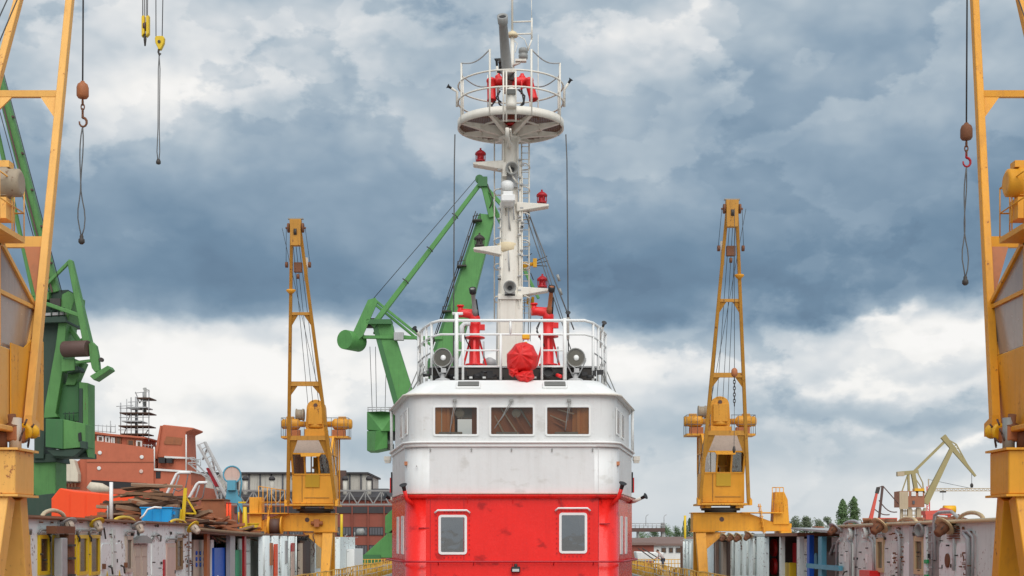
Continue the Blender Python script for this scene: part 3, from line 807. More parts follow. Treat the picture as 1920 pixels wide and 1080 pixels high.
# ================================================================ mast of the fireboat
YM = 44.0
q = lambda px, py, dy=0.0: P(px, py, YM + dy)
mc = V((PX(955.5, YM), YM))
def mz(py): return PZ(py, YM)
kM = YM / F
m = MB()
m.lathe([(.44, 7.2 - mz(600)), (.41, 0), (.36, mz(545) - mz(600)), (.31, mz(470) - mz(600)), (.285, mz(390) - mz(600)), (.25, mz(310) - mz(600)), (.24, mz(255) - mz(600)), (.22, mz(240) - mz(600))], (mc.x, mc.y, mz(600)), (0, 0, 1), 24)
mast = m.build('mast', 'mast_white', boat)
# flat box casing and channels at the foot
m = MB()
m.bx(mc.x - .36, mc.x + .40, YM - .52, YM - .05, 7.4, mz(556)); m.bx(mc.x - .30, mc.x + .20, YM - .56, YM - .5, 7.4, mz(562))
m.build('foot_casing', 'mast_white', mast, .02)
m = MB(); m.bx(mc.x - .34, mc.x + .36, YM - .62, YM - .1, mz(567), mz(561)); m.prism([(mc.x - .30, YM - .6, mz(567)), (mc.x - .30, YM - .1, mz(567)), (mc.x - .30, YM - .55, mz(583))], (.03, 0, 0)); m.prism([(mc.x + .28, YM - .6, mz(567)), (mc.x + .28, YM - .1, mz(567)), (mc.x + .28, YM - .55, mz(583))], (.03, 0, 0))
m.stuff('shelf', 'mast_white', mast)
m = MB()      # conduits running up the mast
for px, py0, py1, r in ((941, 690, 470, .03), (975, 690, 300, .035), (979, 690, 330, .025), (938, 610, 380, .02), (971, 330, 250, .03), (944, 330, 250, .03)):
    m.cyl(q(px, py0, -.25), q(px, py1, -.22), r, 6)
m.stuff('conduit', 'mast_white', mast)
m = MB()
random.seed(11)
for i in range(30):
    py = random.uniform(290, 590); px = random.choice((974, 980, 936, 978)); m.box(q(px, py, -.28), (.10, .06, .04))
for px, a, b in ((953, 380, 430), (962, 385, 412), (953, 470, 508)): m.tube([q(px, a, -.38), q(px + 2, b, -.36)], .02, 5)
m.stuff('clip', 'galv', mast)
# signal lamp arms
def arm(px0, px1, py, lamp_px, lamp_mat):
    """px0 at the mast, px1 outer end"""
    sg = 1 if px1 > px0 else -1
    m = MB(); a, b = q(px0, py - 3, -.1), q(px1, py - 1, -.1)
    pr = [a + V((0, 0, .08)), a + V((0, 0, -.22)), b + V((-sg * .30, 0, -.07)), b + V((0, 0, -.02)), b + V((0, 0, .05))]
    m.prism([p + V((0, -.20, 0)) for p in pr], (0, .40, 0)); o = m.build('lamp_arm', 'mast_white', mast, .02)
    c = q(lamp_px, py - 4, -.1) + V((0, 0, .06))
    m = MB(); m.lathe([(.15, 0), (.15, .05), (.11, .07), (.11, .20), (.175, .22), (.165, .27), (.10, .33), (.03, .37), (.03, .42)], c, (0, 0, 1), 14)
    for a_ in range(6): m.cyl(c + V((.14 * math.cos(a_), .14 * math.sin(a_), .05)), c + V((.14 * math.cos(a_), .14 * math.sin(a_), .22)), .014, 5)
    m.build('signal_lamp', lamp_mat, mast)
arm(945, 887, 311, 901, 'red_lamp'); arm(968, 1029, 389, 1016, 'red_lamp')
arm(940, 888, 470, 899, 'dark'); arm(970, 1029, 547, 1017, 'red_lamp')
# horns
def horn(px, py, r, dy):
    c = q(px, py, dy)
    m = MB(); m.lathe([(r * .5, .25), (r * .62, .1), (r * .8, -.05), (r, -.14), (r, -.19), (r * .82, -.17), (r * .4, .0), (.02, .06)], c, (0, 1, 0), 18)
    o = m.build('horn', 'grey_metal', mast); MB().lathe([(r * .36, .0), (.01, .01)], c, (0, 1, 0), 14, False).build('throat', 'black', o)
    m = MB(); m.bx(c.x - .16, c.x + .16, c.y + .1, c.y + .4, c.z - .5, c.z - .1); m.build('horn_box', 'galv', o)
horn(960, 318, .20, -.45); horn(956, 540, .20, -.62)
m = MB(); m.prism([q(943, 305, -.5), q(952, 303, -.5), q(950, 330, -.5), q(942, 330, -.5)], (0, .3, 0)); m.tube([q(951, 304, -.52), q(957, 318, -.52), q(963, 334, -.52), q(972, 345, -.4)], .03, 6); m.build('bracket', 'mast_white', mast)
# radar scanner housings
m = MB(); m.lathe([(.14, .0), (.20, .06), (.20, .22), (.13, .28)], q(951, 357, -.5), (0, 0, 1), 8)
m.build('scanner', 'white_clean', mast)
m = MB(); m.bx(*sorted((PX(940, 43.4), PX(966, 43.4))), 43.15, 43.75, PZ(380, 43.4), PZ(368, 43.4)); m.bx(PX(943, 43.4), PX(962, 43.4), 43.25, 43.7, PZ(368, 43.4), PZ(360, 43.4)); m.prism([(PX(941, 43.4), 43.15, PZ(380, 43.4)), (PX(965, 43.4), 43.15, PZ(380, 43.4)), (PX(961, 43.4), 43.4, PZ(386, 43.4)), (PX(945, 43.4), 43.4, PZ(386, 43.4))], (0, .4, 0))
m.build('scanner_base', 'white_clean', mast, .02)
m = MB(); m.tube([q(943, 384, -.35), q(949, 404, -.25)], .03, 6); m.tube([q(952, 384, -.38), q(957, 432, -.3)], .028, 6); m.build('strut', 'mast_white', mast)
# collar drum
m = MB(); m.lathe([(.30, -.16), (.335, -.10), (.34, .10), (.31, .13)], q(952.5, 465), (0, 0, 1), 24); m.build('collar', 'cream', mast)
# ladder with cage hoops, right side and back left
lad = MB().cyl(q(992, 600, .1), q(992, 268, .1), .03, 6).build('ladder', 'mast_white', mast)
m = MB(); m.cyl(q(978, 600, .25), q(978, 268, .25), .025, 6); m.build('stile', 'mast_white', lad)
for py in range(275, 600, 12):
    MB().cyl(q(978, py, .22), q(992, py, .12), .013, 5).build('rung', 'mast_white', lad)
for py in (312, 356, 405, 456, 500, 561):
    pts = [q(977, py - 6, -.1), q(985, py - 6, -.3), q(992, py - 3, -.25), q(993.5, py + 3, .1), q(990, py + 6, .4), q(980, py + 7, .5)]
    MB().tube(pts, .022, 6).build('hoop', 'mast_white', lad)
m = MB(); m.cyl(q(927, 600, .3), q(927, 262, .3), .025, 6)
for py in (360, 452, 500, 561): m.tube([q(940, py - 6, 0), q(930, py - 5, -.1), q(926, py, .2), q(930, py + 6, .3), q(940, py + 6, .3)], .022, 6)
m.stuff('back_stile', 'mast_white', mast)
# yagi aerial and blocks behind the ladder
m = MB(); c = q(1003, 494, .4)
m.cyl(q(985, 497, .4), q(1006, 494, .4), .06, 8); m.lathe([(.09, -.09), (.10, 0), (.09, .09)], q(983, 498, .4), (0, 0, 1), 10)
m.box(q(1003, 493, .35), (.12, .14, .26)); ya = m.build('aerial_hub', 'yellow_deep', mast)
m = MB()
for a, b in (((1006, 489), (1026, 480)), ((1006, 494), (1028, 489)), ((1006, 498), (1026, 499)), ((988, 483), (997, 475)), ((995, 512), (1000, 525))): m.tube([q(*a, .4), q(*b, .4)], .014, 5)
m.stuff('aerial_rod', 'dark', ya)
m = MB()
for a in ((990, 565), (999, 562), (997, 572)): m.box(q(*a, .3), (.09, .08, .18))
m.pieces('pulley_block', 'yellow_deep', mast)
m = MB()
for px in (984, 992, 996): m.tube([q(px, 560, .3), q(px - 2, 640, .3)], .012, 5)
m.pieces('halyard', 'wire', mast)
# --- crow's nest platform
zp = mz(237); RP = 1.645
ctr = V((PX(957.5, YM), YM, zp))
m = MB()
N = 48
def ringpts(r, z): return [V((ctr.x + r * math.cos(2 * math.pi * i / N), ctr.y + r * math.sin(2 * math.pi * i / N), z)) for i in range(N)]
a, b, c_, d_ = ringpts(RP, zp - .10), ringpts(RP, zp + .14), ringpts(RP - .05, zp + .14), ringpts(RP - .05, zp - .10)
for i in range(N):
    j = (i + 1) % N
    for u, w in ((a, b), (b, c_), (c_, d_), (d_, a)): m.add([u[i], u[j], w[j], w[i]], [(0, 1, 2, 3)], u is a)
plf = m.build('platform', 'mast_white', mast)
m = MB()   # grating floor: bars both ways inside the rim
for i in range(-30, 31):
    x = i * .054; L = math.sqrt(max(0, (RP - .06) ** 2 - x * x))
    m.bx(ctr.x + x - .011, ctr.x + x + .011, ctr.y - L, ctr.y + L, zp + .02, zp + .05)
for i in range(-15, 16):
    y = i * .108; L = math.sqrt(max(0, (RP - .06) ** 2 - y * y))
    m.bx(ctr.x - L, ctr.x + L, ctr.y + y - .01, ctr.y + y + .01, zp - .005, zp + .018)
m.build('grating', 'grating_rust', plf)
for i in range(8):
    an = 2 * math.pi * (i + .5) / 8; d = V((math.cos(an), math.sin(an), 0)); s = V((-d.y, d.x, 0))
    p0 = V((mc.x, YM, 0)) + d * .2; p1 = V((ctr.x, ctr.y, 0)) + d * (RP - .06)
    poly = [V((p0.x, p0.y, zp - .34)), V((p1.x, p1.y, zp - .09)), V((p1.x, p1.y, zp - .02)), V((p0.x, p0.y, zp - .02))]
    MB().prism([p - s * .012 for p in poly], s * .024).build('rib', 'mast_white', plf)
    MB().beam(V((p0.x, p0.y, zp - .35)), V((p1.x, p1.y, zp - .10)), .11, .02).build('rib_flange', 'mast_white', plf)
m = MB(); rr = ringpts(.95, zp - .10)
m.tube(rr, .03, 5, True); m.build('stiffener', 'mast_white', plf)
m = MB(); m.lathe([(.24, -.55), (.30, -.45), (.36, -.40), (.34, -.35)], (mc.x, YM, zp), (0, 0, 1), 20); m.build('collar', 'mast_white', plf)
m = MB(); m.tube([q(951, 240, -1.65), q(951, 256, -1.5), q(957, 272, -.6), q(955, 276, -.3)], .055, 8); m.tube([q(957, 242, -1.6), q(958, 262, -.9)], .03, 6); m.build('drain_pipe', 'mast_white', plf)
m = MB()   # instrument box on the front rim
c = V((ctr.x + .02, ctr.y - RP - .05, zp)); m.lathe([(.15, 0), (.14, .12), (.13, .22), (.13, .40), (.14, .42)], c + V((0, 0, .06)), (0, 0, 1), 16); m.lathe([(.12, .42), (.14, .45), (.14, .55), (.10, .58)], c + V((0, 0, .06)), (0, 0, 1), 12)
o = m.build('front_lamp', 'mast_white', plf); MB().bx(c.x - .13, c.x + .13, c.y - .19, c.y - .1, c.z + .42, c.z + .56).build('lamp_glass', 'grille', o)
# railing of the platform: two rings, posts, sagging chain on top
for h in (.62, 1.12):
    MB().tube(ringpts(RP - .02, zp + .1 + h), .028, 6, True).build('rail', 'mast_white', plf)
tops = []
for i in range(8):
    an = 2 * math.pi * (i + .0) / 8 + R(22.5); hh = 1.75 + (.12 if i in (5, 6) else 0)
    x, y = ctr.x + (RP - .02) * math.cos(an), ctr.y + (RP - .02) * math.sin(an)
    MB().cyl((x, y, zp - .1), (x, y, zp + hh), .032, 8).build('post', 'mast_white', plf); tops.append(V((x, y, zp + hh)))
for i in range(8):
    a, b = tops[i], tops[(i + 1) % 8]
    if i == 5: continue
    pts = [a.lerp(b, t / 8) - V((0, 0, .16 * math.sin(math.pi * t / 8))) for t in range(9)]
    MB().tube(pts, .022, 5).build('chain', 'galv', plf)
# gate uprights in the middle of the front
for px in (944, 949.5, 967): MB().cyl(P(px, 228, YM - 1.62), P(px, 133, YM - 1.62), .03, 6).build('post', 'mast_white', plf)
MB().cyl(P(943, 134, YM - 1.62), P(968, 134, YM - 1.62), .03, 6).build('rail', 'mast_white', plf)
for b_, t_, e_ in (((857, 172), (839, 161), (857, 200)), ((1058, 168), (1071, 148), (1058, 200)), ((933, 145), (931, 110), (934, 178))):
    nozzle(q(*b_, -.2), q(*t_, -.3), mast, q(*e_, -.2), 'mast_white', .8)
# twin monitor heads in the nest
m = MB(); yy = -.2
m.cyl(q(958, 235, yy), q(958, 148, yy), .17, 14); m.lathe([(.30, 0), (.30, .09)], q(958, 232, yy), (0, 0, 1), 16)
m.tube([q(922, 160, yy), q(935, 152, yy), q(958, 158, yy), q(980, 152, yy), q(996, 158, yy)], [.13, .15, .18, .15, .13], 12)
m.lathe([(.22, 0), (.22, .06), (.12, .06)], q(946, 163, yy), (-1, 0, 0), 14); m.lathe([(.22, 0), (.22, .06), (.12, .06)], q(976, 163, yy), (1, 0, 0), 14)
tw = m.build('twin_monitor', 'red_gear', mast)
for a, b in (((921, 150), (922, 190)), ((991, 150), (1001, 188))):
    m = MB(); m.lathe([(.10, -.05), (.15, 0), (.15, .06), (.13, .08), (.135, .62), (.15, .66), (.12, .68)], q(*a, yy - .1), (q(*b, yy - .2) - q(*a, yy - .1)), 12); m.build('barrel', 'red_gear', tw)
m = MB()
for px in (934, 979): m.lathe([(.10, 0), (.10, .16), (.06, .2), (.06, .24)], q(px, 153, yy), (0, 0, 1), 10)
for px in (918, 925, 988, 996): m.cyl(q(px, 152, yy), q(px, 146, yy), .035, 6)
m.stuff('bolt_cap', 'red_gear', tw)
m = MB()
for pts in (((928, 190), (918, 203), (926, 210), (945, 205)), ((933, 175), (936, 195), (945, 203)), ((922, 195), (924, 206), (940, 213)), ((978, 168), (982, 190), (975, 200), (966, 202)), ((972, 168), (984, 180), (982, 195), (970, 203)), ((938, 170), (930, 184), (940, 192))):
    m.tube([q(*p, yy - .25) for p in pts], .028, 6)
m.stuff('hose', 'black', tw)
# cannon barrel
m = MB(); b0, b1 = q(953, 172, -.1), q(942, 30, -2.1); dd = b1 - b0; L = dd.length
m.lathe([(.155, 0), (.155, L * .26), (.20, L * .27), (.20, L * .31), (.165, L * .32), (.13, L * .9), (.15, L * .91), (.16, L), (.115, L), (.10, L * .95)], b0, dd, 18)
can = m.build('cannon', 'grey_barrel', mast)
MB().lathe([(.112, L * .985), (.01, L * .98)], b0, dd, 16, False).build('bore', 'black', can)
m = MB()
for t in (.35, .42, .28):
    p = b0 + dd * t; m.box(p + V((-.18, 0, 0)), (.10, .12, .12))
m.box(b0 + dd * .22 + V((.12, 0, 0)), (.2, .2, .3)); m.cyl(b0 + dd * .27 + V((-.3, 0, 0)), b0 + dd * .27 + V((.3, 0, 0)), .03, 6); m.stuff('clamp', 'dark', can)
# antenna pole, ladder aerial, small dome, camera unit
m = MB(); m.cyl(q(961.5, 200, .3), q(960.5, 60, .3), .06, 8); m.cyl(q(960.5, 60, .3), q(960, -120, .3), .035, 8); pole = m.build('antenna_pole', 'mast_white', mast)
MB().lathe([(.16, -.05), (.17, 0), (.13, .08), (.04, .13)], q(961, 66, .3), (0, 0, 1), 14).build('dome', 'cream', pole)
m = MB()
for py in (41, 64): m.cyl(q(961, py, .3), q(997, py - 1, .3), .025, 6)
m.cyl(q(997, 34, .3), q(997, 74, .3), .032, 6); m.cyl(q(996.5, 0, .3), q(997, 36, .3), .010, 5); m.tube([q(998, 72, .3), q(993, 85, .3), q(990, 95, .3)], .025, 6); m.tube([q(970, 66, .3), q(984, 74, .3), q(990, 92, .3)], .014, 5); m.tube([q(963, 75, .3), q(970, 82, .3), q(966, 98, .3), q(961, 95, .3)], .014, 5)
m.stuff('aerial', 'mast_white', pole)
m = MB(); m.lathe([(.10, 0), (.14, .03), (.15, .14), (.13, .16), (.13, .20), (.15, .22), (.14, .33), (.10, .36)], q(981, 112, .2), (0, 0, 1), 14); cu = m.build('sensor_head', 'grey_metal', pole)
m = MB(); m.bx(PX(966, 44.2), PX(987, 44.2), 44.1, 44.3, PZ(116, 44.2), PZ(112, 44.2)); m.tube([q(962, 122, .2), q(975, 117, .2)], .05, 6); m.build('sensor_arm', 'mast_white', pole)
m = MB()
for a, b in (((1009, 225), (1009, 65)), ((1009, 225), (1009, 150)), ((915, 215), (914, 140))):
    m.tube([q(*a, .5), q(*b, .5)], [.022, .010], 5)
m.stuff('whip_aerial', 'mast_white', pole)
m = MB(); m.box(q(1012, 212, .5), (.24, .2, .2)); m.build('aerial_tuner', 'pink', pole)
# wire stays from the nest and mast
m = MB()
zt_d = Z_ROOF + .3
m.tube([q(853, 252), q(852, 300), P(850, 704, 43.5)], .020, 5); m.tube([q(1061, 252), q(1063, 300), P(1066, 700, 43.5)], .020, 5)
m.tube([q(985, 385, .1), P(1076, 618, 43)], .022, 5); m.tube([q(985, 400, .1), P(1082, 690, 43)], .016, 5); m.tube([q(990, 395, .1), P(1060, 612, 43)], .012, 5)
m.pieces('stay_wire', 'wire', mast)
m = MB()
for px, py in ((1047, 521), (1051, 547)): m.cyl(P(px - 2, py - 6, 43.4), P(px + 2, py + 6, 43.4), .045, 6)
m.stuff('turnbuckle', 'grey_metal', mast)

# ================================================================ yellow dock cranes
def yellow_crane(label, side, Xs, Yc, fy, dz, mat, head, reel_left, zbeam, hr, jib_feet=(1.45, 5.05)):
    """Xs, Yc slewing axis; fy: -1 the jib leans towards the camera, +1 away; head: (inner leg x, outer leg x, u, z) of the jib head"""
    jm = 'yellow_shaded' if fy < 0 else mat; mm_ = 'yellow_half_shaded' if fy < 0 else mat
    root = thing('dock_crane', label, 'crane', (side * 11.1, Yc, 0), 'yellow cranes on the dock walls')
    W = lambda u, v, z: V((Xs + v, Yc + fy * u, z + dz))
    S = lambda x, y, z: V((side * x, Yc + y, z))
    z0, z1 = zbeam
    # portal beam, tapering to the outer end, with end plate
    m = MB(); prof = [(10.62, z0), (16.4, z0), (16.4, z0 + .45), (15.4, z0 + .5), (13.9, z1), (10.62, z1)]
    m.prism([S(x, -.6, z) for x, z in prof], (0, 1.2, 0)); beam = m.build('portal_beam', mat, root, .02)
    MB().bx(*sorted((side * 10.54, side * 13.95)), Yc - .68, Yc + .68, z1 + .002, z1 + .05).build('top_plate', mat, beam)
    MB().bx(*sorted((side * 10.54, side * 11.9)), Yc - .68, Yc + .68, z0 - .052, z0 - .002).build('bottom_plate', mat, beam)
    MB().lathe([(.14, 0), (.14, .012)], S(12.3, -.601, z1 - .35), (0, -1, 0), 16).build('lightening_hole', 'brown_drum', beam)
    # legs
    for q_ in (-1, 1):
        MB().beam(S(11.08, q_ * .36, z0 - .05), S(11.15, q_ * 1.55, 0), .62, .44, .50, .40, up=(0, 1, 0)).build('leg', mat, root, .015)
        m = MB(); m.prism([S(11.42, q_ * .36 - .03, z0 - .05), S(12.6, q_ * .36 - .03, z0 - .05), S(11.42, q_ * .55 - .03, z0 - 1.05)], (0, .06, 0)); m.build('gusset', mat, root)
        MB().box(S(11.15, q_ * 1.55, .12), (.5, .9, .24)).build('bogie', 'rust', root)
    MB().beam(S(11.12, -1.05, 1.3), S(11.12, 1.05, 1.3), .12, .12).build('leg_tie', mat, root)
    # outer end carriage on the deckhouse roof: box, ladder, platform
    MB().box(S(16.0, 0, (z0 + hr) / 2), (.6, 2.2, max(.1, z0 - hr - .005))).build('end_carriage', mat, root)
    m = MB()
    for q_ in (-1, 1): m.beam(S(14.75, -.85 + q_ * .25, hr + .02), S(14.45, -.85 + q_ * .25, z1 + .55), .05, .05)
    lad = m.pieces('stair_stile', mat, root)[0]
    for j in range(6):
        t = (j + .5) / 6; MB().box(S(14.75 - .3 * t, -.85, hr + t * (z1 + .55 - hr)), (.18, .46, .035)).build('tread', mat, lad)
    MB().box(S(14.6, -.2, z1 + .03), (2.4, 1.7, .06)).build('walkway', mat, root)
    m = MB(); m.prism([S(15.3, -.7, z0 + .4), S(16.25, -.7, z0 + .4), S(16.15, -.7, z1 + .8), S(15.95, -.7, z1 + 1.25), S(15.4, -.7, z1 + 1.25)] if not reel_left else [S(15.0, -.75, z1 - .9), S(15.75, -.75, z1 - .9), S(15.75, -.75, z1 + 1.0), S(15.0, -.75, z1 + 1.0)], (0, 1.0, 0))
    cb = m.build('switch_cabinet', mat, root, .02)
    x0r, x1r = (15.15, 13.6) if reel_left else (15.85, 15.2)
    zt_ = z1 + (1.65 if reel_left else 1.5)
    n_p = 7 if reel_left else 4
    for j in range(n_p):
        x = x0r + (x1r - x0r) * j / (n_p - 1); MB().cyl(S(x, -.95, z1 + .05), S(x, -.95, zt_ - (.25 * j / n_p if reel_left else 0)), .025, 6).build('guard_post', mat, root)
    MB().tube([S(x0r, -.95, zt_), S(x1r, -.95, zt_ - (.25 if reel_left else 0))], .028, 6).build('guard_rail', mat, root)
    MB().tube([S(x0r, -.95, z1 + .7), S(x1r, -.95, z1 + .7)], .022, 6).build('guard_rail', mat, root)
    if reel_left:
        rm = MB(); c = S(14.15, -.95, z0 + .32)
        rm.lathe([(.56, -.42), (.58, -.40), (.58, -.34), (.40, -.32), (.40, .32), (.58, .34), (.58, .40), (.56, .42)], c, (1, 0, 0), 24)
        rl_ = rm.build('cable_reel', mat, root); MB().lathe([(.45, -.30), (.45, .30)], c, (1, 0, 0), 24).build('cable_coil', 'brown_drum', rl_)
        m = MB(); c = S(11.7, -.75, z1 - .55); m.cyl(c - V((.35, 0, 0)), c + V((.35, 0, 0)), .12, 10); m.box(c, (.3, .3, .45)); m.build('motor', 'rust_primer', root)
        m = MB(); pts = [S(11.9 + .05 * math.sin(i * 1.3), -.62, z0 - .15 - i * .12) for i in range(12)]; m.tube(pts, .035, 6); m.build('chain', 'brown_drum', root)
    # slewing ring and upper frame
    zr = z1 + .05 - dz
    m = MB(); m.lathe([(.95, 0), (.95, .12), (1.15, .13), (1.15, .28), (.9, .29)], W(0, 0, zr), (0, 0, 1), 28); m.build('slewing_ring', 'dark', root)
    zf = zr + .30
    m = MB(); m.box(W(.1, 0, zf + .17), (2.9, 2.9, .12)); m.box(W(.1, -.9, zf + .05), (.35, 2.4, .2)); m.box(W(.1, .9, zf + .05), (.35, 2.4, .2)); fr = m.build('turntable', mm_, root, .02)
    for q_ in (-1, 1):
        MB().prism([W(1.2, q_ * 1.5 - .08, zf + .1), W(1.75, q_ * 1.5 - .08, zf + .1), W(1.75, q_ * 1.5 - .08, zf + .4), W(1.2, q_ * 1.5 - .08, zf + .55)], (.16, 0, 0)).build('pivot_bracket', mat, fr)
    # cab
    zc = zf + .25
    e0, e1, e2 = (1.15, 1.75, .55) if fy < 0 else (2.0, 2.65, .45)      # lower front, nose, top of the slanting pane
    cab = MB(); pr = [(e0, 0), (e0, 1.75), (-1.35, 1.75), (-1.35, 0)]
    cab.prism([W(u, -1.22, zc + z) for u, z in pr], (2.44, 0, 0)); cabo = cab.build('cab', mat, root, .03)
    edge = [(e0, 1.75), (e1, 2.95), (e2, 4.0), (-1.35, 4.0), (-1.35, 1.75)]
    for q_ in (-1, 1):
        v = q_ * 1.16
        for a, b in zip(edge, edge[1:]):
            MB().beam(W(a[0], v, zc + a[1]), W(b[0], v, zc + b[1]), .12, .10).build('cab_post', mat, cabo)
        MB().beam(W(.2, v, zc + 1.75), W(.2, v, zc + 4.0), .12, .10).build('cab_post', mat, cabo)
        MB().beam(W(e1, v, zc + 2.95), W(-1.35, v, zc + 2.95), .10, .09).build('cab_post', mat, cabo)
        for poly in ([(e0, 1.78), (e1 - .05, 2.92), (.2, 2.92), (.2, 1.78)], [(e1 - .08, 2.98), (e2, 3.97), (.2, 3.97), (.2, 2.98)], [(.2, 1.78), (.2, 2.92), (-1.3, 2.92), (-1.3, 1.78)]):
            MB().prism([W(u, v * .99, zc + z) for u, z in poly], (.012, 0, 0)).build('pane', 'dusty_glass', cabo)
        MB().prism([W(u, v, zc + z) for u, z in [(.2, 2.98), (.2, 3.97), (-1.3, 3.97), (-1.3, 2.98)]], (.03, 0, 0)).build('side_plate', mat, cabo)
    for u, z in edge[:-1]: MB().beam(W(u, -1.1, zc + z), W(u, 1.1, zc + z), .10, .09).build('cab_rail', mat, cabo)
    nv = V((0, fy, 0))
    for a, b in (((e0 + .02, 1.8), (e1 - .03, 2.9)), ((e1 - .03, 3.0), (e2 + .03, 3.97))):
        top_ = a[1] > 2.5
        cols = ((-1.1, 1.1),) if top_ else ((-1.1, -.42), (.42, 1.1))
        for c, d in cols:
            MB().prism([W(a[0], c, zc + a[1]), W(a[0], d, zc + a[1]), W(b[0], d, zc + b[1]), W(b[0], c, zc + b[1])], nv * .012).build('pane', 'dusty_glass' if top_ else 'glass_cab', cabo)
    for v in (-.42, .42): MB().beam(W(e0, v, zc + 1.75), W(e1, v, zc + 2.95), .10, .08).build('cab_post', mat, cabo)
    MB().box(W(-.4, 0, zc + 4.04), (2.5, 1.7, .07)).build('cab_roof', mat, cabo)
    for va, vb, za, zb_ in ((-1.1, -.75, 1.76, 3.95), (-.1, 1.1, 1.76, 3.95), (-.75, -.1, 3.2, 3.95), (-.45, -.38, 1.9, 3.2)):
        MB().bx(Xs + va, Xs + vb, *sorted((Yc + fy * -1.30, Yc + fy * -1.22)), zc + za + dz, zc + zb_ + dz).build('cab_back', mat, cabo)
    MB().prism([W(e1 + .05, -.62, zc + 2.95), W(e1 + .4, -.55, zc + 2.75), W(e1 + .4, .55, zc + 2.75), W(e1 + .05, .62, zc + 2.95)], (0, 0, .03)).build('visor', mat, cabo)
    MB().box(W(e0 + .04, 0, zc + 1.35), (.85, .06, .75)).build('front_plate', 'olive_panel', cabo)
    MB().box(W(e0 + .02, -.62, zc + .9), (.02, .03, 1.6)).build('seam', 'brown_drum', cabo)
    MB().box(W(e0 + .02, .25, zc + .35), (1.5, .03, .02)).build('seam', 'brown_drum', cabo)
    m = MB(); m.box(W(.0, .1, zc + 2.2), (.5, .5, .12)); m.box(W(-.3, .1, zc + 2.5), (.5, .12, .7)); m.box(W(0, .1, zc + 1.9), (.3, .3, .5)); m.build('operator_seat', 'yellow_deep', cabo)
    MB().bx(*sorted((Xs + .42, Xs + .85)), *sorted((Yc + fy * -.9, Yc + fy * -.5)), zc + 1.76 + dz, zc + 3.2 + dz).build('locker', 'yellow_deep', cabo)
    for q_ in (-1, 1):      # gear under the cab floor
        MB().prism([W(.5, q_ * 1.1 - .1, zc - .05), W(e0, q_ * 1.1 - .1, zc - .05), W(e0 - .2, q_ * 1.1 - .1, zc - .3), W(.6, q_ * 1.1 - .1, zc - .3)], (.2, 0, 0)).build('floor_bracket', mat, cabo)
    # machinery above the cab
    zm = zc + 4.9
    m = MB(); m.lathe([(.5, zc + 4.0 - zm), (.38, -.3), (.55, -.25), (.55, 0)], W(-.5, 0, zm), (0, 0, 1), 16); m.box(W(-.6, 0, zm - .6), (1.3, 1.2, .5)); m.build('machine_base', mm_, root, .02)
    m = MB(); cc = []
    for i in range(9):
        a = math.pi * i / 8; cc.append((-.55 * math.cos(a) - .0, .95 + .5 * math.sin(a)))
    poly = [(-.62, -.25)] + cc + [(.62, -.25), (.45, -.5), (-.45, -.5)]
    m.prism([W(-.2, v, zm + z) for v, z in poly], (0, fy * -.8, 0)); gh = m.build('gear_housing', mm_, root, .03)
    MB().box(W(-.1, 0, zm + .45), (.85, .3, 1.05)).build('housing_cover', mm_, gh, .02)
    MB().lathe([(.12, 0), (.12, .06)], W(-.18, 0, zm + 1.1), (0, fy, 0), 10).build('shaft_end', 'brown_drum', gh)
    MB().lathe([(.36, 0), (.38, .03), (.38, .1), (.33, .12), (.33, .42), (.38, .44), (.38, .5)], W(-.6, -.75 * 1, zm + .55), (-1, 0, 0), 18).build('drum', 'motor_brown', gh)
    vk = .84 if fy < 0 else .72
    for q_, L_ in ((-1, 1.15 * vk), (1, 1.25 * vk)):
        m = MB(); b0 = W(-.5, q_ * .75 * vk, zm - .02 + (.25 if fy > 0 else 0))
        m.lathe([(.16, 0), (.18, .35), (.26, .38), (.26, .42), (.32, .44), (.34, .55), (.34, .5 + L_ * .7), (.30, .5 + L_ * .72), (.30, .5 + L_ * .95), (.22, .5 + L_)], b0, (q_, 0, 0), 16)
        mo_ = m.build('winch_motor', mm_ if fy < 0 or side > 0 else 'motor_brown', root)
        MB().box(b0 + V((q_ * .95, 0, .38)), (.45, .3, .14)).build('terminal_box', mm_, mo_)
        m = MB()
        for j in range(6):
            a = 2 * math.pi * j / 6; m.box(b0 + V((q_ * (.6 + L_ * .3), .33 * math.cos(a), .33 * math.sin(a))), (L_ * .55, .03, .03))
        m.stuff('cooling_fins', mm_ if fy < 0 or side > 0 else 'motor_brown', mo_)
        MB().box(b0 + V((q_ * .75, 0, -.58)), (.8, .5, .45)).build('motor_stand', 'rust_primer' if fy < 0 else mat, root)
        pz = zm - .85
        pf = MB().box(W(-.5, q_ * 1.55 * vk, pz), (1.75 * vk, 1.5, .12)).build('platform', mm_, root)
        for vv in (.75, 1.2, 1.65, 2.1, 2.4):
            for uu in (.25,) if vv < 2.3 else (.25, -.5, -1.25): MB().cyl(W(uu, q_ * vv * vk, pz), W(uu, q_ * vv * vk, pz + 1.15), .016, 5).build('rail_post', 'wire' if fy < 0 else mat, pf)
        for hh in (.6, 1.15):
            MB().tube([W(.25, q_ * .7 * vk, pz + hh), W(.25, q_ * 2.4 * vk, pz + hh), W(-1.25, q_ * 2.4 * vk, pz + hh)], .018, 5).build('rail', 'wire' if fy < 0 else mat, pf)
    MB().cyl(W(-.9, 1.35, zc), W(-.9, 1.35, zm - .9), .05, 8).build('support_pipe', mat, root)
    # jib
    fu, fz = jib_feet
    hi_x, ho_x, hu, hz = head
    inner = -side
    feet = {inner: V((Xs + inner * 1.42, Yc + fy * fu, fz + dz)), -inner: V((Xs - inner * 1.42, Yc + fy * fu, fz + dz))}
    tops = {inner: V((hi_x, Yc + fy * hu, hz)), -inner: V((ho_x, Yc + fy * hu, hz))}
    fwd = V((0, fy, 0))
    legs = {}
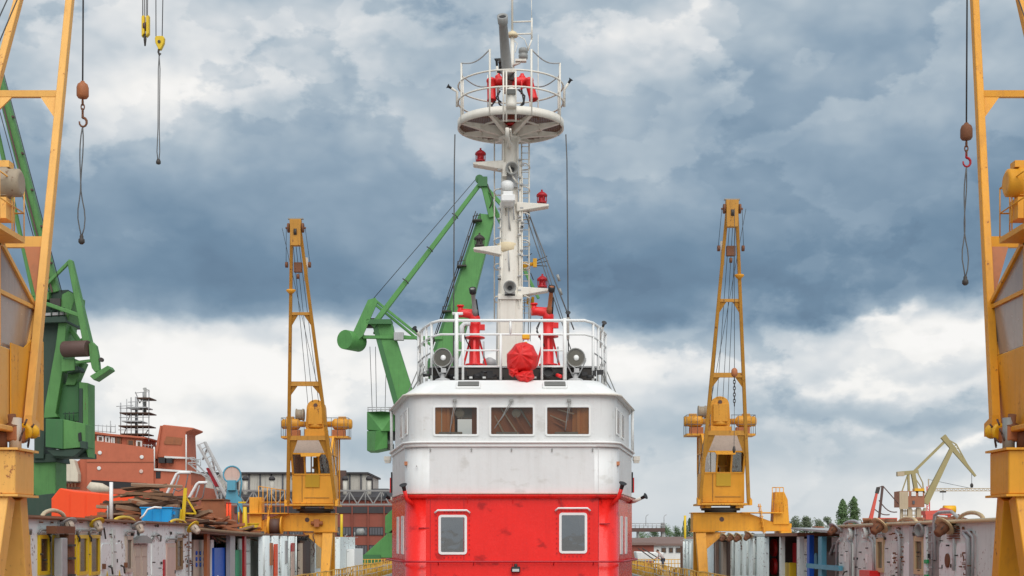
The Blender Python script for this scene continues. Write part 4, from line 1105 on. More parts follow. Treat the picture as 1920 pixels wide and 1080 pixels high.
    for s_ in (inner, -inner):
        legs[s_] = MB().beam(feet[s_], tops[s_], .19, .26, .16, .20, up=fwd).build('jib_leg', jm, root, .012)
    for t in ((.25, .45, .70) if fy < 0 else (.285, .53, .80)):
        a, b = feet[inner].lerp(tops[inner], t), feet[-inner].lerp(tops[-inner], t)
        cbm = MB().beam(a, b, .14, .26 if t < .5 else .16, up=(0, 0, 1)).build('cross_bar', jm, root)
        for s_, p in ((inner, a), (-inner, b)):
            o_ = b if s_ == inner else a; dv = (o_ - p).normalized(); L = min(.55, (o_ - p).length * .4)
            lo_ = feet[s_].lerp(tops[s_], t - .045 if t > .3 else t - .10)
            MB().prism([p + dv * .05 - fwd * .03, p + dv * L - fwd * .03, lo_ + dv * .05 - fwd * .03], fwd * .06).build('gusset_plate', 'rust_primer' if (t < .3 and fy > 0) else jm, cbm)
    hc = (tops[inner] + tops[-inner]) / 2; wd = abs(hi_x - ho_x)
    m = MB(); m.beam(hc - V((0, 0, 1.1)), hc + V((0, 0, .35)), wd + .1, .34, wd + .2, .4, up=fwd); hd = m.build('jib_head', jm, root, .02)
    MB().beam(hc + V((-.42, 0, .40)), hc + V((.42, 0, .40)), .24, .06).build('head_plate', 'grey_metal', hd)
    for s_ in (-1, 1):
        c = hc + V((s_ * (wd / 2 + .18), 0, -.1)); MB().lathe([(.26, -.05), (.26, .05)], c, (1, 0, 0), 14).build('sheave', 'rust', hd)
        MB().lathe([(.05, -.16), (.05, .16)], c, (1, 0, 0), 8).build('sheave_pin', 'rust', hd)
    MB().lathe([(.2, -.08), (.2, .08)], hc + fwd * .1 + V((0, 0, -.35)), (1, 0, 0), 12).build('head_sheave', 'dark', hd)
    # tackle half way up the head
    tk = feet[inner].lerp(tops[inner], .86).lerp(feet[-inner].lerp(tops[-inner], .86), .5)
    m = MB(); m.box(tk, (wd * .8 + .1, .25, .55)); m.build('tackle', 'rust', root, .02)
    for s_ in (-1, 1): MB().lathe([(.16, -.07), (.16, .07)], tk + V((s_ * (wd / 2 + .42), 0, .15)), (1, 0, 0), 10).build('tackle_sheave', 'rust', root)
    MB().lathe([(.14, -.07), (.14, .07)], tk + V((0, 0, -.5)), (1, 0, 0), 10).build('tackle_sheave', 'rust', root)
    sp_ = feet[inner].lerp(tops[inner], .85); MB().cyl(sp_ - fwd * .2 - V((0, 0, .55)) * 1, sp_ - fwd * .25 + V((0, 0, .75)), .11, 10).build('spring_buffer', 'beige', root)
    sc_ = feet[-inner if fy < 0 else inner].lerp(tops[-inner if fy < 0 else inner], .79); MB().lathe([(.25, 0), (.28, .05), (.12, .22)], sc_ - V((0, 0, .1)), (0, 0, -1), 12).build('rope_guard', mat, root)
    # ropes
    win = W(-.3, 0, zm + 1.2)
    for j, dx in enumerate((-.22, -.08, .08, .22)):
        MB().tube([hc + V((dx, 0, -.2)), win + V((dx * 2.2, 0, 0))], .016, 5).build('hoist_rope', 'rope', root)
    for s_ in (-1, 1):
        MB().tube([hc + V((s_ * (wd / 2 + .3), 0, -.1)), tk + V((s_ * (wd / 2 + .45), 0, .15))], .014, 5).build('side_rope', 'rope', root)
    MB().tube([hc + V((-side * -.75, 0, -.1)), feet[inner].lerp(tops[inner], .0) + V((-side * .15, 0, 1.5))] if fy < 0 else [hc + V((side * .5, 0, -.1)), W(-1.2, side * 1.0, zm)], .014, 5).build('guy_rope', 'rope', root)
    return root, hc
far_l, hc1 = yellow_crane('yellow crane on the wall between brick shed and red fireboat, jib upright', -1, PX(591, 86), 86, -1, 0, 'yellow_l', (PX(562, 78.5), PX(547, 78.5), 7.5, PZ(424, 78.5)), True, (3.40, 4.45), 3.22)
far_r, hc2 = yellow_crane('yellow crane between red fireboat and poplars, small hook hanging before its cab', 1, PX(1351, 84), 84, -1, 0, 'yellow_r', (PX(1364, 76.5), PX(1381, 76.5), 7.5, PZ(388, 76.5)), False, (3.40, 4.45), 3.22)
near_l, hc3 = yellow_crane('large yellow crane cut by the frame edge in front of white windowed wall', -1, -12.45, 31, 1, .35, 'yellow_pale', (-11.40, -12.05, 7.0, 21.6), True, (3.88, 4.82), 3.5)
near_r, hc4 = yellow_crane('large yellow crane cut by the frame edge in front of grey piped wall', 1, 12.45, 31, 1, .35, 'yellow_r', (12.15, 12.6, 7.0, 21.6), False, (3.88, 4.82), 3.5)
for rt, s_ in ((near_l, -1), (near_r, 1)):    # rusty gearing under the near cabs
    c = V((s_ * 11.0, 31.7, 5.2)); random.seed(5)
    MB().lathe([(.5, -.25), (.62, -.2), (.62, .1), (.5, .15)], c + V((s_ * .75, -.4, -.05)), (0, 0, 1), 18).build('slewing_gear', 'rust', rt)
    MB().box(c + V((s_ * .1, .0, .05)), (.34, .7, .34)).build('gearbox', 'rust_primer', rt, .03)
    MB().lathe([(.14, 0), (.2, .02), (.2, .07), (.13, .1), (.13, .3), (.17, .32), (.16, .38)], c + V((-s_ * .02, .25, .12)), (-s_ * .3, .9, .1), 14).build('brake_drum', 'yellow_deep', rt)
    MB().lathe([(.10, 0), (.16, .02), (.16, .08), (.09, .12), (.09, .3)], c + V((s_ * .05, -.2, .18)), (0, -.3, 1), 12).build('pinion_shaft', 'rust', rt)
    m = MB()
    for i in range(10):
        d = V((-s_ * random.uniform(.0, .2), random.uniform(-.4, .55), random.uniform(-.12, .25)))
        if i % 2: m.cyl(c + d, c + d + V((-s_ * .05, .02, random.uniform(.08, .2))), .022, 7)
        else: m.tube([c + d, c + d + V((-s_ * .05, .1, .1)), c + d + V((0, .22, .02)), c + d + V((s_ * .05, .3, -.1))], .02, 6)
    m.stuff('gear_fittings', 'brown_drum', rt)
    if s_ < 0: MB().prism([(-11.21, 31 + u, z) for u, z in ((.75, 5.6), (2.95, 5.5), (2.95, 7.62), (2.35, 7.66), (1.6, 7.3), (.75, 7.3))], (.03, 0, 0)).build('cab_side_plate', 'yellow_l', rt); MB().tube([(-11.17, 33.5 + .1 * math.cos(t / 6 * 2 + 2.2), 6.85 + .22 * math.sin(t / 6 * 2 + 2.2)) for t in range(7)], .018, 5).build('plate_grip', 'dark', rt)
    MB().tube([(s_ * 11.0, 31.5, 4.85), (s_ * 11.0, 31.5, 5.6)], .14, 8).build('cable_trunk', 'beige' if s_ < 0 else 'grey_metal', rt)

# ---------------------------------------------------------------- hooks hanging from the near cranes
def small_hook(px, Y, rope_top, py_ball, py_hook, py_end, label, ball_mat, hook_mat):
    x = PX(px, Y); root = thing('crane_hook', label, 'hook', (x, Y, PZ(py_end, Y)), 'hooks hanging from the crane jibs')
    zb = PZ(py_ball, Y); zh = PZ(py_hook, Y); ze = PZ(py_end, Y); kk = Y / F
    MB().tube([(x + .04, Y, rope_top), (x, Y, zb + .2)], .022, 6).build('rope', 'rope', root)
    MB().lathe([(.05, .25), (.06, .22), (.13, .17), (.16, .08), (.16, -.14), (.12, -.2), (.05, -.22)], (x, Y, zb), (0, 0, 1), 16).build('ball_weight', ball_mat, root)
    z = zb - .22; i = 0
    while z > zh + .22:
        c = V((x, Y, z - .09)); a = i % 2; pts = []
        for j in range(10):
            an = 2 * math.pi * j / 10; d = .045 * math.cos(an); h = .085 * math.sin(an); pts.append(c + (V((d, 0, h)) if a else V((0, d, h))))
        MB().tube(pts, .018, 5, True).build('chain_link', 'rust', root); z -= .125; i += 1
    # hook
    pts = [V((x, Y, zh + .2)), V((x, Y, zh + .06))]
    for j in range(9):
        an = R(90 - j * 35); pts.append(V((x + .01 + .10 * math.cos(an) * 1.0, Y, zh - .06 + .12 * math.sin(an))))
    MB().tube(pts, [.03, .035] + [.038 - .002 * j for j in range(9)], 8).build('hook', hook_mat, root)
    # two-leg wire sling
    L = zh - ze - .35
    for s_ in (-1, 1):
        pts = [V((x, Y, zh - .16))]
        for j in range(1, 12):
            t = j / 12; w = .075 * (math.sin(t * math.pi * 2.2) * (1 - t) * .6 + 1.3 * math.exp(-((t - .8) / .16) ** 2)); pts.append(V((x + s_ * w - .05 * math.sin(t * 3), Y + s_ * .02, zh - .16 - L * t)))
        pts.append(V((x - .03, Y, zh - .16 - L)))
        MB().tube(pts, .018, 5).build('sling', 'wire', root)
    m = MB(); c = V((x - .03, Y, ze + .1)); m.lathe([(.03, .16), (.05, .12), (.05, .06), (.08, .03), (.085, -.05), (.04, -.1)], c, (0, 0, 1), 10); m.build('shackle', 'dark', root)
small_hook(155, 38, hc3.z - .1, 170, 225, 458, 'orange ball hook with knotted wire sling left of the yellow jib cut by frame', 'rust_primer', 'rust')
small_hook(1812, 38, hc4.z - .1, 248, 300, 535, 'brown ball hook with red snap hook and sling near right jib', 'rust', 'red_lamp')
# little hook of the far crane
x, Y = PX(1377, 76), 76.0
hk = thing('crane_hook', 'tiny orange hook with chain hanging before the cab of the crane by the poplars', 'hook', (x, Y, PZ(850, Y)), 'hooks hanging from the crane jibs')
MB().tube([(x, Y, hc2.z - .2), (x, Y, PZ(697, Y))], .016, 5).build('rope', 'rope', hk)
MB().lathe([(.08, .28), (.16, .18), (.18, 0), (.14, -.14), (.06, -.2)], (x, Y, PZ(700, Y)), (0, 0, 1), 12).build('ball_weight', 'rust_primer', hk)
for i in range(9):
    c = V((x, Y, PZ(710, Y) - .17 * i)); pts = [c + (V((.06 * math.cos(a), 0, .12 * math.sin(a))) if i % 2 else V((0, .06 * math.cos(a), .12 * math.sin(a)))) for a in [2 * math.pi * j / 8 for j in range(8)]]
    MB().tube(pts, .022, 5, True).build('chain_link', 'dark', hk)
MB().tube([(x, Y, PZ(757, Y)), (x - .02, Y, PZ(840, Y))], .016, 5).build('sling', 'wire', hk)
MB().lathe([(.05, .2), (.09, 0), (.05, -.15)], (x - .02, Y, PZ(844, Y)), (0, 0, 1), 8).build('shackle', 'dark', hk)

# ================================================================ deckhouses along the two dock walls
XW = 12.3
def wallspace(side, X=XW):
    """maps photo columns to distances along the plane x = side*X"""
    def Yof(px): return X * F / abs(px - CX)
    def pt(px, py, out=0.0):
        Y = Yof(px); return V((side * (X - out), Y, PZ(py, Y)))
    return Yof, pt
YL, ptL = wallspace(-1); YRt, ptR = wallspace(1)
def slab(side, Yof, px0, px1, z0, z1, d, name, mat, parent, inset=0.0, bevel=0.0):
    """box on the wall plane between two photo columns, standing proud by d towards the basin"""
    a, b = sorted((Yof(px0), Yof(px1)))
    x0, x1 = sorted((side * (XW - d), side * (XW + inset)))
    return MB().bx(x0, x1, a, b, z0, z1).build(name, mat, parent, bevel)
def arched(side, Yof, px0, px1, z0, z1, d, name, mat, parent, r=.18, inset=0.0):
    """plate with rounded top corners"""
    a, b = sorted((Yof(px0), Yof(px1))); r = min(r, (b - a) / 2 * .98); pts = [(a, z0), (b, z0)]
    for k in range(5): an = R(90 * k / 4); pts.append((b - r + r * math.cos(an), z1 - r + r * math.sin(an)))
    for k in range(5): an = R(90 + 90 * k / 4); pts.append((a + r + r * math.cos(an), z1 - r + r * math.sin(an)))
    return MB().prism([(side * (XW + inset), y, z) for y, z in pts], (-side * (d + inset), 0, 0)).build(name, mat, parent)
def wwin(side, Yof, px0, px1, py0, py1, parent, fm, pm, t=.10, name='window'):
    a, b = sorted((Yof(px0), Yof(px1))); Ym = (a + b) / 2
    z0, z1 = PZ(py1, Ym), PZ(py0, Ym)
    w = window(parent, (side * XW, Ym, (z0 + z1) / 2), (-side, 0, 0), b - a, z1 - z0, fm, pm, t, .07, name)
    # drip mould over the opening
    MB().tube([(side * (XW - .05), a - .06, z1 + .02), (side * (XW - .09), a + .02, z1 + .13), (side * (XW - .09), b - .02, z1 + .13), (side * (XW - .05), b + .06, z1 + .02)], .035, 6).build('drip_mould', 'grey_metal', w)
    return w
def hoop(side, Yof, px0, px1, pytop, ztop, parent, mat, X=XW, r=.055):
    a, b = sorted((X * F / abs(px0 - CX), X * F / abs(px1 - CX))); h = PZ(pytop, (a + b) / 2) - ztop
    pts = [(side * (X - .05), (a + b) / 2 - (b - a) / 2 * math.cos(math.pi * i / 10), ztop + h * math.sin(math.pi * i / 10)) for i in range(11)]
    return MB().tube(pts, r, 8).build('hoop_pipe', mat, parent)
def bulk_lamp(side, Yof, px, py, parent, brim, tilt=.4, s=1.0, name='wall_lamp'):
    Y = Yof(px); c = V((side * (XW - .28 * s), Y, PZ(py, Y))); ax = V((-side * tilt, -.35, -.8)).normalized()
    s *= .78; m = MB(); m.lathe([(.10 * s, -.16 * s), (.17 * s, -.10 * s), (.17 * s, .10 * s), (.14 * s, .12 * s), (.13 * s, .26 * s), (.08 * s, .30 * s)], c, ax, 14)
    o = m.build(name, 'rust' if side > 0 else 'beige', parent)
    MB().lathe([(.08 * s, -.17 * s), (.31 * s, -.10 * s), (.32 * s, -.07 * s), (.2 * s, -.08 * s)], c, ax, 16).build('shade', brim, o)
    m = MB(); m.tube([c - ax * .12 * s, c - ax * .2 * s + V((side * .1, 0, .02)), V((side * XW, Y, c.z + .1))], .03, 6)
    for a in range(4): m.tube([c + ax * .05 + V((0, .22 * s * math.cos(a * 1.57), .1)), c + ax * .3 * s], .012, 4)
    m.build('lamp_arm', 'dark', o)
    return o
def pipe(side, Yof, pts, parent, r=.04, mat='galv', out=.08, name='pipe'):
    return MB().tube([V((side * (XW - out), Yof(px), PZ(py, Yof(px)))) for px, py in pts], r, 7).build(name, mat, parent)
def wall_clutter(side, Yof, px0, px1, py0, py1, n, parent, seed, mat='dark'):
    random.seed(seed); m = MB()
    for i in range(n):
        px, py = random.uniform(px0, px1), random.uniform(py0, py1); Y = Yof(px); c = V((side * (XW - .04), Y, PZ(py, Y)))
        if random.random() < .5: m.box(c, (.06, random.uniform(.02, .06), random.uniform(.02, .13)))
        else: m.cyl(c, c + V((-side * .1, 0, 0)), random.uniform(.012, .03), 6)
    return m.stuff('fittings', mat, parent)

# ---- left, white house with windows
HA = 3.47
da = thing('dock_deckhouse', 'white weathered deckhouse with yellow window frames behind the big crane', 'deckhouse', (-14.5, 45, 0), 'deckhouses on the dock walls')
y_a0, y_a1 = 24.0, YL(359)
MB().bx(-16.8, -XW, y_a0, y_a1, 0, HA).build('wall', 'dock_white', da)
MB().bx(-16.85, -XW + .10, y_a0 - .05, y_a1 + .05, HA + .002, HA + .06).build('roof', 'dock_edge', da)
MB().tube([(-XW + .10, y_a0, HA + .0), (-XW + .10, y_a1, HA + .0)], .05, 6).build('roof_edge', 'dock_edge', da)
for p0, p1 in ((-15, 22), (30, 52), (70, 90), (98, 118), (122, 140), (144, 162), (166, 184)):
    wwin(-1, YL, p0, p1, 1003, 1078, da, 'frame_yellow', 'glass_brown')
arched(-1, YL, 188, 207, .35, 2.78, .035, 'door', 'dock_white', da); arched(-1, YL, 214, 233, .35, 2.78, .035, 'door', 'dock_white', da)
slab(-1, YL, 207.5, 213.5, 0, HA - .25, .06, 'pilaster', 'dock_grey', da)
for px in (190, 231): 
    for z in (1.0, 2.1): MB().box((-XW + .08, YL(px), z), (.1, .09, .16)).build('hinge', 'rust', da)
for px in (201, 224):
    MB().tube([(-XW + .04, YL(px), 2.1), (-XW + .14, YL(px), 2.05), (-XW + .14, YL(px) + .1, 1.85)], .03, 6).build('handle', 'dark', da)
    MB().prism([(-XW + .041, YL(px) - .25, 1.75), (-XW + .041, YL(px) - .05, 1.75), (-XW + .041, YL(px) - .15, 1.95)], (.01, 0, 0)).build('warning_sign', 'frame_yellow', da)
wwin(-1, YL, 233.5, 246, 1005, 1073, da, 'beige', 'glass_brown', .12)
for p0, p1 in ((249, 260.5), (262, 273.5)):
    dd_ = slab(-1, YL, p0, p1, 0.05, 2.74, .05, 'door_leaf', 'beige', da, bevel=.01)
    ya, yb = sorted((YL(p0 + 1.5), YL(p1 - 1.5)))
    for z0_, z1_ in ((2.35, 2.65), (.9, 2.2)): MB().bx(-XW + .05, -XW + .066, ya, yb, z0_, z1_).build('door_panel', 'beige', dd_)
a, b = sorted((YL(247), YL(276)))
m = MB(); m.prism([(-XW, a - .05, 2.78), (-XW, b + .05, 2.78), (-XW, b + .05, 2.9), (-XW, (a + b) / 2 + .3, 3.04), (-XW, (a + b) / 2 - .3, 3.04), (-XW, a - .05, 2.9)], (.16, 0, 0)); m.build('door_hood', 'grey_metal', da)
arched(-1, YL, 283, 297, 1.35, 3.02, .04, 'blank_window', 'dock_white', da, .25)
a, b = sorted((YL(282), YL(298))); MB().tube([(-XW + .05, a, 2.85), (-XW + .1, a + .1, 3.02), (-XW + .1, (a + b) / 2, 3.09), (-XW + .1, b - .1, 3.02), (-XW + .05, b, 2.85)], .035, 6).build('drip_mould', 'grey_metal', da)
dd_ = slab(-1, YL, 311, 327, .05, 2.78, .05, 'door', 'pink', da); slab(-1, YL, 313, 325, 2.62, 2.72, .062, 'door_light', 'beige', dd_)
a, b = sorted((YL(310), YL(328))); MB().tube([(-XW + .04, a, 2.84), (-XW + .09, a + .1, 2.93), (-XW + .09, b - .1, 2.93), (-XW + .04, b, 2.84)], .04, 6).build('drip_mould', 'grey_metal', da)
wwin(-1, YL, 328.5, 340, 1008, 1068, da, 'frame_brown', 'glass_brown', .12)
MB().lathe([(.17, 0), (.17, .03), (.12, .03), (.12, 0)], (-XW + .001, YL(259), 3.2), (1, 0, 0), 14).build('ring_port', 'dark', da)
slab(-1, YL, 305.5, 308, 1.55, 2.2, .05, 'hose_box', 'red_lamp', da)
MB().box((-XW + .2, YL(192), 1.55), (.3, 1.9, .5)).build('chest', 'rust', da)
for p0, p1, py in ((75, 118, 957), (212, 249, 970), (316, 346, 975)): hoop(-1, YL, p0, p1, py, HA, da, 'cream' if p0 < 100 else 'frame_yellow')
for px, py, br in ((166, 983, 'frame_yellow'), (112, 984, 'galv'), (246, 988, 'galv'), (348, 990, 'frame_yellow')): bulk_lamp(-1, YL, px, py, da, br, .5 if px < 300 else .9, .95 if px < 300 else 1.15)
wall_clutter(-1, YL, 64, 355, 985, 1076, 40, da, 21); wall_clutter(-1, YL, 60, 350, 976, 982, 22, da, 22, 'rust'); wall_clutter(-1, YL, 340, 356, 1000, 1075, 26, da, 23, 'rust')
pipe(-1, YL, [(183, 996), (190, 990), (193, 1010)], da, .025, 'dark'); pipe(-1, YL, [(350, 1080), (350, 1000), (346, 992)], da, .03)
for px in (120, 143, 165, 88):
    Y = YL(px); MB().tube([(-XW + .06, Y - .1, 3.05), (-XW + .1, Y, 2.95), (-XW + .08, Y + .03, 2.85)], .03, 6).build('bracket', 'dark', da)
# rusty gallows post in front of the windows
ga = thing('gallows_post', 'rusty brown steel post with short arm beside a grey post before yellow windows', 'post', (-12.0, YL(104), 0))
MB().bx(-12.1, -11.85, YL(97.5), YL(109), 0, 3.05).build('post', 'rust', ga)
MB().bx(-12.11, -11.84, YL(73), YL(109), 3.06, 3.26).build('arm', 'rust', ga)
for z in (1.5, 1.95, 2.4, 2.75): MB().box((-11.80, YL(100), z), (.1, .35, .06)).build('cleat', 'dark', ga)
gp = MB().bx(-12.08, -11.86, YL(85), YL(96), 0, 2.95); gp.build('grey_post', 'galv', ga, .02)
# ---- left, open bay with cabinets
HB = 3.34
db = thing('dock_deckhouse', 'open-fronted bay of the dock house with blue and green cabinets inside', 'deckhouse', (-14.5, 61, 0), 'deckhouses on the dock walls')
yb0, yb1 = y_a1 + .06, YL(486)
MB().bx(-16.8, -14.4, yb0, yb1, 0, HB - .2).build('back_wall', 'dark', db)
MB().bx(-16.85, -14.39, yb0, yb1, HB - .19, HB).build('roof_back', 'dock_edge', db)
m = MB(); n = 14       # sagging front edge of the roof
for i in range(n):
    ya, yb_ = yb0 + (yb1 - yb0) * i / n, yb0 + (yb1 - yb0) * (i + 1) / n
    sa, sb = [-.13 * math.sin(math.pi * t * .5 / n * 1.0) for t in (i, i + 1)]
    m.add([(-14.4, ya, HB + sa), (-14.4, yb_, HB + sb), (-12.15, yb_, HB + sb), (-12.15, ya, HB + sa), (-14.4, ya, HB + sa - .16), (-14.4, yb_, HB + sb - .16), (-12.15, yb_, HB + sb - .16), (-12.15, ya, HB + sa - .16)], [(0, 1, 2, 3), (7, 6, 5, 4), (3, 2, 6, 7)])
m.build('roof', 'dock_edge', db)
MB().tube([(-12.12, yb0 + (yb1 - yb0) * i / n, HB - .03 - .13 * math.sin(math.pi * .5 * i / n)) for i in range(n + 1)], .07, 6).build('roof_edge', 'frame_brown', db)
def bay(px0, px1, pytop, name, mat, parent, X=12.75, depth=.5, z0=.0):
    a, b = sorted((X * F / abs(px0 - CX), X * F / abs(px1 - CX))); z1 = PZ(pytop, (a + b) / 2)
    s_ = -1 if px0 < CX else 1
    x0, x1 = sorted((s_ * X, s_ * (X + depth)))
    return MB().bx(x0, x1, a, b, z0, z1).build(name, mat, parent, .01)
sw = bay(363, 387, 1012, 'switch_panel', 'beige', db)
for r_ in range(3):
    for c_ in range(3):
        px, py = 367.5 + c_ * 7.2, 1037 + r_ * 11; Y = 12.75 * F / (CX - px); MB().lathe([(.095, 0), (.085, .05)], (-12.75, Y, PZ(py, Y)), (1, 0, 0), 10).build('knob', 'blue_cab', sw)
bay(388.5, 393.5, 1000, 'column', 'rust_primer', db, 12.4, .15); bay(395.5, 401, 1012, 'white_board', 'white_box', db, 12.7, .05)
bc = bay(402, 427, 1027, 'blue_cabinet', 'blue_cab', db, 12.6, .8)
Y = 12.6 * F / (CX - 408); MB().tube([(-12.59, Y + .25 * math.cos(t / 9 * 3.6 + 1.2), 1.15 + .22 * math.sin(t / 9 * 3.6 + 1.2)) for t in range(10)], .02, 5).build('painted_curve', 'white_box', bc)
bay(432, 441, 1001, 'column', 'galv', db, 12.35, .2); bay(426, 455, 1020, 'green_cabinet', 'green_dark2', db, 13.6, .5)
bay(442, 457, 1031, 'green_cabinet', 'teal_green', db, 12.6, .6); bay(440, 451, 1021, 'green_cabinet', 'teal_green', db, 13.1, .5)
bay(458.5, 462, 1003, 'column', 'red_lamp', db, 12.35, .12)
for i in range(5):
    zt0 = 2.95 - i * .62; a, b = sorted((YL(463), YL(485))); MB().bx(-12.75, -12.70, a, b, zt0 - .58, zt0).build('wall_panel', 'dock_grey', db)
MB().box((-12.9, YL(372), .7), (.7, 1.3, 1.4)).build('work_bench', 'rust_primer', db)
MB().tube([(-12.5, YL(362), 2.6), (-12.45, YL(363), 1.9), (-12.5, YL(365), 1.3)], [.06, .14, .10], 8).build('hanging_coat', 'trousers', db)
random.seed(31); m = MB()
for i in range(12):
    px = random.uniform(400, 460); Y = 12.9 * F / (CX - px); m.beam((-12.9 - random.random(), Y, 3.05), (-12.6 - random.random(), Y + random.uniform(.5, 1.5), 2.75 + random.random() * .3), .1, .05)
m.stuff('loose_boards', 'wood_light', db)
# ---- left, rounded white bays, dark doorway, louvre
HC = 3.2
dc = thing('dock_deckhouse', 'white dock house of rounded bays with orange stripes under the crane beam', 'deckhouse', (-14.5, 80, 0), 'deckhouses on the dock walls')
yc0, yc1 = yb1 + .05, YL(628)
MB().bx(-16.8, -12.9, yc0, yc1, 0, HC - .1).build('wall', 'dock_grey', dc)
MB().bx(-16.85, -12.2, yc0, yc1, HC - .09, HC).build('roof', 'dock_edge', dc)
def rbay(side, Yof, px0, px1, z1, parent, mat, bulge=.22, name='bay_panel'):
    a, b = sorted((Yof(px0), Yof(px1))); m = MB(); n = 8; lo, hi = [], []
    for i in range(n + 1):
        t = i / n; y = a + (b - a) * t; o = bulge * (1 - abs(2 * t - 1) ** 3)
        lo.append(V((side * (XW + .05 - o), y, 0))); hi.append(V((side * (XW + .05 - o), y, z1)))
    for i in range(n): m.add([lo[i], lo[i + 1], hi[i + 1], hi[i]], [(0, 1, 2, 3)], True)
    back = [V((side * (XW + .4), b, 0)), V((side * (XW + .4), a, 0))]
    m.add([*hi, V((side * (XW + .4), b, z1)), V((side * (XW + .4), a, z1))], [tuple(range(n + 3))])
    return m.build(name, mat, parent)
for p0, p1 in ((486.5, 505), (506, 521), (522, 537), (538, 551)): rbay(-1, YL, p0, p1, HC - .1, dc, 'dock_white')
for px, w_ in ((490, 2), (505.5, 1.5), (521.5, 1.5), (537.5, 1.5), (551, 2)): pipe(-1, YL, [(px, 1080), (px, 1006)], dc, .05, 'dock_white', .12)
for p0, p1, py0, py1, mt in ((507, 513, 1020, 1080, 'orange'), (499.5, 504, 1018, 1060, 'rust_primer'), (540, 545, 1018, 1034, 'red_lamp'), (528, 532, 1014, 1056, 'galv'), (540, 545, 1034, 1080, 'pink')):
    a, b = sorted((YL(p0), YL(p1))); Ym = (a + b) / 2; MB().bx(-XW + .17, -XW + .22, a, b, max(0, PZ(py1, Ym)), PZ(py0, Ym)).build('stripe_board', mt, dc)
MB().bx(-12.88, -12.80, YL(552), YL(590), 0, 3.0).build('doorway', 'dark', dc)
MB().bx(-12.6, -12.5, YL(569), YL(588), 0, 2.85).build('door', 'brown_drum', dc)
MB().bx(-12.45, -12.25, YL(563), YL(566), 0, 2.7).build('door_post', 'beige', dc)
lv = MB().bx(-12.85, -12.3, YL(590), YL(608), 0, 3.0).build('louvre', 'dock_white', dc)
for i in range(4):
    px = 593 + i * 4.1; MB().bx(-12.3, -12.24, YL(px), YL(px + 2.4), 1.1, 2.75).build('louvre_bar', 'louvre', lv)
MB().bx(-12.85, -12.35, YL(609), YL(627), 0, 3.0).build('grey_panel', 'dock_grey', dc)
wall_clutter(-1, YL, 488, 626, 1003, 1010, 50, dc, 33, 'dark'); wall_clutter(-1, YL, 488, 560, 1012, 1075, 50, dc, 34, 'dark'); wall_clutter(-1, YL, 490, 560, 1002, 1008, 18, dc, 35, 'galv'); wall_clutter(-1, YL, 608, 626, 1015, 1045, 12, dc, 37, 'black')
de = thing('dock_deckhouse', 'white end of the dock house beyond the yellow crane leg', 'deckhouse', (-14.5, 108, 0), 'deckhouses on the dock walls')
MB().bx(-16.8, -12.4, YL(640), YL(668), 0, 3.1).build('wall', 'dock_white', de); MB().bx(-12.38, -11.8, YL(652), YL(668.5), 0, 2.2).build('white_locker', 'white_box', de)
wall_clutter(-1, YL, 642, 668, 1003, 1035, 25, de, 36, 'galv')
MB().cyl((-12.7, 106, 3.1), (-12.7, 106, 4.8), .10, 8).build('vent_pipe', 'frame_yellow', de)
MB().lathe([(.2, 0), (.26, .1), (.26, .5), (.1, .6)], (-12.3, 113, 3.55), (1, -.3, 0), 10).build('floodlight', 'grey_metal', de)
MB().cyl((-12.5, 113, 3.1), (-12.5, 113, 3.5), .05, 6).build('lamp_stand', 'grey_metal', de)

# ---- right, grey house
HR_ = 3.40
ra = thing('dock_deckhouse', 'weathered grey deckhouse with pipes, portholes and two orange framed windows', 'deckhouse', (14.5, 42, 0), 'deckhouses on the dock walls')
MB().bx(XW, 16.8, 24, YRt(1574), 0, HR_).build('wall', 'dock_grey', ra)
MB().bx(XW - .1, 16.85, 23.95, YRt(1574) + .02, HR_ + .002, HR_ + .06).build('roof', 'dock_grey', ra)
MB().tube([(XW - .1, 24, HR_), (XW - .1, YRt(1574), HR_)], .055, 6).build('roof_edge', 'louvre', ra)
for p0, p1, mt in ((1575, 1600, 'dock_grey'), (1612, 1643, 'dock_grey'), (1661, 1690, 'dock_grey'), (1764, 1794, 'dock_white'), (1796, 1821, 'dock_white'), (1697, 1708, 'dock_white')):
    dr = arched(1, YRt, p0, p1, .3 if p1 - p0 > 12 else 1.5, 2.72 + .1, .05, 'door', mt, ra, .22)
    pc = (p0 + p1) / 2; Y = YRt(pc)
    if p1 - p0 > 12:
        MB().bx(XW - .07, XW - .05, Y - .09, Y + .09, 2.1, 2.42).build('notice', 'white_box', dr)
        MB().tube([(XW - .05, Y - .3, 1.75), (XW - .16, Y - .3, 1.72), (XW - .16, Y - .1, 1.6)], .03, 6).build('handle', 'dark', dr)
Y = YRt(1781); MB().lathe([(.20, 0), (.20, .04), (.15, .04)], (XW - .05, Y, PZ(1051, Y)), (-1, 0, 0), 16).build('porthole', 'rust', ra)
wwin(1, YRt, 1646, 1659.5, 1008, 1073, ra, 'louvre', 'glass_brown', .14); wwin(1, YRt, 1717, 1735, 1005, 1077, ra, 'louvre', 'glass_brown', .16)
slab(1, YRt, 1708.5, 1716, 0, HR_ - .05, .07, 'pilaster', 'alu', ra); slab(1, YRt, 1735.5, 1740, 0, HR_ - .1, .06, 'pilaster', 'dock_white', ra)
slab(1, YRt, 1741, 1764, 0, HR_ - .12, .012, 'ladder_recess', 'grey_metal', ra)
for py in (1002, 1017, 1032, 1048, 1064): pipe(1, YRt, [(1745, py), (1753, py)], ra, .022, 'galv', .08, 'rung')
pipe(1, YRt, [(1752, 1080), (1752, 996)], ra, .025, 'galv', .07, 'ladder_stile')
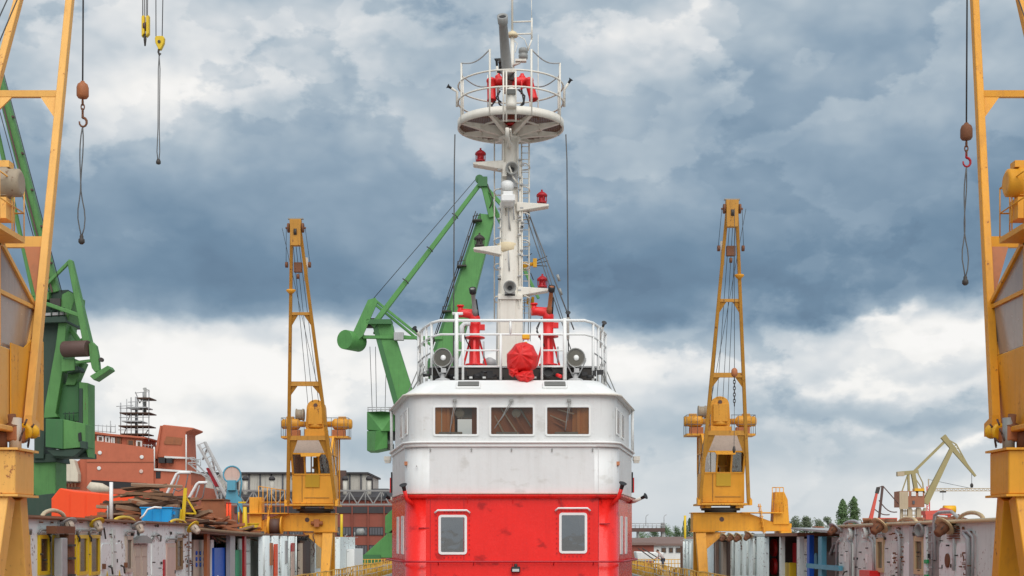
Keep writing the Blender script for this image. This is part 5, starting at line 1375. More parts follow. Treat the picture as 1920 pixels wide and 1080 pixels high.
Y = YRt(1761); MB().tube([(XW - .12, Y, PZ(1050, Y)), (XW - .16, Y, PZ(985, Y)), (XW - .16, Y - .1, HR_ + .2), (XW - .12, Y - .4, HR_ + .28), (XW - .05, Y - 1.3, HR_ + .28), (XW + .1, Y - 1.5, HR_ + .1)], .05, 8).build('handrail', 'galv', ra)
for pts, r_ in (([(1692, 1080), (1692, 1004), (1686, 996)], .06), ([(1644, 1080), (1642, 1016), (1636, 1008)], .05), ([(1609, 1080), (1610, 992)], .04), ([(1600, 1080), (1599, 1018), (1594, 1012)], .05), ([(1822, 1080), (1822, 1010), (1814, 1000)], .07), ([(1831, 1080), (1831, 1006), (1822, 996), (1812, 998)], .04), ([(1795, 1070), (1795, 1010)], .04), ([(1573, 1080), (1574, 1018), (1580, 1010)], .05)):
    pipe(1, YRt, pts, ra, r_, 'galv', .1)
for px, py in ((1599, 1001), (1627, 1000)):
    Y = YRt(px); c = V((XW - .02, Y, PZ(py, Y))); o = MB().lathe([(.20, 0), (.20, .14), (.14, .16), (.13, .06)], c, (-1, 0, 0), 16).build('round_vent', 'dock_grey', ra); MB().lathe([(.09, .0), (.09, .10)], c, (-1, 0, 0), 12).build('vent_core', 'white_box', o)
Y = YRt(1733); MB().lathe([(.22, 0), (.22, .18), (.16, .2), (.15, .06)], (XW - .02, Y, PZ(994, Y)), (-1, -.3, 0), 14).build('round_vent', 'grey_metal', ra)
for px, py, s_ in ((1668, 988, 1.3), (1792, 990, 1.25), (1578, 993, 1.1)): bulk_lamp(1, YRt, px, py, ra, 'louvre' if px > 1600 else 'galv', .9, s_)
for p0, p1, py in ((1801, 1848, 961), (1584, 1616, 977), (1688, 1722, 971)): hoop(1, YRt, p0, p1, py, HR_, ra, 'louvre' if p0 != 1584 else 'galv')
Y0_, Y1_ = sorted((YRt(1779), YRt(1800)))
for i in range(5): MB().bx(XW - .06, XW + .01, Y0_, Y1_, 2.92 + i * .07, 2.95 + i * .07).build('vent_slat', 'rust', ra)
slab(1, YRt, 1630, 1650, 1.2, 1.86, .35, 'red_chest', 'red_gear', ra)
for i in range(5): slab(1, YRt, 1737, 1742.5, 2.2 - .22 * i, 2.31 - .22 * i, .075, 'sign_stripe', 'sign_green' if i % 2 == 0 else 'white_box', ra)
wall_clutter(1, YRt, 1576, 1800, 990, 1076, 40, ra, 41); wall_clutter(1, YRt, 1580, 1830, 980, 1002, 40, ra, 42, 'rust'); wall_clutter(1, YRt, 1680, 1700, 1000, 1075, 24, ra, 43, 'rust'); wall_clutter(1, YRt, 1805, 1826, 1035, 1078, 22, ra, 44, 'rust')
random.seed(45); m = MB()
for i in range(16):
    px = random.uniform(1585, 1700); Y = YRt(px) + 1; c = V((XW + .8 + random.random() * 2, Y, HR_ + .12)); m.cyl(c, c + V((random.uniform(-.5, .5), random.uniform(-.6, .6), random.uniform(0, .1))), random.uniform(.05, .14), 7)
m.stuff('roof_scrap', 'rust', ra)
# ---- right, bay with blue posts
rb = thing('dock_deckhouse', 'open bay with bright blue posts and slanting roof sheet', 'deckhouse', (14.5, 56, 0), 'deckhouses on the dock walls')
MB().bx(13.6, 16.8, YRt(1574) + .05, YRt(1502), 0, 3.0).build('back_wall', 'dock_grey', rb)
m = MB(); ya, yb_ = YRt(1574) + .1, YRt(1496); m.prism([(12.0, ya, 3.15), (12.0, yb_, 3.36), (12.0, yb_, 3.42), (12.0, ya, 3.24)], (4.7, 0, 0)); m.build('roof', 'galv', rb)
bay(1534, 1540.5, 1006, 'post', 'blue_steel', rb, 12.1, .2); bay(1513, 1517.5, 1003, 'post', 'blue_cab', rb, 12.4, .2)
a, b = sorted((12.1 * F / (1514 - CX), 12.1 * F / (1575 - CX))); MB().bx(12.05, 12.2, a, b, 1.75, 1.93).build('beam', 'blue_steel', rb)
MB().box((13.2, 56.5, 1.2), (.7, 4, 2.4)).build('stored_frame', 'brown_drum', rb)
for i in range(4):
    a, b = sorted((12.9 * F / (1501 - CX), 12.9 * F / (1513 - CX))); MB().bx(12.9, 12.96, a, b, .1 + i * .72, .78 + i * .72).build('wall_panel', 'dock_grey', rb)
MB().tube([(12.8, 54.2, 1.9), (12.8, 54.6, 2.75), (12.8, 56.5, 2.75), (12.8, 57.2, 2.3)], .06, 6).build('pipe_frame', 'galv', rb)
MB().lathe([(.35, 0), (.35, .05)], (12.85, 60.0, 2.0), (-1, 0, 0), 14).build('blue_disc', 'blue_steel', rb)
random.seed(46); m = MB()
for i in range(18):
    c = V((13 + random.random() * 3, 52 + random.random() * 9, 3.36 + random.random() * .15)); m.beam(c, c + V((random.uniform(-.6, .6), random.uniform(-1.2, 1.2), random.uniform(0, .25))), .3, .05)
m.stuff('roof_scrap', 'scrap', rb)
# ---- right, open grey frame with red barrels
rc = thing('dock_deckhouse', 'open grey framed bay holding red barrels beside the blue post bay', 'deckhouse', (14.5, 66, 0), 'deckhouses on the dock walls')
MB().bx(13.9, 16.8, YRt(1502) + .05, YRt(1440), 0, 3.0).build('back_wall', 'dark', rc); MB().bx(12.15, 16.85, YRt(1502) + .05, YRt(1440), 3.06, 3.2).build('roof', 'dock_edge', rc)
for p0, p1 in ((1494, 1499), (1461, 1464)): bay(p0, p1, 1006, 'post', 'dock_grey', rc, 12.25, .2)
bay(1442, 1461, 1008, 'back_panel', 'pink', rc, 13.2, .1)
for py in (1027, 1062): 
    Y = 12.8 * F / (1451 - CX); MB().lathe([(.40, 0), (.43, .04), (.43, .5), (.40, .54)], (12.7, Y, PZ(py, Y)), (1, .1, 0), 18).build('red_barrel', 'red_gear', rc)
bay(1472, 1481, 1055, 'yellow_bottle', 'frame_yellow', rc, 12.6, .3); bay(1467, 1484, 1012, 'cabinet', 'louvre', rc, 13.6, .2); bay(1486, 1493, 1018, 'cabinet', 'red_lamp', rc, 13.4, .2)
MB().tube([(12.5, 62.2, 0), (12.7, 63.2, 2.9)], .05, 6).build('pole', 'galv', rc)
# ---- right, grey bays under the crane
rd = thing('dock_deckhouse', 'grey dock house of rounded panels under the beam of the crane', 'deckhouse', (14.5, 80, 0), 'deckhouses on the dock walls')
MB().bx(12.9, 16.8, YRt(1440) + .05, YRt(1326), 0, 3.05).build('wall', 'dark', rd); MB().bx(12.2, 16.85, YRt(1440) + .05, YRt(1326), 3.07, 3.2).build('roof', 'dock_grey', rd)
for p0, p1 in ((1379, 1393), (1394, 1405), (1406, 1418), (1419, 1440)): rbay(1, YRt, p0, p1, 3.05, rd, 'dock_grey')
for px in (1378, 1393.5, 1405.5, 1418.5): pipe(1, YRt, [(px, 1078), (px, 1010)], rd, .08, 'dock_grey', .1)
rbay(1, YRt, 1327, 1337, 3.0, rd, 'dock_white'); bay(1338, 1341.5, 1008, 'post', 'pink', rd, 12.4, .2); bay(1352, 1356, 1016, 'door_post', 'beige', rd, 12.5, .2); bay(1356, 1369, 1016, 'door', 'brown_drum', rd, 12.7, .1); bay(1369.5, 1375, 1010, 'post', 'dock_grey', rd, 12.4, .2); bay(1342, 1352, 1012, 'grey_panel', 'grey_metal', rd, 12.6, .1)
for px, py in ((1368, 1008), (1382, 1008), (1396, 1008), (1415, 1005)): bulk_lamp(1, YRt, px, py, rd, 'louvre', .8, 1.2)
wall_clutter(1, YRt, 1330, 1440, 1003, 1014, 50, rd, 51, 'dark'); wall_clutter(1, YRt, 1380, 1440, 1015, 1070, 30, rd, 52, 'galv')
rr_ = thing('dock_deckhouse', 'small white end of the dock house behind the yellow crane leg and railing', 'deckhouse', (14.5, 102, 0), 'deckhouses on the dock walls')
MB().bx(12.4, 16.8, YRt(1300), YRt(1281), 0, 2.95).build('wall', 'dock_white', rr_); bay(1275.5, 1280, 1023, 'column', 'rust', rr_, 12.3, .2)
for px in (1284, 1290, 1296): pipe(1, YRt, [(px, 1078), (px, 1015)], rr_, .09, 'dock_white', .05)
wall_clutter(1, YRt, 1279, 1299, 1008, 1040, 28, rr_, 53, 'galv')
MB().cyl((13.2, 108.5, 2.0), (13.2, 108.5, 4.75), .09, 8).build('vent_pipe', 'frame_yellow', rr_); MB().cyl((12.9, 93, 2.9), (12.9, 93, 4.3), .08, 8).build('vent_pipe', 'frame_yellow', rr_)

# ---------------------------------------------------------------- railings along the dock edge
def edge_rail(side, Y0, Y1, label, seed):
    random.seed(seed); X = side * 10.45; root = thing('railing', label, 'railing', (X, (Y0 + Y1) / 2, 0), 'railings along the dock edge')
    for h in (.40, .78, 1.13):
        pts = [V((X + random.uniform(-.03, .03), Y0 + (Y1 - Y0) * i / 30, h + random.uniform(-.035, .035))) for i in range(31)]
        MB().tube(pts, .035 if h > 1 else .026, 6).build('rail', 'rail_yellow' if h > 1 else 'galv', root)
    y = Y0; i = 0
    pm = MB().cyl((0, 0, 0), (0, 0, 1.13), .035, 6); first = None
    while y < Y1:
        if first is None: first = pm.build('post', 'rail_yellow', root); first.data.transform(Matrix.Translation(obj_world(root))); o = first
        else: o = first.copy(); scene.collection.objects.link(o); LOC[o.name] = LOC[first.name]
        o.location = V((X, y, 0)) - obj_world(root); o.rotation_euler = (random.uniform(-.04, .04), random.uniform(-.05, .05), 0)
        y += random.uniform(.55, .85); i += 1
    m = MB()
    for j in range(26):
        yy_ = random.uniform(Y0, Y1); z = random.uniform(.5, 1.1); m.cyl((X, yy_, z), (X + side * random.uniform(.05, .4), yy_ + random.uniform(-.6, .6), random.uniform(.0, .6)), .03, 5)
    m.stuff('loose_bars', 'rust', root)
    return root
edge_rail(-1, 50, 90, 'rusty yellow railing along the dock edge by the near white bays', 61); edge_rail(-1, 90.5, 126, 'rusty yellow railing at the dock end beside the green beam', 62)
edge_rail(1, 44, 88, 'rusty yellow railing before the grey deckhouse with red barrels', 63); edge_rail(1, 88.5, 126, 'rusty yellow railing that the worker leans over', 64)
def cross_rail(x0, x1, Y, label, seed):
    random.seed(seed); root = thing('railing', label, 'railing', ((x0 + x1) / 2, Y, 0), 'railings along the dock edge')
    for h in (.45, .85, 1.2): MB().tube([(x0, Y, h), ((x0 + x1) / 2, Y + .05, h - .02), (x1, Y, h)], .035, 6).build('rail', 'rail_yellow', root)
    n = int((x1 - x0) / .28)
    for i in range(n + 1): x = x0 + (x1 - x0) * i / n; MB().cyl((x, Y, 0), (x + random.uniform(-.04, .04), Y, 1.2), .035, 6).build('post', 'rail_yellow', root)
cross_rail(-15.2, -10.2, 124, 'short yellow railing of close bars across the dock end by the brick shed', 65)
cross_rail(10.2, 16.5, 124, 'short yellow railing of close bars across the dock end by the white building', 66)

# ================================================================ things on the left deckhouse roof
ZR = HA + .062
def plank_pile(root, n, x0, x1, y0, y1, z0, hmax, seed, lmin=.8, lmax=2.6, mats=('wood', 'wood_light', 'wood_dark', 'scrap'), wmax=.28):
    """heap of boards; the heap is highest in the middle"""
    random.seed(seed)
    base = {}
    for i in range(n):
        x, y = random.uniform(x0, x1), random.uniform(y0, y1)
        tx, ty = (x - x0) / (x1 - x0), (y - y0) / (y1 - y0)
        hh = hmax * (math.sin(math.pi * min(1, max(0, tx))) ** .6) * (math.sin(math.pi * min(1, max(0, ty))) ** .5)
        z = z0 + .05 + hh * (i / n)
        mt = random.choice(mats)
        if mt not in base:
            o = MB().box((0, 0, 0), (1, 1, 1)).build('plank', mt, root); o.data.transform(Matrix.Translation(obj_world(root))); base[mt] = o
        else:
            o = base[mt].copy(); scene.collection.objects.link(o)
        o.location = V((x, y, z)) - obj_world(root)
        o.rotation_euler = (random.uniform(-.22, .22), random.uniform(-.30, .30), random.uniform(-.9, .9))
        o.scale = (random.uniform(lmin, lmax), random.uniform(.10, wmax), random.uniform(.04, .14))
pile = thing('timber_pile', 'tall heap of broken brown boards behind the blue tank', 'timber pile', (-15, 58, ZR))
plank_pile(pile, 130, -16.6, -13.0, 56.6, 60.5, ZR - .1, 1.75, 71, .9, 2.6, ('wood', 'wood_light', 'wood', 'wood_dark', 'scrap'), .5)
MB().bx(-16.3, -13.4, 57.4, 60, ZR - .08, ZR + .9).build('heap_core', 'wood_dark', pile)
pile2 = thing('timber_pile', 'low spread of broken boards and rusty scrap beside the yellow crane platform', 'timber pile', (-15, 68, HB))
plank_pile(pile2, 90, -16.6, -12.7, 61.0, 71.5, HB - .1, .75, 72, .6, 1.9, ('wood', 'wood_light', 'wood_dark', 'scrap', 'scrap'), .45)
bx_ = thing('scrap_crate', 'rusty open crate with slanting side full of boards behind the scrap', 'crate', (-15.4, 69, HB))
a = P(372, 966, 70); b = P(420, 938, 70)
MB().prism([(a.x, 70, HB + .1), (b.x + .3, 70, HB + .1), (b.x, 70, b.z), (a.x + .15, 70, b.z)], (0, 1.5, 0)).build('crate_wall', 'scrap', bx_)
MB().box(((a.x + b.x) / 2, 70.7, b.z + .04), (1.3, 1.6, .06)).build('crate_rim', 'rust', bx_)
# blue tank
bt = thing('water_tank', 'bright blue steel tank on the roof edge before the timber heap', 'tank', (PX(294, 54.5), 54.9, ZR))
ta, tb = P(264, 983, 54.3), P(323, 953, 54.3)
MB().prism([(ta.x + .03, 54.3, ZR), (tb.x - .06, 54.3, ZR), (tb.x, 54.3, tb.z), (ta.x, 54.3, tb.z)], (0, 1.3, 0)).build('shell', 'blue', bt, .02)
MB().bx(ta.x - .03, tb.x + .03, 54.26, 55.64, tb.z + .002, tb.z + .05).build('rim', 'blue', bt)
for px in (285, 302): MB().bx(PX(px, 54.3) - .015, PX(px, 54.3) + .015, 54.27, 54.3, ZR, tb.z).build('rib', 'blue', bt)
MB().tube([P(263, 972, 54.0), P(270, 966, 54.0), P(277, 955, 54.0), P(290, 951, 54.0), P(303, 952, 54.1)], .04, 7).build('hose', 'white_box', bt)
MB().box(P(326, 962, 54.6), (.14, .2, .12)).build('lug', 'blue', bt)
# white pole with cross arm
po = thing('pole', 'white roof pole with a short brown cross arm before the orange hull', 'pole', (PX(208, 50.5), 50.5, ZR))
MB().cyl(V((PX(208.5, 50.5), 50.5, ZR)), P(208.5, 904, 50.5), .065, 10).build('mast', 'white_clean', po)
MB().beam(P(188, 945, 50.6), P(206, 946, 50.6), .06, .06).build('cross_arm', 'rust', po); MB().cyl(P(202, 978, 50.6), P(202, 945, 50.6), .03, 6).build('side_rod', 'galv', po)
# bent white davit pipes
for pts, lab in ((((300, 953), (331, 889), (337, 886), (357, 886)), 'white bent davit pipe leaning over the blue tank'), (((352, 938), (369, 908), (373, 905), (389, 905)), 'white bent davit pipe leaning behind the yellow bracket')):
    Yd = 60.8; rt = thing('davit', lab, 'davit', (PX(pts[0][0], Yd), Yd, ZR), 'white davits on the roof')
    MB().tube([V((PX(pts[0][0] - 6, Yd), Yd, ZR))] + [P(px, py, Yd) for px, py in pts], .065, 8).build('arm', 'white_clean', rt)
    q0 = pts[1]; MB().tube([P(q0[0] + 5, q0[1] + 2, Yd + .3), P(q0[0] - 4, q0[1] + 30, Yd + .3), P(pts[0][0] + 14, pts[0][1] + 4, Yd + .3)], .035, 6).build('strut', 'galv', rt)
    MB().tube([P(pts[3][0] - 4, pts[3][1] + 1, Yd), P(pts[3][0] - 9, pts[3][1] + 28, Yd), P(pts[3][0] - 22, pts[3][1] + 35, Yd), P(q0[0] - 6, q0[1] + 28, Yd)], .025, 6).build('rope', 'wire', rt)
# yellow triangular bracket
br_ = thing('bracket_post', 'yellow triangular steel bracket standing beside the blue tank', 'bracket', (PX(344, 55.5), 55.5, ZR))
MB().beam(V((PX(343, 55.5), 55.5, ZR)), P(348, 915, 55.5), .13, .10).build('post', 'frame_yellow', br_); MB().beam(V((PX(337.5, 55.4), 55.4, ZR)), P(340, 955, 55.4), .07, .07).build('post', 'frame_yellow', br_)
MB().beam(P(349, 932, 55.6), P(367, 962, 55.6), .06, .06).build('brace', 'frame_yellow', br_); MB().beam(P(342, 962, 55.6), P(368, 963, 55.6), .06, .06).build('arm', 'frame_yellow', br_)
# blue floodlight on a stand
fl = thing('floodlight', 'large blue drum floodlight on a blue steel stand above the scrap', 'floodlight', (PX(440, 72), 72, HB))
c = P(435, 890, 72); dv = V((.25, -1, -.05)).normalized()
MB().lathe([(.30, -.55), (.42, -.45), (.45, 0), (.47, .02), (.47, .08), (.40, .08), (.39, .02)], c, dv, 22).build('drum', 'blue_steel', fl)
MB().lathe([(.40, .05), (.0, .055)], c, dv, 20, False).build('lens', 'pink', fl)
MB().box(P(435, 910, 72), (.42, .4, .5)).build('neck', 'blue_steel', fl)
MB().prism([P(425, 918, 72), P(444, 918, 72), P(446, 930, 72), P(452, 935, 72), P(455, 962, 72), P(446, 944, 72), P(422, 942, 72)], (0, .2, 0)).build('bracket', 'blue_steel', fl)
MB().tube([P(450, 885, 72.1), P(453, 905, 72.1), P(449, 940, 72.1)], .05, 6).build('yoke', 'blue_steel', fl)
for px in (424, 447): MB().cyl(P(px, 942, 72.1), V((PX(px, 72.1), 72.1, HB - .1)), .06, 6).build('leg', 'blue_steel', fl)
# aluminium gangway propped up, with its hand rails
gw = thing('gangway', 'grey aluminium gangway propped steeply beside the blue floodlight', 'gangway', (PX(415, 76), 76, HB))
for a, b in (((372, 834), (424, 930)), ((384, 829), (432, 920))):
    MB().beam(P(*a, 76), P(*b, 75), .16, .10).build('side_rail', 'alu', gw)
for i in range(12):
    t = i / 11; MB().beam(P(372 + 52 * t, 834 + 96 * t, 76 - t), P(384 + 48 * t, 829 + 91 * t, 76.0 - t), .06, .04).build('rung', 'alu', gw)
for a, b in (((353, 868), (402, 908)), ((366, 866), (420, 925)), ((400, 908), (415, 955)), ((353, 868), (372, 866)), ((380, 862), (388, 842)), ((404, 890), (398, 860))):
    MB().beam(P(*a, 76.6), P(*b, 76.2), .08, .06).build('hand_rail', 'alu', gw)
for px in (415, 428): MB().cyl(P(px, 925, 75.4), V((PX(px, 75.4), 75.4, HB - .2)), .05, 6).build('prop', 'alu', gw)
MB().tube([P(352, 862, 76.6), P(356, 858, 76.6), P(364, 858, 76.6), P(368, 864, 76.6)], .03, 6).build('end_hoop', 'alu', gw); MB().beam(P(391, 878, 76), P(408, 912, 75.6), .30, .08).build('tread_board', 'red_lamp', gw)
# bollards and small yellow gear at the crane's foot
for i, (px, lab) in enumerate(((426, 'orange marker post left of its twin before the dark shed door'), (431.5, 'orange marker post right of its twin before the dark shed door'))):
    rt = thing('marker_post', lab, 'post', (PX(px, 70), 70, HB), 'orange marker posts'); MB().cyl(V((PX(px, 70), 70, HB - .1)), P(px, 944, 70), .06, 8).build('post', 'orange', rt); MB().lathe([(.07, 0), (.05, .05)], P(px, 944, 70), (0, 0, 1), 8).build('cap', 'red_lamp', rt)
yb_ = thing('mooring_post', 'yellow tapered roof post with a bar top beside the yellow bucket', 'post', (PX(459, 71), 71, HB))
MB().lathe([(.16, 0), (.13, .4), (.09, 1.3)], (PX(459, 71), 71, HB - .1), (0, 0, 1), 10).build('post', 'frame_yellow', yb_); MB().beam(P(447, 942, 71), P(461, 942, 71), .06, .08).build('bar', 'frame_yellow', yb_); MB().cyl(P(447.5, 980, 71), P(447.5, 960, 71), .04, 6).build('rod', 'frame_yellow', yb_)
bk = thing('bucket', 'small yellow bucket on the roof beside the crane stair', 'bucket', (PX(473, 72), 72, HB)); MB().lathe([(.22, 0), (.33, .42), (.30, .42), (.2, .05)], (PX(473, 72), 72, HB - .05), (0, 0, 1), 14).build('pail', 'frame_yellow', bk); MB().lathe([(.35, .40), (.35, .45), (.31, .45)], (PX(473, 72), 72, HB - .05), (0, 0, 1), 14).build('rim', 'frame_yellow', bk)

# ================================================================ orange hull block on the quay
oh = thing('hull_block', 'orange painted hull block lying behind the white deckhouse', 'hull', (-22.6, 77, -1))
m = MB(); Yo = 75.0
prof = [P(96, 935, Yo), P(112, 915, Yo), P(140, 921, Yo), P(215, 927, Yo), P(250, 930, Yo)]
bot = [V((p.x, Yo, -1)) for p in prof]
m.prism(prof + bot[::-1], (0, 6, 0)); m.build('shell', 'orange', oh, .05)
for px in (130, 160, 188): MB().bx(PX(px, Yo) - .03, PX(px, Yo) + .03, Yo - .03, Yo, 2.5, 5.3).build('weld_seam', 'orange', oh)
# ================================================================ red ship behind
YS = 190.0
rs = thing('ship', 'unfinished rust red ship with scaffolded mast and slanted funnel beyond the quay', 'ship', (PX(240, YS), YS + 8, -1))
s_ = lambda px, py, d=0: P(px, py, YS + d)
def face(pts, name, mat, depth=8, d=0, bevel=0): return MB().prism([s_(x, y, d) for x, y in pts], (0, depth, 0)).build(name, mat, rs, bevel)
face([(96, 1066), (96, 905), (362, 910), (362, 1066)], 'hull', 'ship_red', 16, .5)
blk = face([(163, 926), (163, 838), (176, 826), (270, 838), (288, 842), (288, 926)], 'bridge_block', 'ship_red', 10)
face([(150, 926), (150, 842), (163, 846), (163, 926)], 'side_block', 'ship_red', 9, .6); face([(130, 926), (140, 868), (150, 862), (150, 926)], 'side_step', 'ship_red', 7, 1.2)
ub = face([(166, 838), (166, 811), (210, 818), (268, 822), (268, 842)], 'upper_bridge', 'ship_red', 7, .8)
face([(160, 811), (160, 807), (205, 813), (272, 819), (272, 822), (205, 817)], 'bridge_roof', 'ship_red', 9, .2)
for x0, x1, y0, y1, mt in ((182, 194, 817, 828, 'far_white'), (197, 206, 818, 830, 'far_white'), (208, 215, 820, 832, 'far_white'), (182, 192, 830, 837, 'ship_red'), (217, 227, 820, 838, 'rust'), (238, 252, 824, 836, 'scrap'), (255, 266, 826, 842, 'far_white'), (170, 178, 818, 830, 'rust')):
    w = MB().prism([s_(x0, y0, .55), s_(x1, y0 + .6, .55), s_(x1, y1, .55), s_(x0, y1, .55)], (0, .3, 0)).build('window', mt, ub)
    MB().prism([s_(x0 + 3, y0 + 2, .5), s_(x1 - 3, y0 + 2.4, .5), s_(x1 - 3, y1 - 2, .5), s_(x0 + 3, y1 - 2, .5)], (0, .1, 0)).build('pane', 'glass_brown', w)
for px, py in ((187.5, 849), (266, 857), (186, 878), (265, 884)):
    MB().lathe([(.26, 0), (.26, .12), (.19, .14)], s_(px, py), (0, -1, 0), 14).build('porthole', 'far_white' if py != 884 else 'pink', blk)
MB().bx(PX(163, YS), PX(288, YS), YS - .08, YS, PZ(866.7, YS), PZ(866, YS)).build('plate_seam', 'rust', blk)
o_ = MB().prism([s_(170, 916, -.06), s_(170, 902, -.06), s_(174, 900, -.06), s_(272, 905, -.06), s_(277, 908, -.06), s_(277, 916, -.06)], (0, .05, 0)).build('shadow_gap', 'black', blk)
MB().prism([s_(168, 918, -.12), s_(168, 900, -.12), s_(171, 897.5, -.12), s_(276, 904, -.12), s_(280, 908, -.12), s_(280, 918, -.12), s_(278, 918, -.12), s_(278, 908, -.12), s_(275, 906, -.12), s_(171, 900, -.12), s_(170, 918, -.12)], (0, .1, 0)).build('gap_frame', 'ship_red', blk)
aft = face([(288, 930), (288, 880), (358, 884), (358, 935)], 'aft_block', 'ship_red', 9, .4); face([(287, 882), (287, 878), (360, 883), (360, 886)], 'aft_deck', 'far_white', 9.5, .1)
face([(296, 880), (296, 856), (350, 858), (350, 884)], 'aft_house', 'ship_red', 6, 1.5); face([(308, 859), (308, 855), (351, 857), (351, 860)], 'aft_roof', 'far_white', 7, 1.0)
for x0, x1, y0, y1 in ((297, 309, 858, 868), (312, 322, 859, 868), (292, 301, 884, 897), (283, 299, 912, 920)): MB().prism([s_(x0, y0, .35), s_(x1, y0, .35), s_(x1, y1, .35), s_(x0, y1, .35)], (0, 1.2, 0)).build('opening', 'black', aft)
fn = face([(292, 858), (302, 800), (306, 796), (363, 802), (363, 805), (348, 811), (350, 858)], 'funnel', 'ship_red', 6, 1.2, .1)
face([(288, 860), (300, 798), (303, 798), (294, 860)], 'funnel_side', 'ship_red', 7, .9)
MB().prism([s_(307, 830, 1.1), s_(312, 818, 1.1), s_(342, 821, 1.1), s_(340, 834, 1.1), s_(309, 833, 1.1)], (0, .1, 0)).build('funnel_patch', 'scrap', fn)
MB().tube([s_(289, 880, .2), s_(289, 838, .2)], .12, 6).build('vent_pipe', 'far_white', rs); MB().tube([s_(349, 884, .3), s_(349, 815, 1)], .10, 6).build('funnel_pipe', 'far_white', fn)
for a, b in (((166, 807), (217, 811)), ((166, 797), (217, 800)), ((270, 840), (287, 842)), ((268, 834), (287, 836)), ((352, 870), (376, 873)), ((352, 860), (376, 862))): MB().tube([s_(*a, .4), s_(*b, .4)], .05, 5).build('deck_rail', 'galv', rs)
for px in (168, 176, 184, 192, 200, 208, 216): MB().cyl(s_(px, 811, .4), s_(px, 796, .4), .04, 5).build('rail_post', 'galv', rs)
MB().cyl(s_(207, 812, .4), s_(207, 789, .4), .06, 5).build('aerial', 'galv', rs)
for px in (272, 278, 284, 360, 368, 376): MB().cyl(s_(px, 842 if px < 300 else 873, .4), s_(px, 833 if px < 300 else 859, .4), .05, 5).build('rail_post', 'galv', rs)
# canvas cover and long white roll
face([(112, 902), (118, 866), (130, 860), (138, 862), (146, 888), (146, 904)], 'canvas_cover', 'canvas', 1.5, -1.0, .1)
m = MB(); m.tube([s_(168, 918, -2), s_(172, 913, -2), s_(190, 914, -2), s_(205, 918, -2)], [.5, .7, .6, .3], 10); m.build('wrapped_roll', 'canvas', rs)
for i in range(7): MB().beam(s_(104 + i * 6, 930, -.6), s_(106 + i * 6, 898, -.6), .18, .18).build('stage_post', 'rust', rs)
for py in (904, 915): MB().beam(s_(102, py, -.7), s_(150, py, -.7), .16, .2).build('stage_board', 'wood_dark', rs)
# scaffold round the mast
sc_ = thing('scaffold', 'scaffold tower of dark plank decks round the mast of the red ship', 'scaffold', (PX(252, YS + 3), YS + 3, PZ(826, YS + 3)))
mm = lambda px, py, d=3: P(px, py, YS + d)
MB().cyl(mm(256, 826), mm(256, 744), .22, 8).build('mast', 'galv', sc_); MB().cyl(mm(272, 775), mm(272, 727), .20, 8).build('topmast', 'grey_metal', sc_)
for px, top in ((226, 755), (238, 748), (246, 745), (258, 742), (268, 735), (279, 735)):
    for dd in (1.5, 4.5): MB().cyl(mm(px, 828, dd), mm(px + random.uniform(-1, 1), top, dd), .055, 5).build('pole', 'galv', sc_)
for x0, x1, py, mt in ((222, 280, 798, 'wood_dark'), (228, 264, 789, 'galv'), (224, 281, 773.5, 'wood_dark'), (236, 274, 763, 'galv'), (256, 281, 745.5, 'wood_dark'), (226, 276, 813, 'wood_dark')):
    MB().bx(PX(x0, YS + 1.2), PX(x1, YS + 1.2), YS + 1.2, YS + 4.8, PZ(py + 1.5, YS + 1.2), PZ(py - .5, YS + 1.2)).build('deck_board', mt, sc_)
for a, b in (((218, 762), (250, 760)), ((224, 783), (281, 782)), ((240, 754), (278, 752)), ((222, 806), (278, 806)), ((253, 737), (281, 734)), ((224, 765), (262, 767))):
    for dd in (1.3, 4.7): MB().cyl(mm(*a, dd), mm(*b, dd), .05, 5).build('ledger', 'galv', sc_)
for a, b in (((232, 815), (238, 799)), ((240, 788), (246, 774)), ((254, 735), (262, 756)), ((262, 756), (272, 738)), ((268, 820), (278, 806))): MB().cyl(mm(*a), mm(*b), .07, 5).build('brace', 'truss', sc_)
MB().cyl(mm(268, 729), mm(280, 732), .08, 6).build('yard', 'grey_metal', sc_)

# ================================================================ brick workshop shed with gantry truss
YH = 230.0
sh = thing('workshop_shed', 'long brick workshop with dark roof and pale clerestory behind the dock', 'building', (PX(545, YH), YH + 15, -1))
def fx(px): return PX(px, YH)
def fz(py): return PZ(py, YH)
MB().bx(fx(250), fx(752), YH, YH + 40, -1, fz(938)).build('wall', 'brick', sh)
MB().prism([(fx(248), YH - .5, fz(938)), (fx(755), YH - .5, fz(938)), (fx(718), YH + 10, fz(920) + .2), (fx(300), YH + 10, fz(920) + .2)], (0, 0, .5)).build('lower_roof', 'shed_roof', sh)
cl = MB().bx(fx(355) * 1.03, fx(688) * 1.04, YH + 8, YH + 30, fz(934), PZ(889, YH + 8)).build('clerestory', 'shed_light', sh)
MB().bx(fx(350) * 1.03, fx(692) * 1.04, YH + 7.4, YH + 30.5, PZ(889, YH + 8) + .01, PZ(885.5, YH + 8)).build('upper_roof', 'shed_roof', sh)
for px in range(362, 700, 21):
    x = PX(px, YH + 8)
    MB().bx(x - .12, x + .12, YH + 7.8, YH + 8.0, fz(925), PZ(889, YH + 8)).build('mullion', 'shed_grey' if (px // 21) % 3 else 'shed_roof', cl)
for px in (460, 510, 553, 647, 692):
    x = PX(px, YH + 3); MB().cyl((x, YH + 3, fz(935)), (x, YH + 3, fz(899)), .38, 10).build('vent_stack', 'shed_light', sh); MB().lathe([(.5, 0), (.55, .3), (.25, .7)], (x, YH + 3, fz(899)), (0, 0, 1), 10).build('stack_cap', 'shed_roof', sh)
MB().box((PX(641, YH + 6), YH + 6, fz(905)), (1.4, 1.4, 4.5)).build('chimney', 'brown_drum', sh)
wi = 0
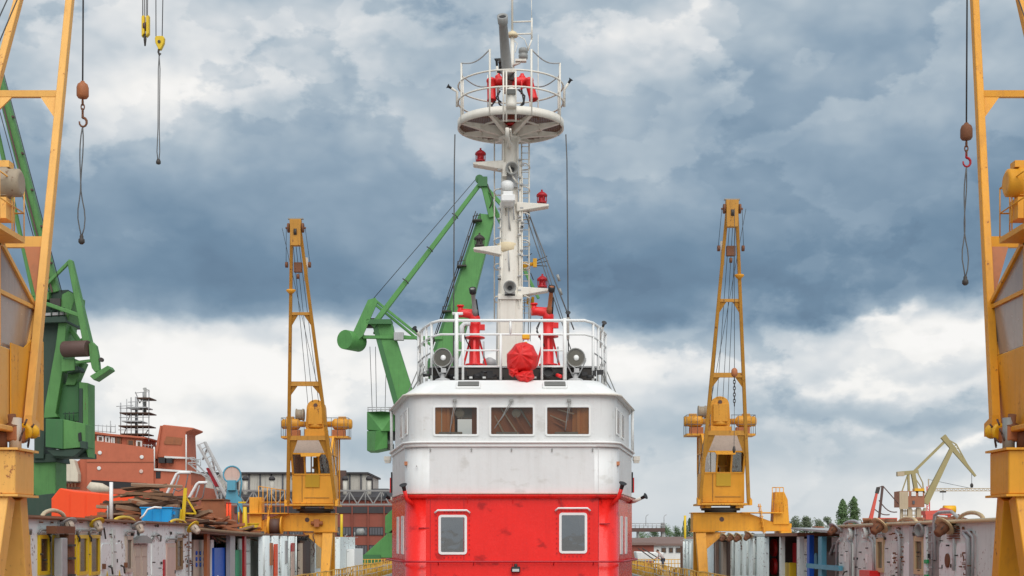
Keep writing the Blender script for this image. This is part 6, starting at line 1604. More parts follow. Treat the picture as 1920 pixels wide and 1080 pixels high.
for r0, r1 in ((988, 1004), (1022, 1040)):
    for px in range(452, 738, 30):
        w = MB().bx(fx(px), fx(px + 27), YH - .12, YH - .02, fz(r1), fz(r0)).build('window', 'shed_roof', sh)
        for j in range(5):
            a_ = fx(px) + .12 + (fx(px + 27) - fx(px) - .12) * j / 5; MB().bx(a_, a_ + (fx(px + 27) - fx(px)) / 5 - .14, YH - .16, YH - .121, fz(r1) + .15, fz(r0) - .15).build('pane', 'shed_grey', w)
for px in range(449, 745, 30): MB().bx(fx(px) + .05, fx(px + 3) - .05, YH - .35, YH, -1, fz(940)).build('pier', 'brick' if px % 60 else 'shed_roof', sh)
MB().bx(fx(440), fx(745), YH - .2, YH, fz(962), fz(950)).build('lintel_band', 'shed_roof', sh)
tr = thing('gantry_truss', 'grey lattice girder spanning in front of the brick workshop', 'truss', (PX(540, 205), 205, -1))
Yt = 205.0
for py in (920, 946): MB().bx(PX(362, Yt), PX(742, Yt), Yt - .15, Yt + .15, PZ(py + 1.6, Yt), PZ(py - 1.6, Yt)).build('chord', 'truss', tr)
i = 0; px = 370
while px < 735:
    MB().beam(P(px, 945, Yt), P(px + 15, 921, Yt), .22, .16).build('diagonal', 'truss', tr); MB().beam(P(px + 15, 921, Yt), P(px + 30, 945, Yt), .22, .16).build('diagonal', 'truss', tr); MB().cyl(P(px + 15, 945, Yt), P(px + 15, 921, Yt), .09, 5).build('vertical', 'truss', tr); px += 30
for px in (366, 740): MB().bx(PX(px, Yt) - .3, PX(px, Yt) + .3, Yt - .3, Yt + .3, -1, PZ(948, Yt)).build('leg', 'truss', tr)

# ================================================================ green level-luffing cranes
YG = 150.0
gm = thing('harbour_crane', 'green luffing crane with raised boom behind the mast of the fireboat', 'crane', (PX(790, YG), YG, -1), 'green harbour cranes')
g = lambda px, py, d=0: P(px, py, YG + d)
def gb(a, b, w, h, w2=None, h2=None, name='beam', mat='green_m', d=0, parent=None): return MB().beam(g(*a, d), g(*b, d), w, h, w2, h2, up=(0, 1, 0)).build(name, mat, parent or gm, .04)
col_ = MB(); col_.prism([g(697, 604), g(735, 606), g(737, 618), g(775, 738), g(770, 800), g(752, 800)], (0, 2.2, 0)); tw_ = col_.build('tower', 'green_m', gm, .05)
MB().prism([g(697, 606, -.05), g(706, 606, -.05), g(757, 790, -.05), g(748, 795, -.05)], (0, .05, 0)).build('edge_plate', 'green_dark2', tw_)
MB().prism([g(752, 800), g(800, 790), g(830, 1070), g(770, 1070)], (0, 3, 0)).build('pedestal', 'green_m', gm, .05)
MB().box(g(712, 606, .6), (2.6, 2.4, .5)).build('tower_head', 'green_dark2', tw_); MB().box(g(690, 606, .5), (1.6, 1.2, .9)).build('winch', 'dark', tw_)
for d in (-.6, 2.2): MB().prism([g(690, 562, d), g(704, 558, d), g(708, 566, d), g(680, 630, d), g(668, 640, d), g(656, 636, d)], (0, .25, 0)).build('lever', 'green_m', gm)
cw = MB().lathe([(1.0, -.9), (1.02, -.85), (1.02, 1.6), (1.0, 1.65)], g(664, 640, .4), (-.6, -1, .0), 22).build('counterweight', 'green_m', gm)
gb((702, 562), (812, 650), .28, .28, name='tie_rod'); gb((700, 568), (800, 650), .28, .28, name='tie_rod', d=2)
gb((680, 632), (830, 634), .35, .35, name='push_rod'); gb((700, 624), (830, 640), .28, .28, name='push_rod', d=1.5); MB().box(g(748, 631, -.3), (1.0, .8, .8)).build('rod_drive', 'galv', gm)
gb((698, 612), (904, 340), .55, .50, .42, .38, name='back_tie')
for t in (.3, .52, .75):
    px, py = 698 + 206 * t, 612 - 272 * t; MB().tube([g(px - 5, py - 8, -.5), g(px + 2, py - 4, -.5), g(px + 6, py + 2, -.5)], .06, 5).build('rope_guide', 'dark', gm)
bm_ = MB(); bm_.prism([g(812, 655), g(898, 400), g(928, 403), g(862, 662), g(848, 690), g(820, 690)], (0, 2.0, 0)); bo = bm_.build('boom', 'green_m', gm, .06)
MB().prism([g(813, 655, -.03), g(899, 400, -.03), g(902, 400, -.03), g(818, 655, -.03)], (0, .03, 0)).build('boom_edge', 'green_dark2', bo)
gb((800, 690), (840, 700), 2.0, 1.5, name='boom_foot', mat='green_dark2', d=1)
for t in (.05, .2, .35, .5, .65, .8, .92): 
    px, py = 811 + 86 * t, 655 - 255 * t; MB().cyl(g(px - 3, py + 1, -.2), g(px - 1, py - 9, -.2), .05, 5).build('walk_post', 'dark', bo)
MB().tube([g(806, 655, -.2), g(892, 396, -.2)], .05, 5).build('walk_rail', 'dark', bo); MB().tube([g(809, 655, .5), g(895, 400, .5)], .07, 5).build('walk_rail', 'dark', bo)
for px, py in ((838, 585), (866, 500), (895, 415)): MB().box(g(px, py, 0), (1.0, 1.6, .12)).build('landing', 'dark', bo); MB().tube([g(px - 8, py, -.6), g(px - 8, py - 10, -.6), g(px + 6, py - 12, -.6), g(px + 6, py - 2, -.6)], .05, 5).build('landing_rail', 'dark', bo)
gb((903, 334), (922, 408), .5, .45, .6, .6, name='fly_jib'); gb((908, 342), (930, 400), .3, .3, name='fly_jib', d=1); gb((905, 345), (955, 400), .4, .4, name='fly_tie'); gb((900, 338), (1010, 560), .55, .6, .3, .3, name='fly_boom', d=3)
m = MB(); m.lathe([(.45, -.2), (.45, .2)], g(899, 336), (0, 1, 0), 12); m.box(g(905, 342), (1.0, 1.0, 1.0)); m.build('head_sheaves', 'green_dark2', gm); MB().tube([g(906, 350, -.3), g(914, 345, -.3), g(924, 375, -.3), g(918, 390, -.3)], .06, 5).build('head_rail', 'dark', gm)
MB().tube([g(893, 335), g(700, 560)], .035, 4).build('rope', 'rope', gm)
cb_ = MB(); cb_.prism([g(688, 772, 2), g(716, 771, 0), g(740, 773, 1), g(740, 808, 1), g(716, 808, 0), g(688, 806, 2)], (0, 4, 0)); hs = cb_.build('machine_house', 'green_m', gm, .04)
MB().prism([g(688, 808, 2), g(705, 808, -.2), g(726, 807, .8), g(726, 840, .8), g(702, 845, -.2), g(688, 845, 2)], (0, 4, 0)).build('lower_house', 'green_m', gm, .04)
MB().box(g(733, 815, 3), (1.4, 2, 1.2)).build('access_box', 'black', hs); MB().box(g(732, 838, 2), (.7, 1, .6)).build('lamp_box', 'dark', hs)
for px in (690, 698, 706, 714, 722, 730, 738): MB().cyl(g(px, 772, .5), g(px, 764, .5), .045, 5).build('roof_post', 'galv', hs)
for py in (764, 768): MB().tube([g(689, py, .5), g(741, py, .5)], .045, 5).build('roof_rail', 'galv', hs)
for px in (698, 706, 722): MB().tube([g(px, 770, 1), g(px - 2 + (px - 706) * .3, 650, 1)], .03, 4).build('rope', 'rope', gm)
# portal of the green crane, seen low beside the fireboat
MB().prism([g(672, 1050, 4), g(742, 986, 4), g(752, 986, 4), g(752, 1046, 4), g(700, 1046, 4)], (0, 1.6, 0)).build('portal_leg', 'green_m', gm, .05)
MB().prism([g(722, 968, 4), g(735, 955, 4), g(770, 955, 4), g(770, 1000, 4), g(722, 1000, 4)], (0, 2.0, 0)).build('portal_box', 'green_m', gm, .05)
MB().box(g(684, 1052, 4.5), (3.5, 1.5, 1.4)).build('bogie', 'green_dark2', gm); MB().bx(PX(850, YG), PX(880, YG), YG, YG + 2, -1, PZ(985, YG)).build('portal_leg', 'green_m', gm)

# left green crane
YG = 95.0
gl = thing('harbour_crane', 'dark green crane with brown counterweight drum behind the cut-off yellow crane', 'crane', (PX(85, YG), YG, -1), 'green harbour cranes')
gm_prev, gm = gm, gl
def pr(pts, name, mat, depth, d=0, bevel=.03, parent=None): return MB().prism([g(x, y, d) for x, y in pts], (0, depth, 0)).build(name, mat, parent or gl, bevel)
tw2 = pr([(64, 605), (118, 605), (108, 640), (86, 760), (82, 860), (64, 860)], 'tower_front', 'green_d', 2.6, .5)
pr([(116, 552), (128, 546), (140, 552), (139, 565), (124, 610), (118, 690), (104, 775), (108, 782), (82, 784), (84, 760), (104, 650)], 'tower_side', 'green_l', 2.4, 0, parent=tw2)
pr([(60, 596), (122, 592), (124, 604), (60, 606)], 'service_deck', 'green_d', 3.4, -.4); pr([(66, 588), (122, 584), (122, 590), (66, 594)], 'deck_plate', 'alu', 2.6, -.3)
for px in (68, 82, 96, 110, 120): MB().cyl(g(px, 594, -.4), g(px, 578, -.4), .04, 5).build('deck_post', 'green_d', gl)
MB().tube([g(66, 580, -.4), g(121, 577, -.4)], .04, 5).build('deck_rail', 'green_d', gl)
pr([(70, 560), (90, 545), (128, 543), (128, 590), (74, 592)], 'machine_frame', 'green_d', 2.4, .4); MB().box(g(82, 556, .2), (.9, .8, .5)).build('gearbox', 'green_l', gl); MB().box(g(106, 568, .1), (.7, .6, .5)).build('gearbox', 'dark', gl)
gb((132, 489), (168, 655), .34, .50, .50, .9, name='lever', mat='green_l', d=-.3, parent=gl); gb((133, 488), (64, 557), .22, .22, name='strut', mat='green_l', parent=gl); gb((62, 561), (150, 592), .26, .30, name='push_rod', mat='green_l', d=-.5, parent=gl)
gb((125, 606), (152, 645), .3, .3, name='brace', mat='green_l', d=1, parent=gl); gb((126, 652), (158, 634), .16, .16, name='brace', mat='green_l', d=.5, parent=gl)
dr_ = MB().lathe([(.52, 0), (.54, .05), (.54, 1.75), (.52, 1.8)], g(120, 655, -.6), (1, -.25, 0), 22).build('counter_drum', 'brown_drum', gl)
pr([(166, 645), (172, 640), (180, 648), (184, 668), (186, 695), (178, 698), (172, 690), (168, 672)], 'drum_cheek', 'green_l', .5, -1.1); pr([(168, 705), (202, 685), (207, 692), (176, 713)], 'counter_foot', 'green_l', 1.2, -1.2); 
gb((142, 680), (190, 674), .20, .24, name='link', mat='green_l', d=-.9, parent=gl); MB().lathe([(.14, 0), (.14, .3)], g(189, 674, -1.1), (0, 1, 0), 10).build('link_pin', 'dark', gl)
pr([(115, 674), (140, 672), (140, 694), (115, 697)], 'equipment_box', 'green_l', 1.2, -.6); pr([(124, 690), (146, 686), (148, 694), (126, 700)], 'equipment_box', 'green_d', 1.4, -.5); pr([(128, 700), (152, 676), (158, 680), (140, 722), (122, 722)], 'support_arm', 'green_l', 1.0, .4)
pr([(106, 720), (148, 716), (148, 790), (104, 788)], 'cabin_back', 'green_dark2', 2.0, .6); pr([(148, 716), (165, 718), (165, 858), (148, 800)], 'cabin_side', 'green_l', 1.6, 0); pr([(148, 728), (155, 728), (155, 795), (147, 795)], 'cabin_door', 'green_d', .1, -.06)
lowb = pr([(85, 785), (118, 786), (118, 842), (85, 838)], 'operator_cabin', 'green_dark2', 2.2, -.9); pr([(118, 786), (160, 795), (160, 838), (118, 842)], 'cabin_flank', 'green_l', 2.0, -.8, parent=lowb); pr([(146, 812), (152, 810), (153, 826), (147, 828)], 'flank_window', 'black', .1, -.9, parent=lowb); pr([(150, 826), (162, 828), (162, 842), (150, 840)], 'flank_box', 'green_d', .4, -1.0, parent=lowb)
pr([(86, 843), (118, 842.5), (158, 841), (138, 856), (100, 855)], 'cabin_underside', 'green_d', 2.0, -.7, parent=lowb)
for px in (122, 130, 138): MB().cyl(g(px, 789, .3), g(px, 772, .3), .03, 5).build('cabin_post', 'green_d', lowb)
MB().tube([g(118, 776, .3), g(147, 774, .3)], .03, 5).build('cabin_rail', 'green_d', lowb)
pr([(97, 856), (165, 848), (165, 858), (97, 858)], 'base_plate', 'green_d', 2.0, .2); pr([(60, 850), (104, 852), (104, 1070), (60, 1070)], 'pedestal', 'green_l', 2.4, 1.0); pr([(62, 852), (104, 850), (108, 866), (62, 868)], 'pedestal_collar', 'green_d', 2.8, .7)
pr([(40, 932), (100, 925), (112, 932), (112, 975), (40, 975)], 'portal_top', 'green_d', 3.0, .0); pr([(104, 935), (114, 932), (116, 1070), (106, 1070)], 'portal_leg', 'green_l', 1.5, -.2); pr([(-40, 935), (-20, 935), (-20, 1070), (-40, 1070)], 'portal_leg', 'green_l', 1.5, -.2); pr([(-40, 920), (60, 926), (60, 950), (-40, 950)], 'portal_top', 'green_d', 3.0, .3)
b2 = gb((104, 550), (-45, -20), .62, .70, .50, .55, name='boom', mat='green_l', d=.6, parent=gl)
MB().beam(g(98, 548, .05), g(-51, -20, .05), .10, .10).build('boom_rail', 'brown_drum', b2); MB().tube([g(90, 545, -.1), g(-62, -20, -.1)], .03, 4).build('boom_rope', 'rope', b2); MB().tube([g(116, 548, -.1), g(-35, -20, -.1)], .03, 4).build('boom_rope', 'rope', b2)
for t in (.1, .22, .34, .46, .58): MB().box(g(104 - 149 * t + 7, 550 - 570 * t, .2), (.12, .3, .12)).build('boom_lug', 'brown_drum', b2)
fj = gb((-60, -60), (325, -150), .55, .9, .35, .4, name='fly_jib', mat='green_l', d=.6, parent=gl); gb((-45, -20), (-60, -60), .6, .6, name='jib_knee', mat='green_l', d=.6, parent=gl); gb((64, 557), (-70, -50), .25, .25, name='back_tie', mat='green_l', d=1.2, parent=gl); gb((62, 600), (98, 552), .4, .4, name='boom_foot', mat='green_l', d=.8, parent=gl)
gm = gm_prev
# yellow hook blocks of the left green crane
h1 = thing('hook_block', 'narrow yellow twin-plate hook block on four ropes at the top edge', 'hook', (PX(272, YG), YG, PZ(88, YG)), 'yellow hook blocks')
for dx in (-4.5, -1.5, 2, 4.5): MB().tube([g(272 + dx, 30), g(273 + dx * 1.2, -135)], .028, 4).build('rope', 'rope', h1)
for dx in (-4.2, 4.2): MB().prism([g(272 + dx - 2.6, 30, -.2), g(272 + dx + 2.6, 28, -.2), g(272 + dx + 2.6, 62, -.2), g(272 + dx - 2.6, 68, -.2)], (0, .4, 0)).build('side_plate', 'frame_yellow', h1, .02)
MB().lathe([(.28, -.09), (.28, .09)], g(272, 50), (1, 0, 0), 14).build('sheave', 'brown_drum', h1); MB().lathe([(.10, .15), (.10, -.25), (.05, -.65)], g(272, 68), (0, 0, 1), 8).build('shank', 'dark', h1)
h2 = thing('hook_block', 'round yellow hook block with long wire sling hanging below it', 'hook', (PX(298, YG), YG, PZ(310, YG)), 'yellow hook blocks')
for a, b in ((292.5, 292), (307, 308)): MB().tube([g(a if a < 300 else 304, 72), g(b, -143)], .03, 4).build('rope', 'rope', h2)
MB().prism([g(290, 70, -.15), g(293, 67, -.15), g(305, 67, -.15), g(308, 70, -.15), g(307, 80, -.15), g(301, 92, -.15), g(297, 92, -.15), g(291, 80, -.15)], (0, .35, 0)).build('cheek', 'frame_yellow', h2, .03)
MB().lathe([(.10, 0), (.10, .05)], g(298.5, 78, -.16), (0, -1, 0), 10).build('pin', 'dark', h2)
MB().tube([g(298, 92), g(297, 98), g(299, 104), g(301, 100)], .07, 6).build('hook', 'dark', h2)
for dx in (-1, 1): MB().tube([g(298.5, 102), g(298.5 + dx * 1.6, 130), g(297.5 + dx * 1.2, 240), g(297 + dx * 2.6, 285), g(297 + dx, 300)], .035, 5).build('sling', 'wire', h2)
MB().lathe([(.10, .2), (.16, .05), (.16, -.1), (.08, -.15)], g(297, 304), (0, 0, 1), 8).build('shackle', 'dark', h2)

# ================================================================ far right: pale crane, red masts, tower crane
YF = 330.0
g2 = lambda px, py, d=0: P(px, py, YF + d)
fc = thing('harbour_crane', 'pale olive luffing crane with red brown machine house on the far shore', 'crane', (PX(1712, YF), YF, -1), 'far harbour cranes')
def fb(a, b, w, h, w2=None, h2=None, name='beam', mat='far_crane', d=0): return MB().beam(g2(*a, d), g2(*b, d), w, h, w2, h2, up=(0, 1, 0)).build(name, mat, fc)
bo2 = fb((1734, 944), (1784, 842), 1.5, 1.2, .9, .8, name='boom'); fb((1768, 818), (1829, 893), 1.3, .9, .5, .4, name='fly_jib'); fb((1714, 884), (1770, 829), .55, .5, name='back_tie')
fb((1768, 819), (1793, 833), .25, .25, name='jib_stay'); fb((1793, 833), (1820, 882), .25, .25, name='jib_stay'); fb((1785, 842), (1793, 833), .22, .22, name='jib_stay')
for t in (.2, .4, .6, .8): fb((1768 + 61 * t * .9, 818 + 75 * t * .9), (1793 + 27 * t, 833 + 49 * t), .12, .12, name='jib_lace')
fb((1682, 889), (1722, 884), 1.1, .9, .7, .5, name='lever'); MB().box(g2(1688, 889), (1.6, 1.2, .9)).build('counterweight', 'far_tan', fc)
for a, b, w in (((1703, 888), (1704, 922), .5), ((1712, 888), (1718, 922), .9), ((1702, 890), (1691, 922), .25), ((1720, 885), (1730, 905), .22), ((1730, 905), (1732, 925), .25), ((1715, 895), (1735, 925), .2)): fb(a, b, w, w, name='tower_strut')
mh = MB().bx(PX(1685, YF), PX(1731, YF), YF - 1, YF + 4, PZ(951, YF), PZ(921, YF)).build('machine_house', 'far_house', fc); MB().bx(PX(1684, YF), PX(1700, YF), YF - 1.3, YF - 1.01, PZ(955, YF), PZ(922, YF)).build('side_panel', 'far_tan', mh)
for px in (1700, 1713, 1726): MB().box(g2(px, 926, -1.1), (1.0, .2, 1.0)).build('house_window', 'far_white', mh)
MB().box(g2(1713, 942, -1.1), (.5, .2, .8)).build('house_window', 'shed_grey', mh); MB().box(g2(1722, 920, 0), (2.2, 2, 1.0)).build('roof_hatch', 'yellow_deep', mh)
for a, b, w in (((1690, 952), (1688, 1035), .5), ((1705, 952), (1705, 1035), .9), ((1722, 952), (1722, 1035), .9), ((1734, 952), (1736, 1035), .5)): fb(a, b, w, w, name='portal_leg', mat='far_tan')
for px in (1693, 1697, 1701, 1710, 1716, 1727, 1731): fb((px, 955), (px, 980), .2, .2, name='ladder_post', mat='far_tan')
for py in (958, 966, 974): fb((1688, py), (1736, py), .25, .25, name='platform_bar', mat='far_tan')
MB().tube([g2(1822, 888), g2(1822, 915)], .06, 4).build('rope', 'rope', fc); MB().lathe([(.2, .6), (.4, .2), (.3, -.4)], g2(1822, 911), (0, 0, 1), 8).build('hook', 'dark', fc)
rm_ = thing('derrick', 'red twin-mast derrick with slack wires standing left of the pale crane', 'derrick', (PX(1645, 300), 300, -1))
g3 = lambda px, py, d=0: P(px, py, 300 + d)
MB().beam(g3(1632, 975), g3(1646, 915), .8, .6, .4, .4).build('mast', 'far_red', rm_); MB().beam(g3(1648, 975), g3(1655, 911), .45, .45).build('mast', 'brown_drum', rm_); MB().beam(g3(1644, 925), g3(1647, 914), .7, .6).build('mast_tip', 'dark', rm_); MB().beam(g3(1646, 914), g3(1655, 912), .2, .2).build('tie', 'brown_drum', rm_)
MB().bx(PX(1630, 300), PX(1680, 300), 299, 303, -1, PZ(971, 300)).build('base', 'far_red', rm_); MB().bx(PX(1645, 300), PX(1678, 300), 298.6, 299, PZ(982, 300), PZ(973, 300)).build('base_rail', 'scrap', rm_)
for a, b, sg in (((1656, 912), (1685, 945), 0), ((1648, 938), (1682, 960), 8), ((1640, 955), (1668, 965), 4)):
    MB().tube([g3(a[0] + (b[0] - a[0]) * t / 6, a[1] + (b[1] - a[1]) * t / 6 + sg * math.sin(math.pi * t / 6)) for t in range(7)], .12, 5).build('wire', 'brown_drum', rm_)
tc_ = thing('tower_crane', 'thin pale lattice tower crane arm along the horizon at the right', 'crane', (PX(1745, 420), 420, -1))
g4 = lambda px, py, d=0: P(px, py, 420 + d)
for py in (916, 920.5): MB().beam(g4(1738, py), g4(1905, py), .22, .22).build('chord', 'far_tan', tc_)
for i in range(40): px = 1740 + i * 4; MB().beam(g4(px, 920.5 if i % 2 else 916), g4(px + 4, 916 if i % 2 else 920.5), .14, .14).build('lacing', 'far_tan', tc_)
for px in (1738, 1743): MB().beam(g4(px, 1035), g4(px, 912), .25, .25).build('mast_leg', 'far_red', tc_)
for i in range(20): MB().beam(g4(1738 if i % 2 else 1743, 1030 - i * 6), g4(1743 if i % 2 else 1738, 1024 - i * 6), .14, .14).build('mast_lacing', 'far_red', tc_)
MB().beam(g4(1741, 912), g4(1741, 898), .3, .3).build('apex', 'far_tan', tc_); MB().tube([g4(1741, 899), g4(1822, 916)], .06, 4).build('stay', 'rope', tc_); MB().box(g4(1768, 922), (1.6, 1, .5)).build('trolley', 'dark', tc_); MB().tube([g4(1768, 923), g4(1768, 938)], .05, 4).build('rope', 'rope', tc_)
op = thing('portal_frame', 'orange red portal frame with yellow drum below the pale crane', 'gantry', (PX(1760, 290), 290, -1))
g5 = lambda px, py, d=0: P(px, py, 290 + d)
MB().prism([g5(1735, 965), g5(1735, 958), g5(1768, 956), g5(1772, 952), g5(1786, 956), g5(1786, 966)], (0, 3, 0)).build('beam', 'far_red', op); MB().prism([g5(1736, 965), g5(1758, 965), g5(1750, 990), g5(1750, 1040), g5(1736, 1040)], (0, 2, 0)).build('leg', 'far_red', op); MB().bx(PX(1778, 290), PX(1784, 290), 290.2, 292, -1, PZ(966, 290)).build('leg', 'far_red', op)
MB().lathe([(.8, -1.2), (.8, 1.2)], g5(1780, 955, 1), (1, 0, 0), 12).build('drum', 'yellow_deep', op); MB().bx(PX(1758, 290), PX(1776, 290), 289.8, 292, PZ(990, 290), PZ(967, 290)).build('panel', 'far_white', op)

# ================================================================ trees
def tree(name, label, px, Y, pybase, pytop, wpx, mat, seed, columnar=False, leaves=900, group='trees on the far shore'):
    random.seed(seed); x = PX(px, Y); zt = PZ(pytop, Y); w = wpx * Y / F; h = zt + 1
    root = thing(name, label, 'tree', (x, Y, -1), group)
    m = MB(); m.tube([(x, Y, -1), (x + .1, Y, -1 + h * .4), (x, Y, -1 + h * .85)], [h * .03, h * .02, h * .005], 7)
    for i in range(7):
        z = -1 + h * random.uniform(.3, .75); a = random.uniform(0, 6.28); L = w * random.uniform(.2, .4); m.tube([(x, Y, z), (x + L * math.cos(a), Y + L * math.sin(a), z + L * (1.6 if columnar else .7))], [h * .01, h * .003], 5)
    m.build('trunk', 'bark', root)
    m = MB(); cl_ = []
    nC = 34 if columnar else 22
    for i in range(nC):
        t = random.random() ** (.8 if columnar else .6); a = random.uniform(0, 6.28)
        prof_ = (math.sin(math.pi * min(1, (t * .92 + .08))) ** .5) if columnar else math.sin(math.pi * min(1, t * .8 + .15)) ** .7
        rr = w * .5 * prof_ * random.uniform(.35, .8)
        cl_.append((V((x + rr * math.cos(a), Y + rr * math.sin(a), -1 + h * (.15 + .80 * t if columnar else .14 + .76 * t))), w * random.uniform(.17, .27) * (1 if not columnar else 1.3)))
    zb_ = .02 if columnar else .10
    for i in range(int(leaves * 1.8)):
        if columnar:
            t = random.random() ** .9; a = random.uniform(0, 6.28); pr_ = (1 - t ** 7) ** .8 * (.6 + .4 * min(1, t * 4)) * (.85 + .8 * mnoise.noise(V((a * 1.1 + seed, t * 11, 0))))
            rr = w * .5 * pr_ * random.random() ** .4; p = V((x + rr * math.cos(a), Y + rr * math.sin(a), -1 + h * (zb_ + (1.0 - zb_) * t)))
        else:
            c, r = random.choice(cl_); d = V((random.gauss(0, 1), random.gauss(0, 1), random.gauss(0, .9))).normalized() * r * 1.15 * random.random() ** .45; p = c + d
        s1 = random.uniform(.014, .032) * h * (.62 if columnar else .7); u = V((random.gauss(0, 1), random.gauss(0, 1), random.gauss(0, 1.3))).normalized(); v = u.orthogonal().normalized()
        m.add([p - u * s1, p + v * s1 * .6, p + u * s1, p - v * s1 * .6], [(0, 1, 2, 3)])
    o = bpy.data.meshes.new('crown'); off = V((x, Y, -1)); o.from_pydata([tuple(V(v) - off) for v in m.v], [], m.f); o.materials.append(MAT[mat])
    ob = bpy.data.objects.new('crown', o); scene.collection.objects.link(ob); ob.parent = root
tree('poplar_tree', 'tall dark green poplar, the shorter broad one of the pair', 1580, 300, 990, 936, 25, 'leaf_mid', 81, True, 3000); tree('poplar_tree', 'tall dark green poplar, the taller slim one of the pair', 1601, 304, 990, 931, 24, 'leaf_mid', 82, True, 3000)
tl = [(1490, 250, 966, 34), (1512, 255, 962, 30), (1535, 250, 968, 32), (1552, 262, 963, 24)]
for i, (px, Y, pt_, w) in enumerate(tl): tree('leafy_tree', ('grey green leafy tree just right of the yellow switch cabinet', 'grey green leafy tree second from the yellow cabinet', 'grey green leafy tree third from the yellow cabinet', 'narrow grey green tree nearest the poplars')[i], px, Y, 990, pt_, w, 'leaf_grey', 90 + i, False, 1300)
tl = [(1204, 300, 992, 24, 'low dark tree touching the red side of the fireboat'), (1226, 310, 990, 26, 'low dark tree under the footbridge'), (1248, 300, 982, 24, 'dark tree at the end of the footbridge'), (1268, 310, 984, 22, 'dark tree left of the slim yellow vent pipe'), (1284, 305, 974, 12, 'slim pointed dark tree left of its taller twin'), (1293, 300, 971, 12, 'slim pointed dark tree beside the crane beam'), (1308, 320, 980, 24, 'dark tree half hidden by the crane leg'), (1335, 320, 984, 30, 'dark tree behind the crane gusset')]
for i, (px, Y, pt_, w, lab) in enumerate(tl): tree('leafy_tree', lab, px, Y, 1010, pt_, w * 1.2, 'leaf_dark' if i % 2 else 'leaf_mid', 110 + i, w < 15, 1100)

# ================================================================ footbridge, white building, low sheds at the gap
fbg = thing('footbridge', 'grey footbridge with lamp posts crossing behind the fireboat', 'bridge', (PX(1215, 210), 210, -1))
b5 = lambda px, py, d=0: P(px, py, 210 + d)
MB().bx(PX(1180, 210), PX(1247, 210), 210, 213, PZ(997, 210), PZ(990, 210)).build('deck', 'brown_drum', fbg)
for py in (981.5, 986): MB().tube([b5(1180, py), b5(1246, py)], .05, 5).build('rail', 'galv', fbg)
for px in range(1183, 1248, 8): MB().cyl(b5(px, 990), b5(px, 981), .05, 5).build('rail_post', 'galv', fbg)
MB().bx(PX(1242, 210), PX(1247, 210), 210.5, 212.5, -1, PZ(980, 210)).build('pier', 'concrete', fbg); MB().bx(PX(1196, 210), PX(1199, 210), 210.5, 212.5, -1, PZ(997, 210)).build('pier', 'concrete', fbg)
for px in (1211, 1245): MB().tube([b5(px, 986), b5(px, 969), b5(px + 2, 966), b5(px + 5, 965)], .05, 5).build('lamp_post', 'galv', fbg)
wb = thing('site_office', 'low white building with brown roof seen past the leaning worker', 'building', (PX(1245, 180), 184, -1))
w5 = lambda px: PX(px, 180)
MB().bx(w5(1219), w5(1330), 180, 190, -1, PZ(1022, 180)).build('wall', 'far_white', wb); MB().prism([(w5(1215), 179.6, PZ(1023, 180)), (w5(1335), 179.6, PZ(1023, 180)), (w5(1325), 185, PZ(1010, 180)), (w5(1225), 185, PZ(1010, 180))], (0, 0, .25)).build('roof', 'far_roof', wb)
for a, b in ((1240, 1249), (1267, 1277), (1254, 1262)):
    w = MB().bx(w5(a), w5(b), 179.9, 179.99, PZ(1036, 180), PZ(1027, 180)).build('window', 'shed_grey', wb); MB().bx(w5(a) + .1, w5(b) - .1, 179.86, 179.899, PZ(1035, 180), PZ(1028, 180)).build('pane', 'glass_brown', w)
lb = thing('brick_store', 'low brick store with dark roof just right of the red fireboat', 'building', (PX(1202, 170), 174, -1))
MB().bx(PX(1180, 170), PX(1226, 170), 170, 178, -1, PZ(1022, 170)).build('wall', 'brick', lb); MB().prism([(PX(1178, 170), 169.6, PZ(1022, 170)), (PX(1229, 170), 169.6, PZ(1022, 170)), (PX(1224, 170), 174, PZ(1013, 170)), (PX(1183, 170), 174, PZ(1013, 170))], (0, 0, .3)).build('roof', 'far_roof', lb)
wt = thing('parked_boat', 'white boat hull with two dark rails lying before the site office', 'boat', (PX(1215, 150), 150, -1))
MB().prism([P(1192, 1034, 150), P(1246, 1036, 150), P(1242, 1052, 150), P(1196, 1052, 150)], (0, 3, 0)).build('hull', 'far_white', wt, .1)
for a, b in (((1196, 1028), (1230, 1052)), ((1204, 1028), (1240, 1050))): MB().tube([P(*a, 149), P(*b, 149)], .06, 5).build('rail', 'dark', wt)

# ================================================================ worker leaning on the railing
pw = thing('person', 'worker in pale shirt and dark trousers bending over the yellow railing', 'person', (PX(1243, 122), 122, 0))
def skin_body(chain, radii, name, mat, parent):
    off = obj_world(parent); me = bpy.data.meshes.new(name); vs_, es = [], []
    idx = {}
    for a, b in chain:
        for n_ in (a, b):
            if n_ not in idx: idx[n_] = len(vs_); vs_.append(tuple(JT[n_] - off))
        es.append((idx[a], idx[b]))
    me.from_pydata(vs_, es, []); o = bpy.data.objects.new(name, me); scene.collection.objects.link(o); o.parent = parent; me.materials.append(MAT[mat])
    sk = o.modifiers.new('skin', 'SKIN'); sk.use_smooth_shade = True
    for n_, i in idx.items(): me.skin_vertices[0].data[i].radius = (radii[n_], radii[n_])
    me.skin_vertices[0].data[0].use_root = True
    o.modifiers.new('sub', 'SUBSURF').levels = 1; o.modifiers['sub'].render_levels = 1
    return o
bx0, by0, bz = PX(1243, 122), 122.0, .34
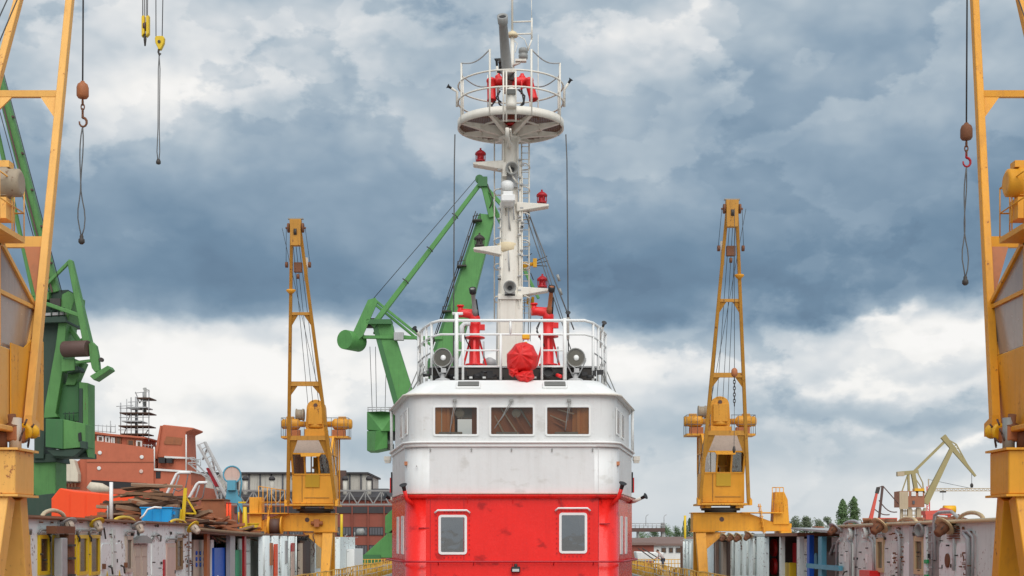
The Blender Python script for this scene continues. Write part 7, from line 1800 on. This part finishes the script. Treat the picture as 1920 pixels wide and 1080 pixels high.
JT = {k_: V((bx0 + a, by0 + b, bz + c)) for k_, (a, b, c) in {
    'pelvis': (0, 0, .92), 'waist': (-.04, 0, 1.05), 'chest': (-.22, 0, 1.30), 'neck': (-.36, 0, 1.46), 'skull': (-.45, -.01, 1.55),
    'hip_l': (0, -.10, .86), 'knee_l': (-.05, -.11, .47), 'ankle_l': (.04, -.11, .07), 'toe_l': (-.14, -.12, .03), 'hip_r': (0, .10, .86), 'knee_r': (.02, .11, .47), 'ankle_r': (.12, .11, .07), 'toe_r': (-.05, .12, .03),
    'sh_l': (-.27, -.19, 1.34), 'el_l': (-.34, -.24, 1.08), 'wr_l': (-.55, -.20, .95), 'ha_l': (-.63, -.19, .93), 'sh_r': (-.27, .19, 1.34), 'el_r': (-.38, .24, 1.08), 'wr_r': (-.58, .18, .96), 'ha_r': (-.66, .16, .94)}.items()}
RD = dict(pelvis=.15, waist=.14, chest=.165, neck=.06, skull=.09, hip_l=.10, knee_l=.065, ankle_l=.045, toe_l=.04, hip_r=.10, knee_r=.065, ankle_r=.045, toe_r=.04, sh_l=.075, el_l=.05, wr_l=.035, ha_l=.04, sh_r=.075, el_r=.05, wr_r=.035, ha_r=.04)
skin_body([('pelvis', 'waist'), ('waist', 'chest'), ('chest', 'neck'), ('neck', 'skull'), ('pelvis', 'hip_l'), ('hip_l', 'knee_l'), ('knee_l', 'ankle_l'), ('ankle_l', 'toe_l'), ('pelvis', 'hip_r'), ('hip_r', 'knee_r'), ('knee_r', 'ankle_r'), ('ankle_r', 'toe_r'), ('chest', 'sh_l'), ('sh_l', 'el_l'), ('el_l', 'wr_l'), ('wr_l', 'ha_l'), ('chest', 'sh_r'), ('sh_r', 'el_r'), ('el_r', 'wr_r'), ('wr_r', 'ha_r')], RD, 'body', 'skin', pw)
RS = {k_: v + .022 for k_, v in RD.items()}
skin_body([('pelvis', 'waist'), ('waist', 'chest'), ('chest', 'sh_l'), ('sh_l', 'el_l'), ('chest', 'sh_r'), ('sh_r', 'el_r')], RS, 'shirt', 'shirt', pw)
skin_body([('pelvis', 'hip_l'), ('hip_l', 'knee_l'), ('knee_l', 'ankle_l'), ('pelvis', 'hip_r'), ('hip_r', 'knee_r'), ('knee_r', 'ankle_r')], RS, 'trousers', 'trousers', pw)
hd_c = JT['skull'] + V((-.03, 0, .03))
MB().ball(hd_c, .115, 14, (1.0, .82, 1.15)).build('head', 'skin', pw); MB().ball(hd_c + V((.025, 0, .045)), .118, 14, (1.0, .9, .95)).build('hair', 'hair', pw)
for s_ in (-1, 1):
    MB().ball(hd_c + V((-.01, s_ * .095, -.01)), .03, 8, (.7, .4, 1)).build('ear', 'skin', pw)
    for f_ in range(4):
        hb = JT['ha_l' if s_ < 0 else 'ha_r']; MB().tube([hb + V((-.03, (f_ - 1.5) * .018, 0)), hb + V((-.075, (f_ - 1.5) * .02, -.005)), hb + V((-.095, (f_ - 1.5) * .02, -.04))], [.010, .009, .007], 6).build('finger', 'skin', pw)
    MB().tube([hb + V((.0, -s_ * .03, 0)), hb + V((-.03, -s_ * .055, -.015)), hb + V((-.05, -s_ * .055, -.035))], [.012, .010, .008], 6).build('thumb', 'skin', pw)
MB().prism([hd_c + V((-.11, -.012, .0)), hd_c + V((-.15, 0, -.03)), hd_c + V((-.11, .012, .0)), hd_c + V((-.11, 0, -.045))], (.02, 0, 0)).build('nose', 'skin', pw)
stp = thing('step_box', 'low grey step that the worker stands on', 'step', (bx0, by0, 0)); MB().bx(bx0 - .6, bx0 + .5, by0 - .6, by0 + .6, 0, .30).build('tread', 'galv', stp); MB().bx(bx0 - .62, bx0 + .52, by0 - .62, by0 + .62, .301, .335).build('top', 'stone_deck', stp)
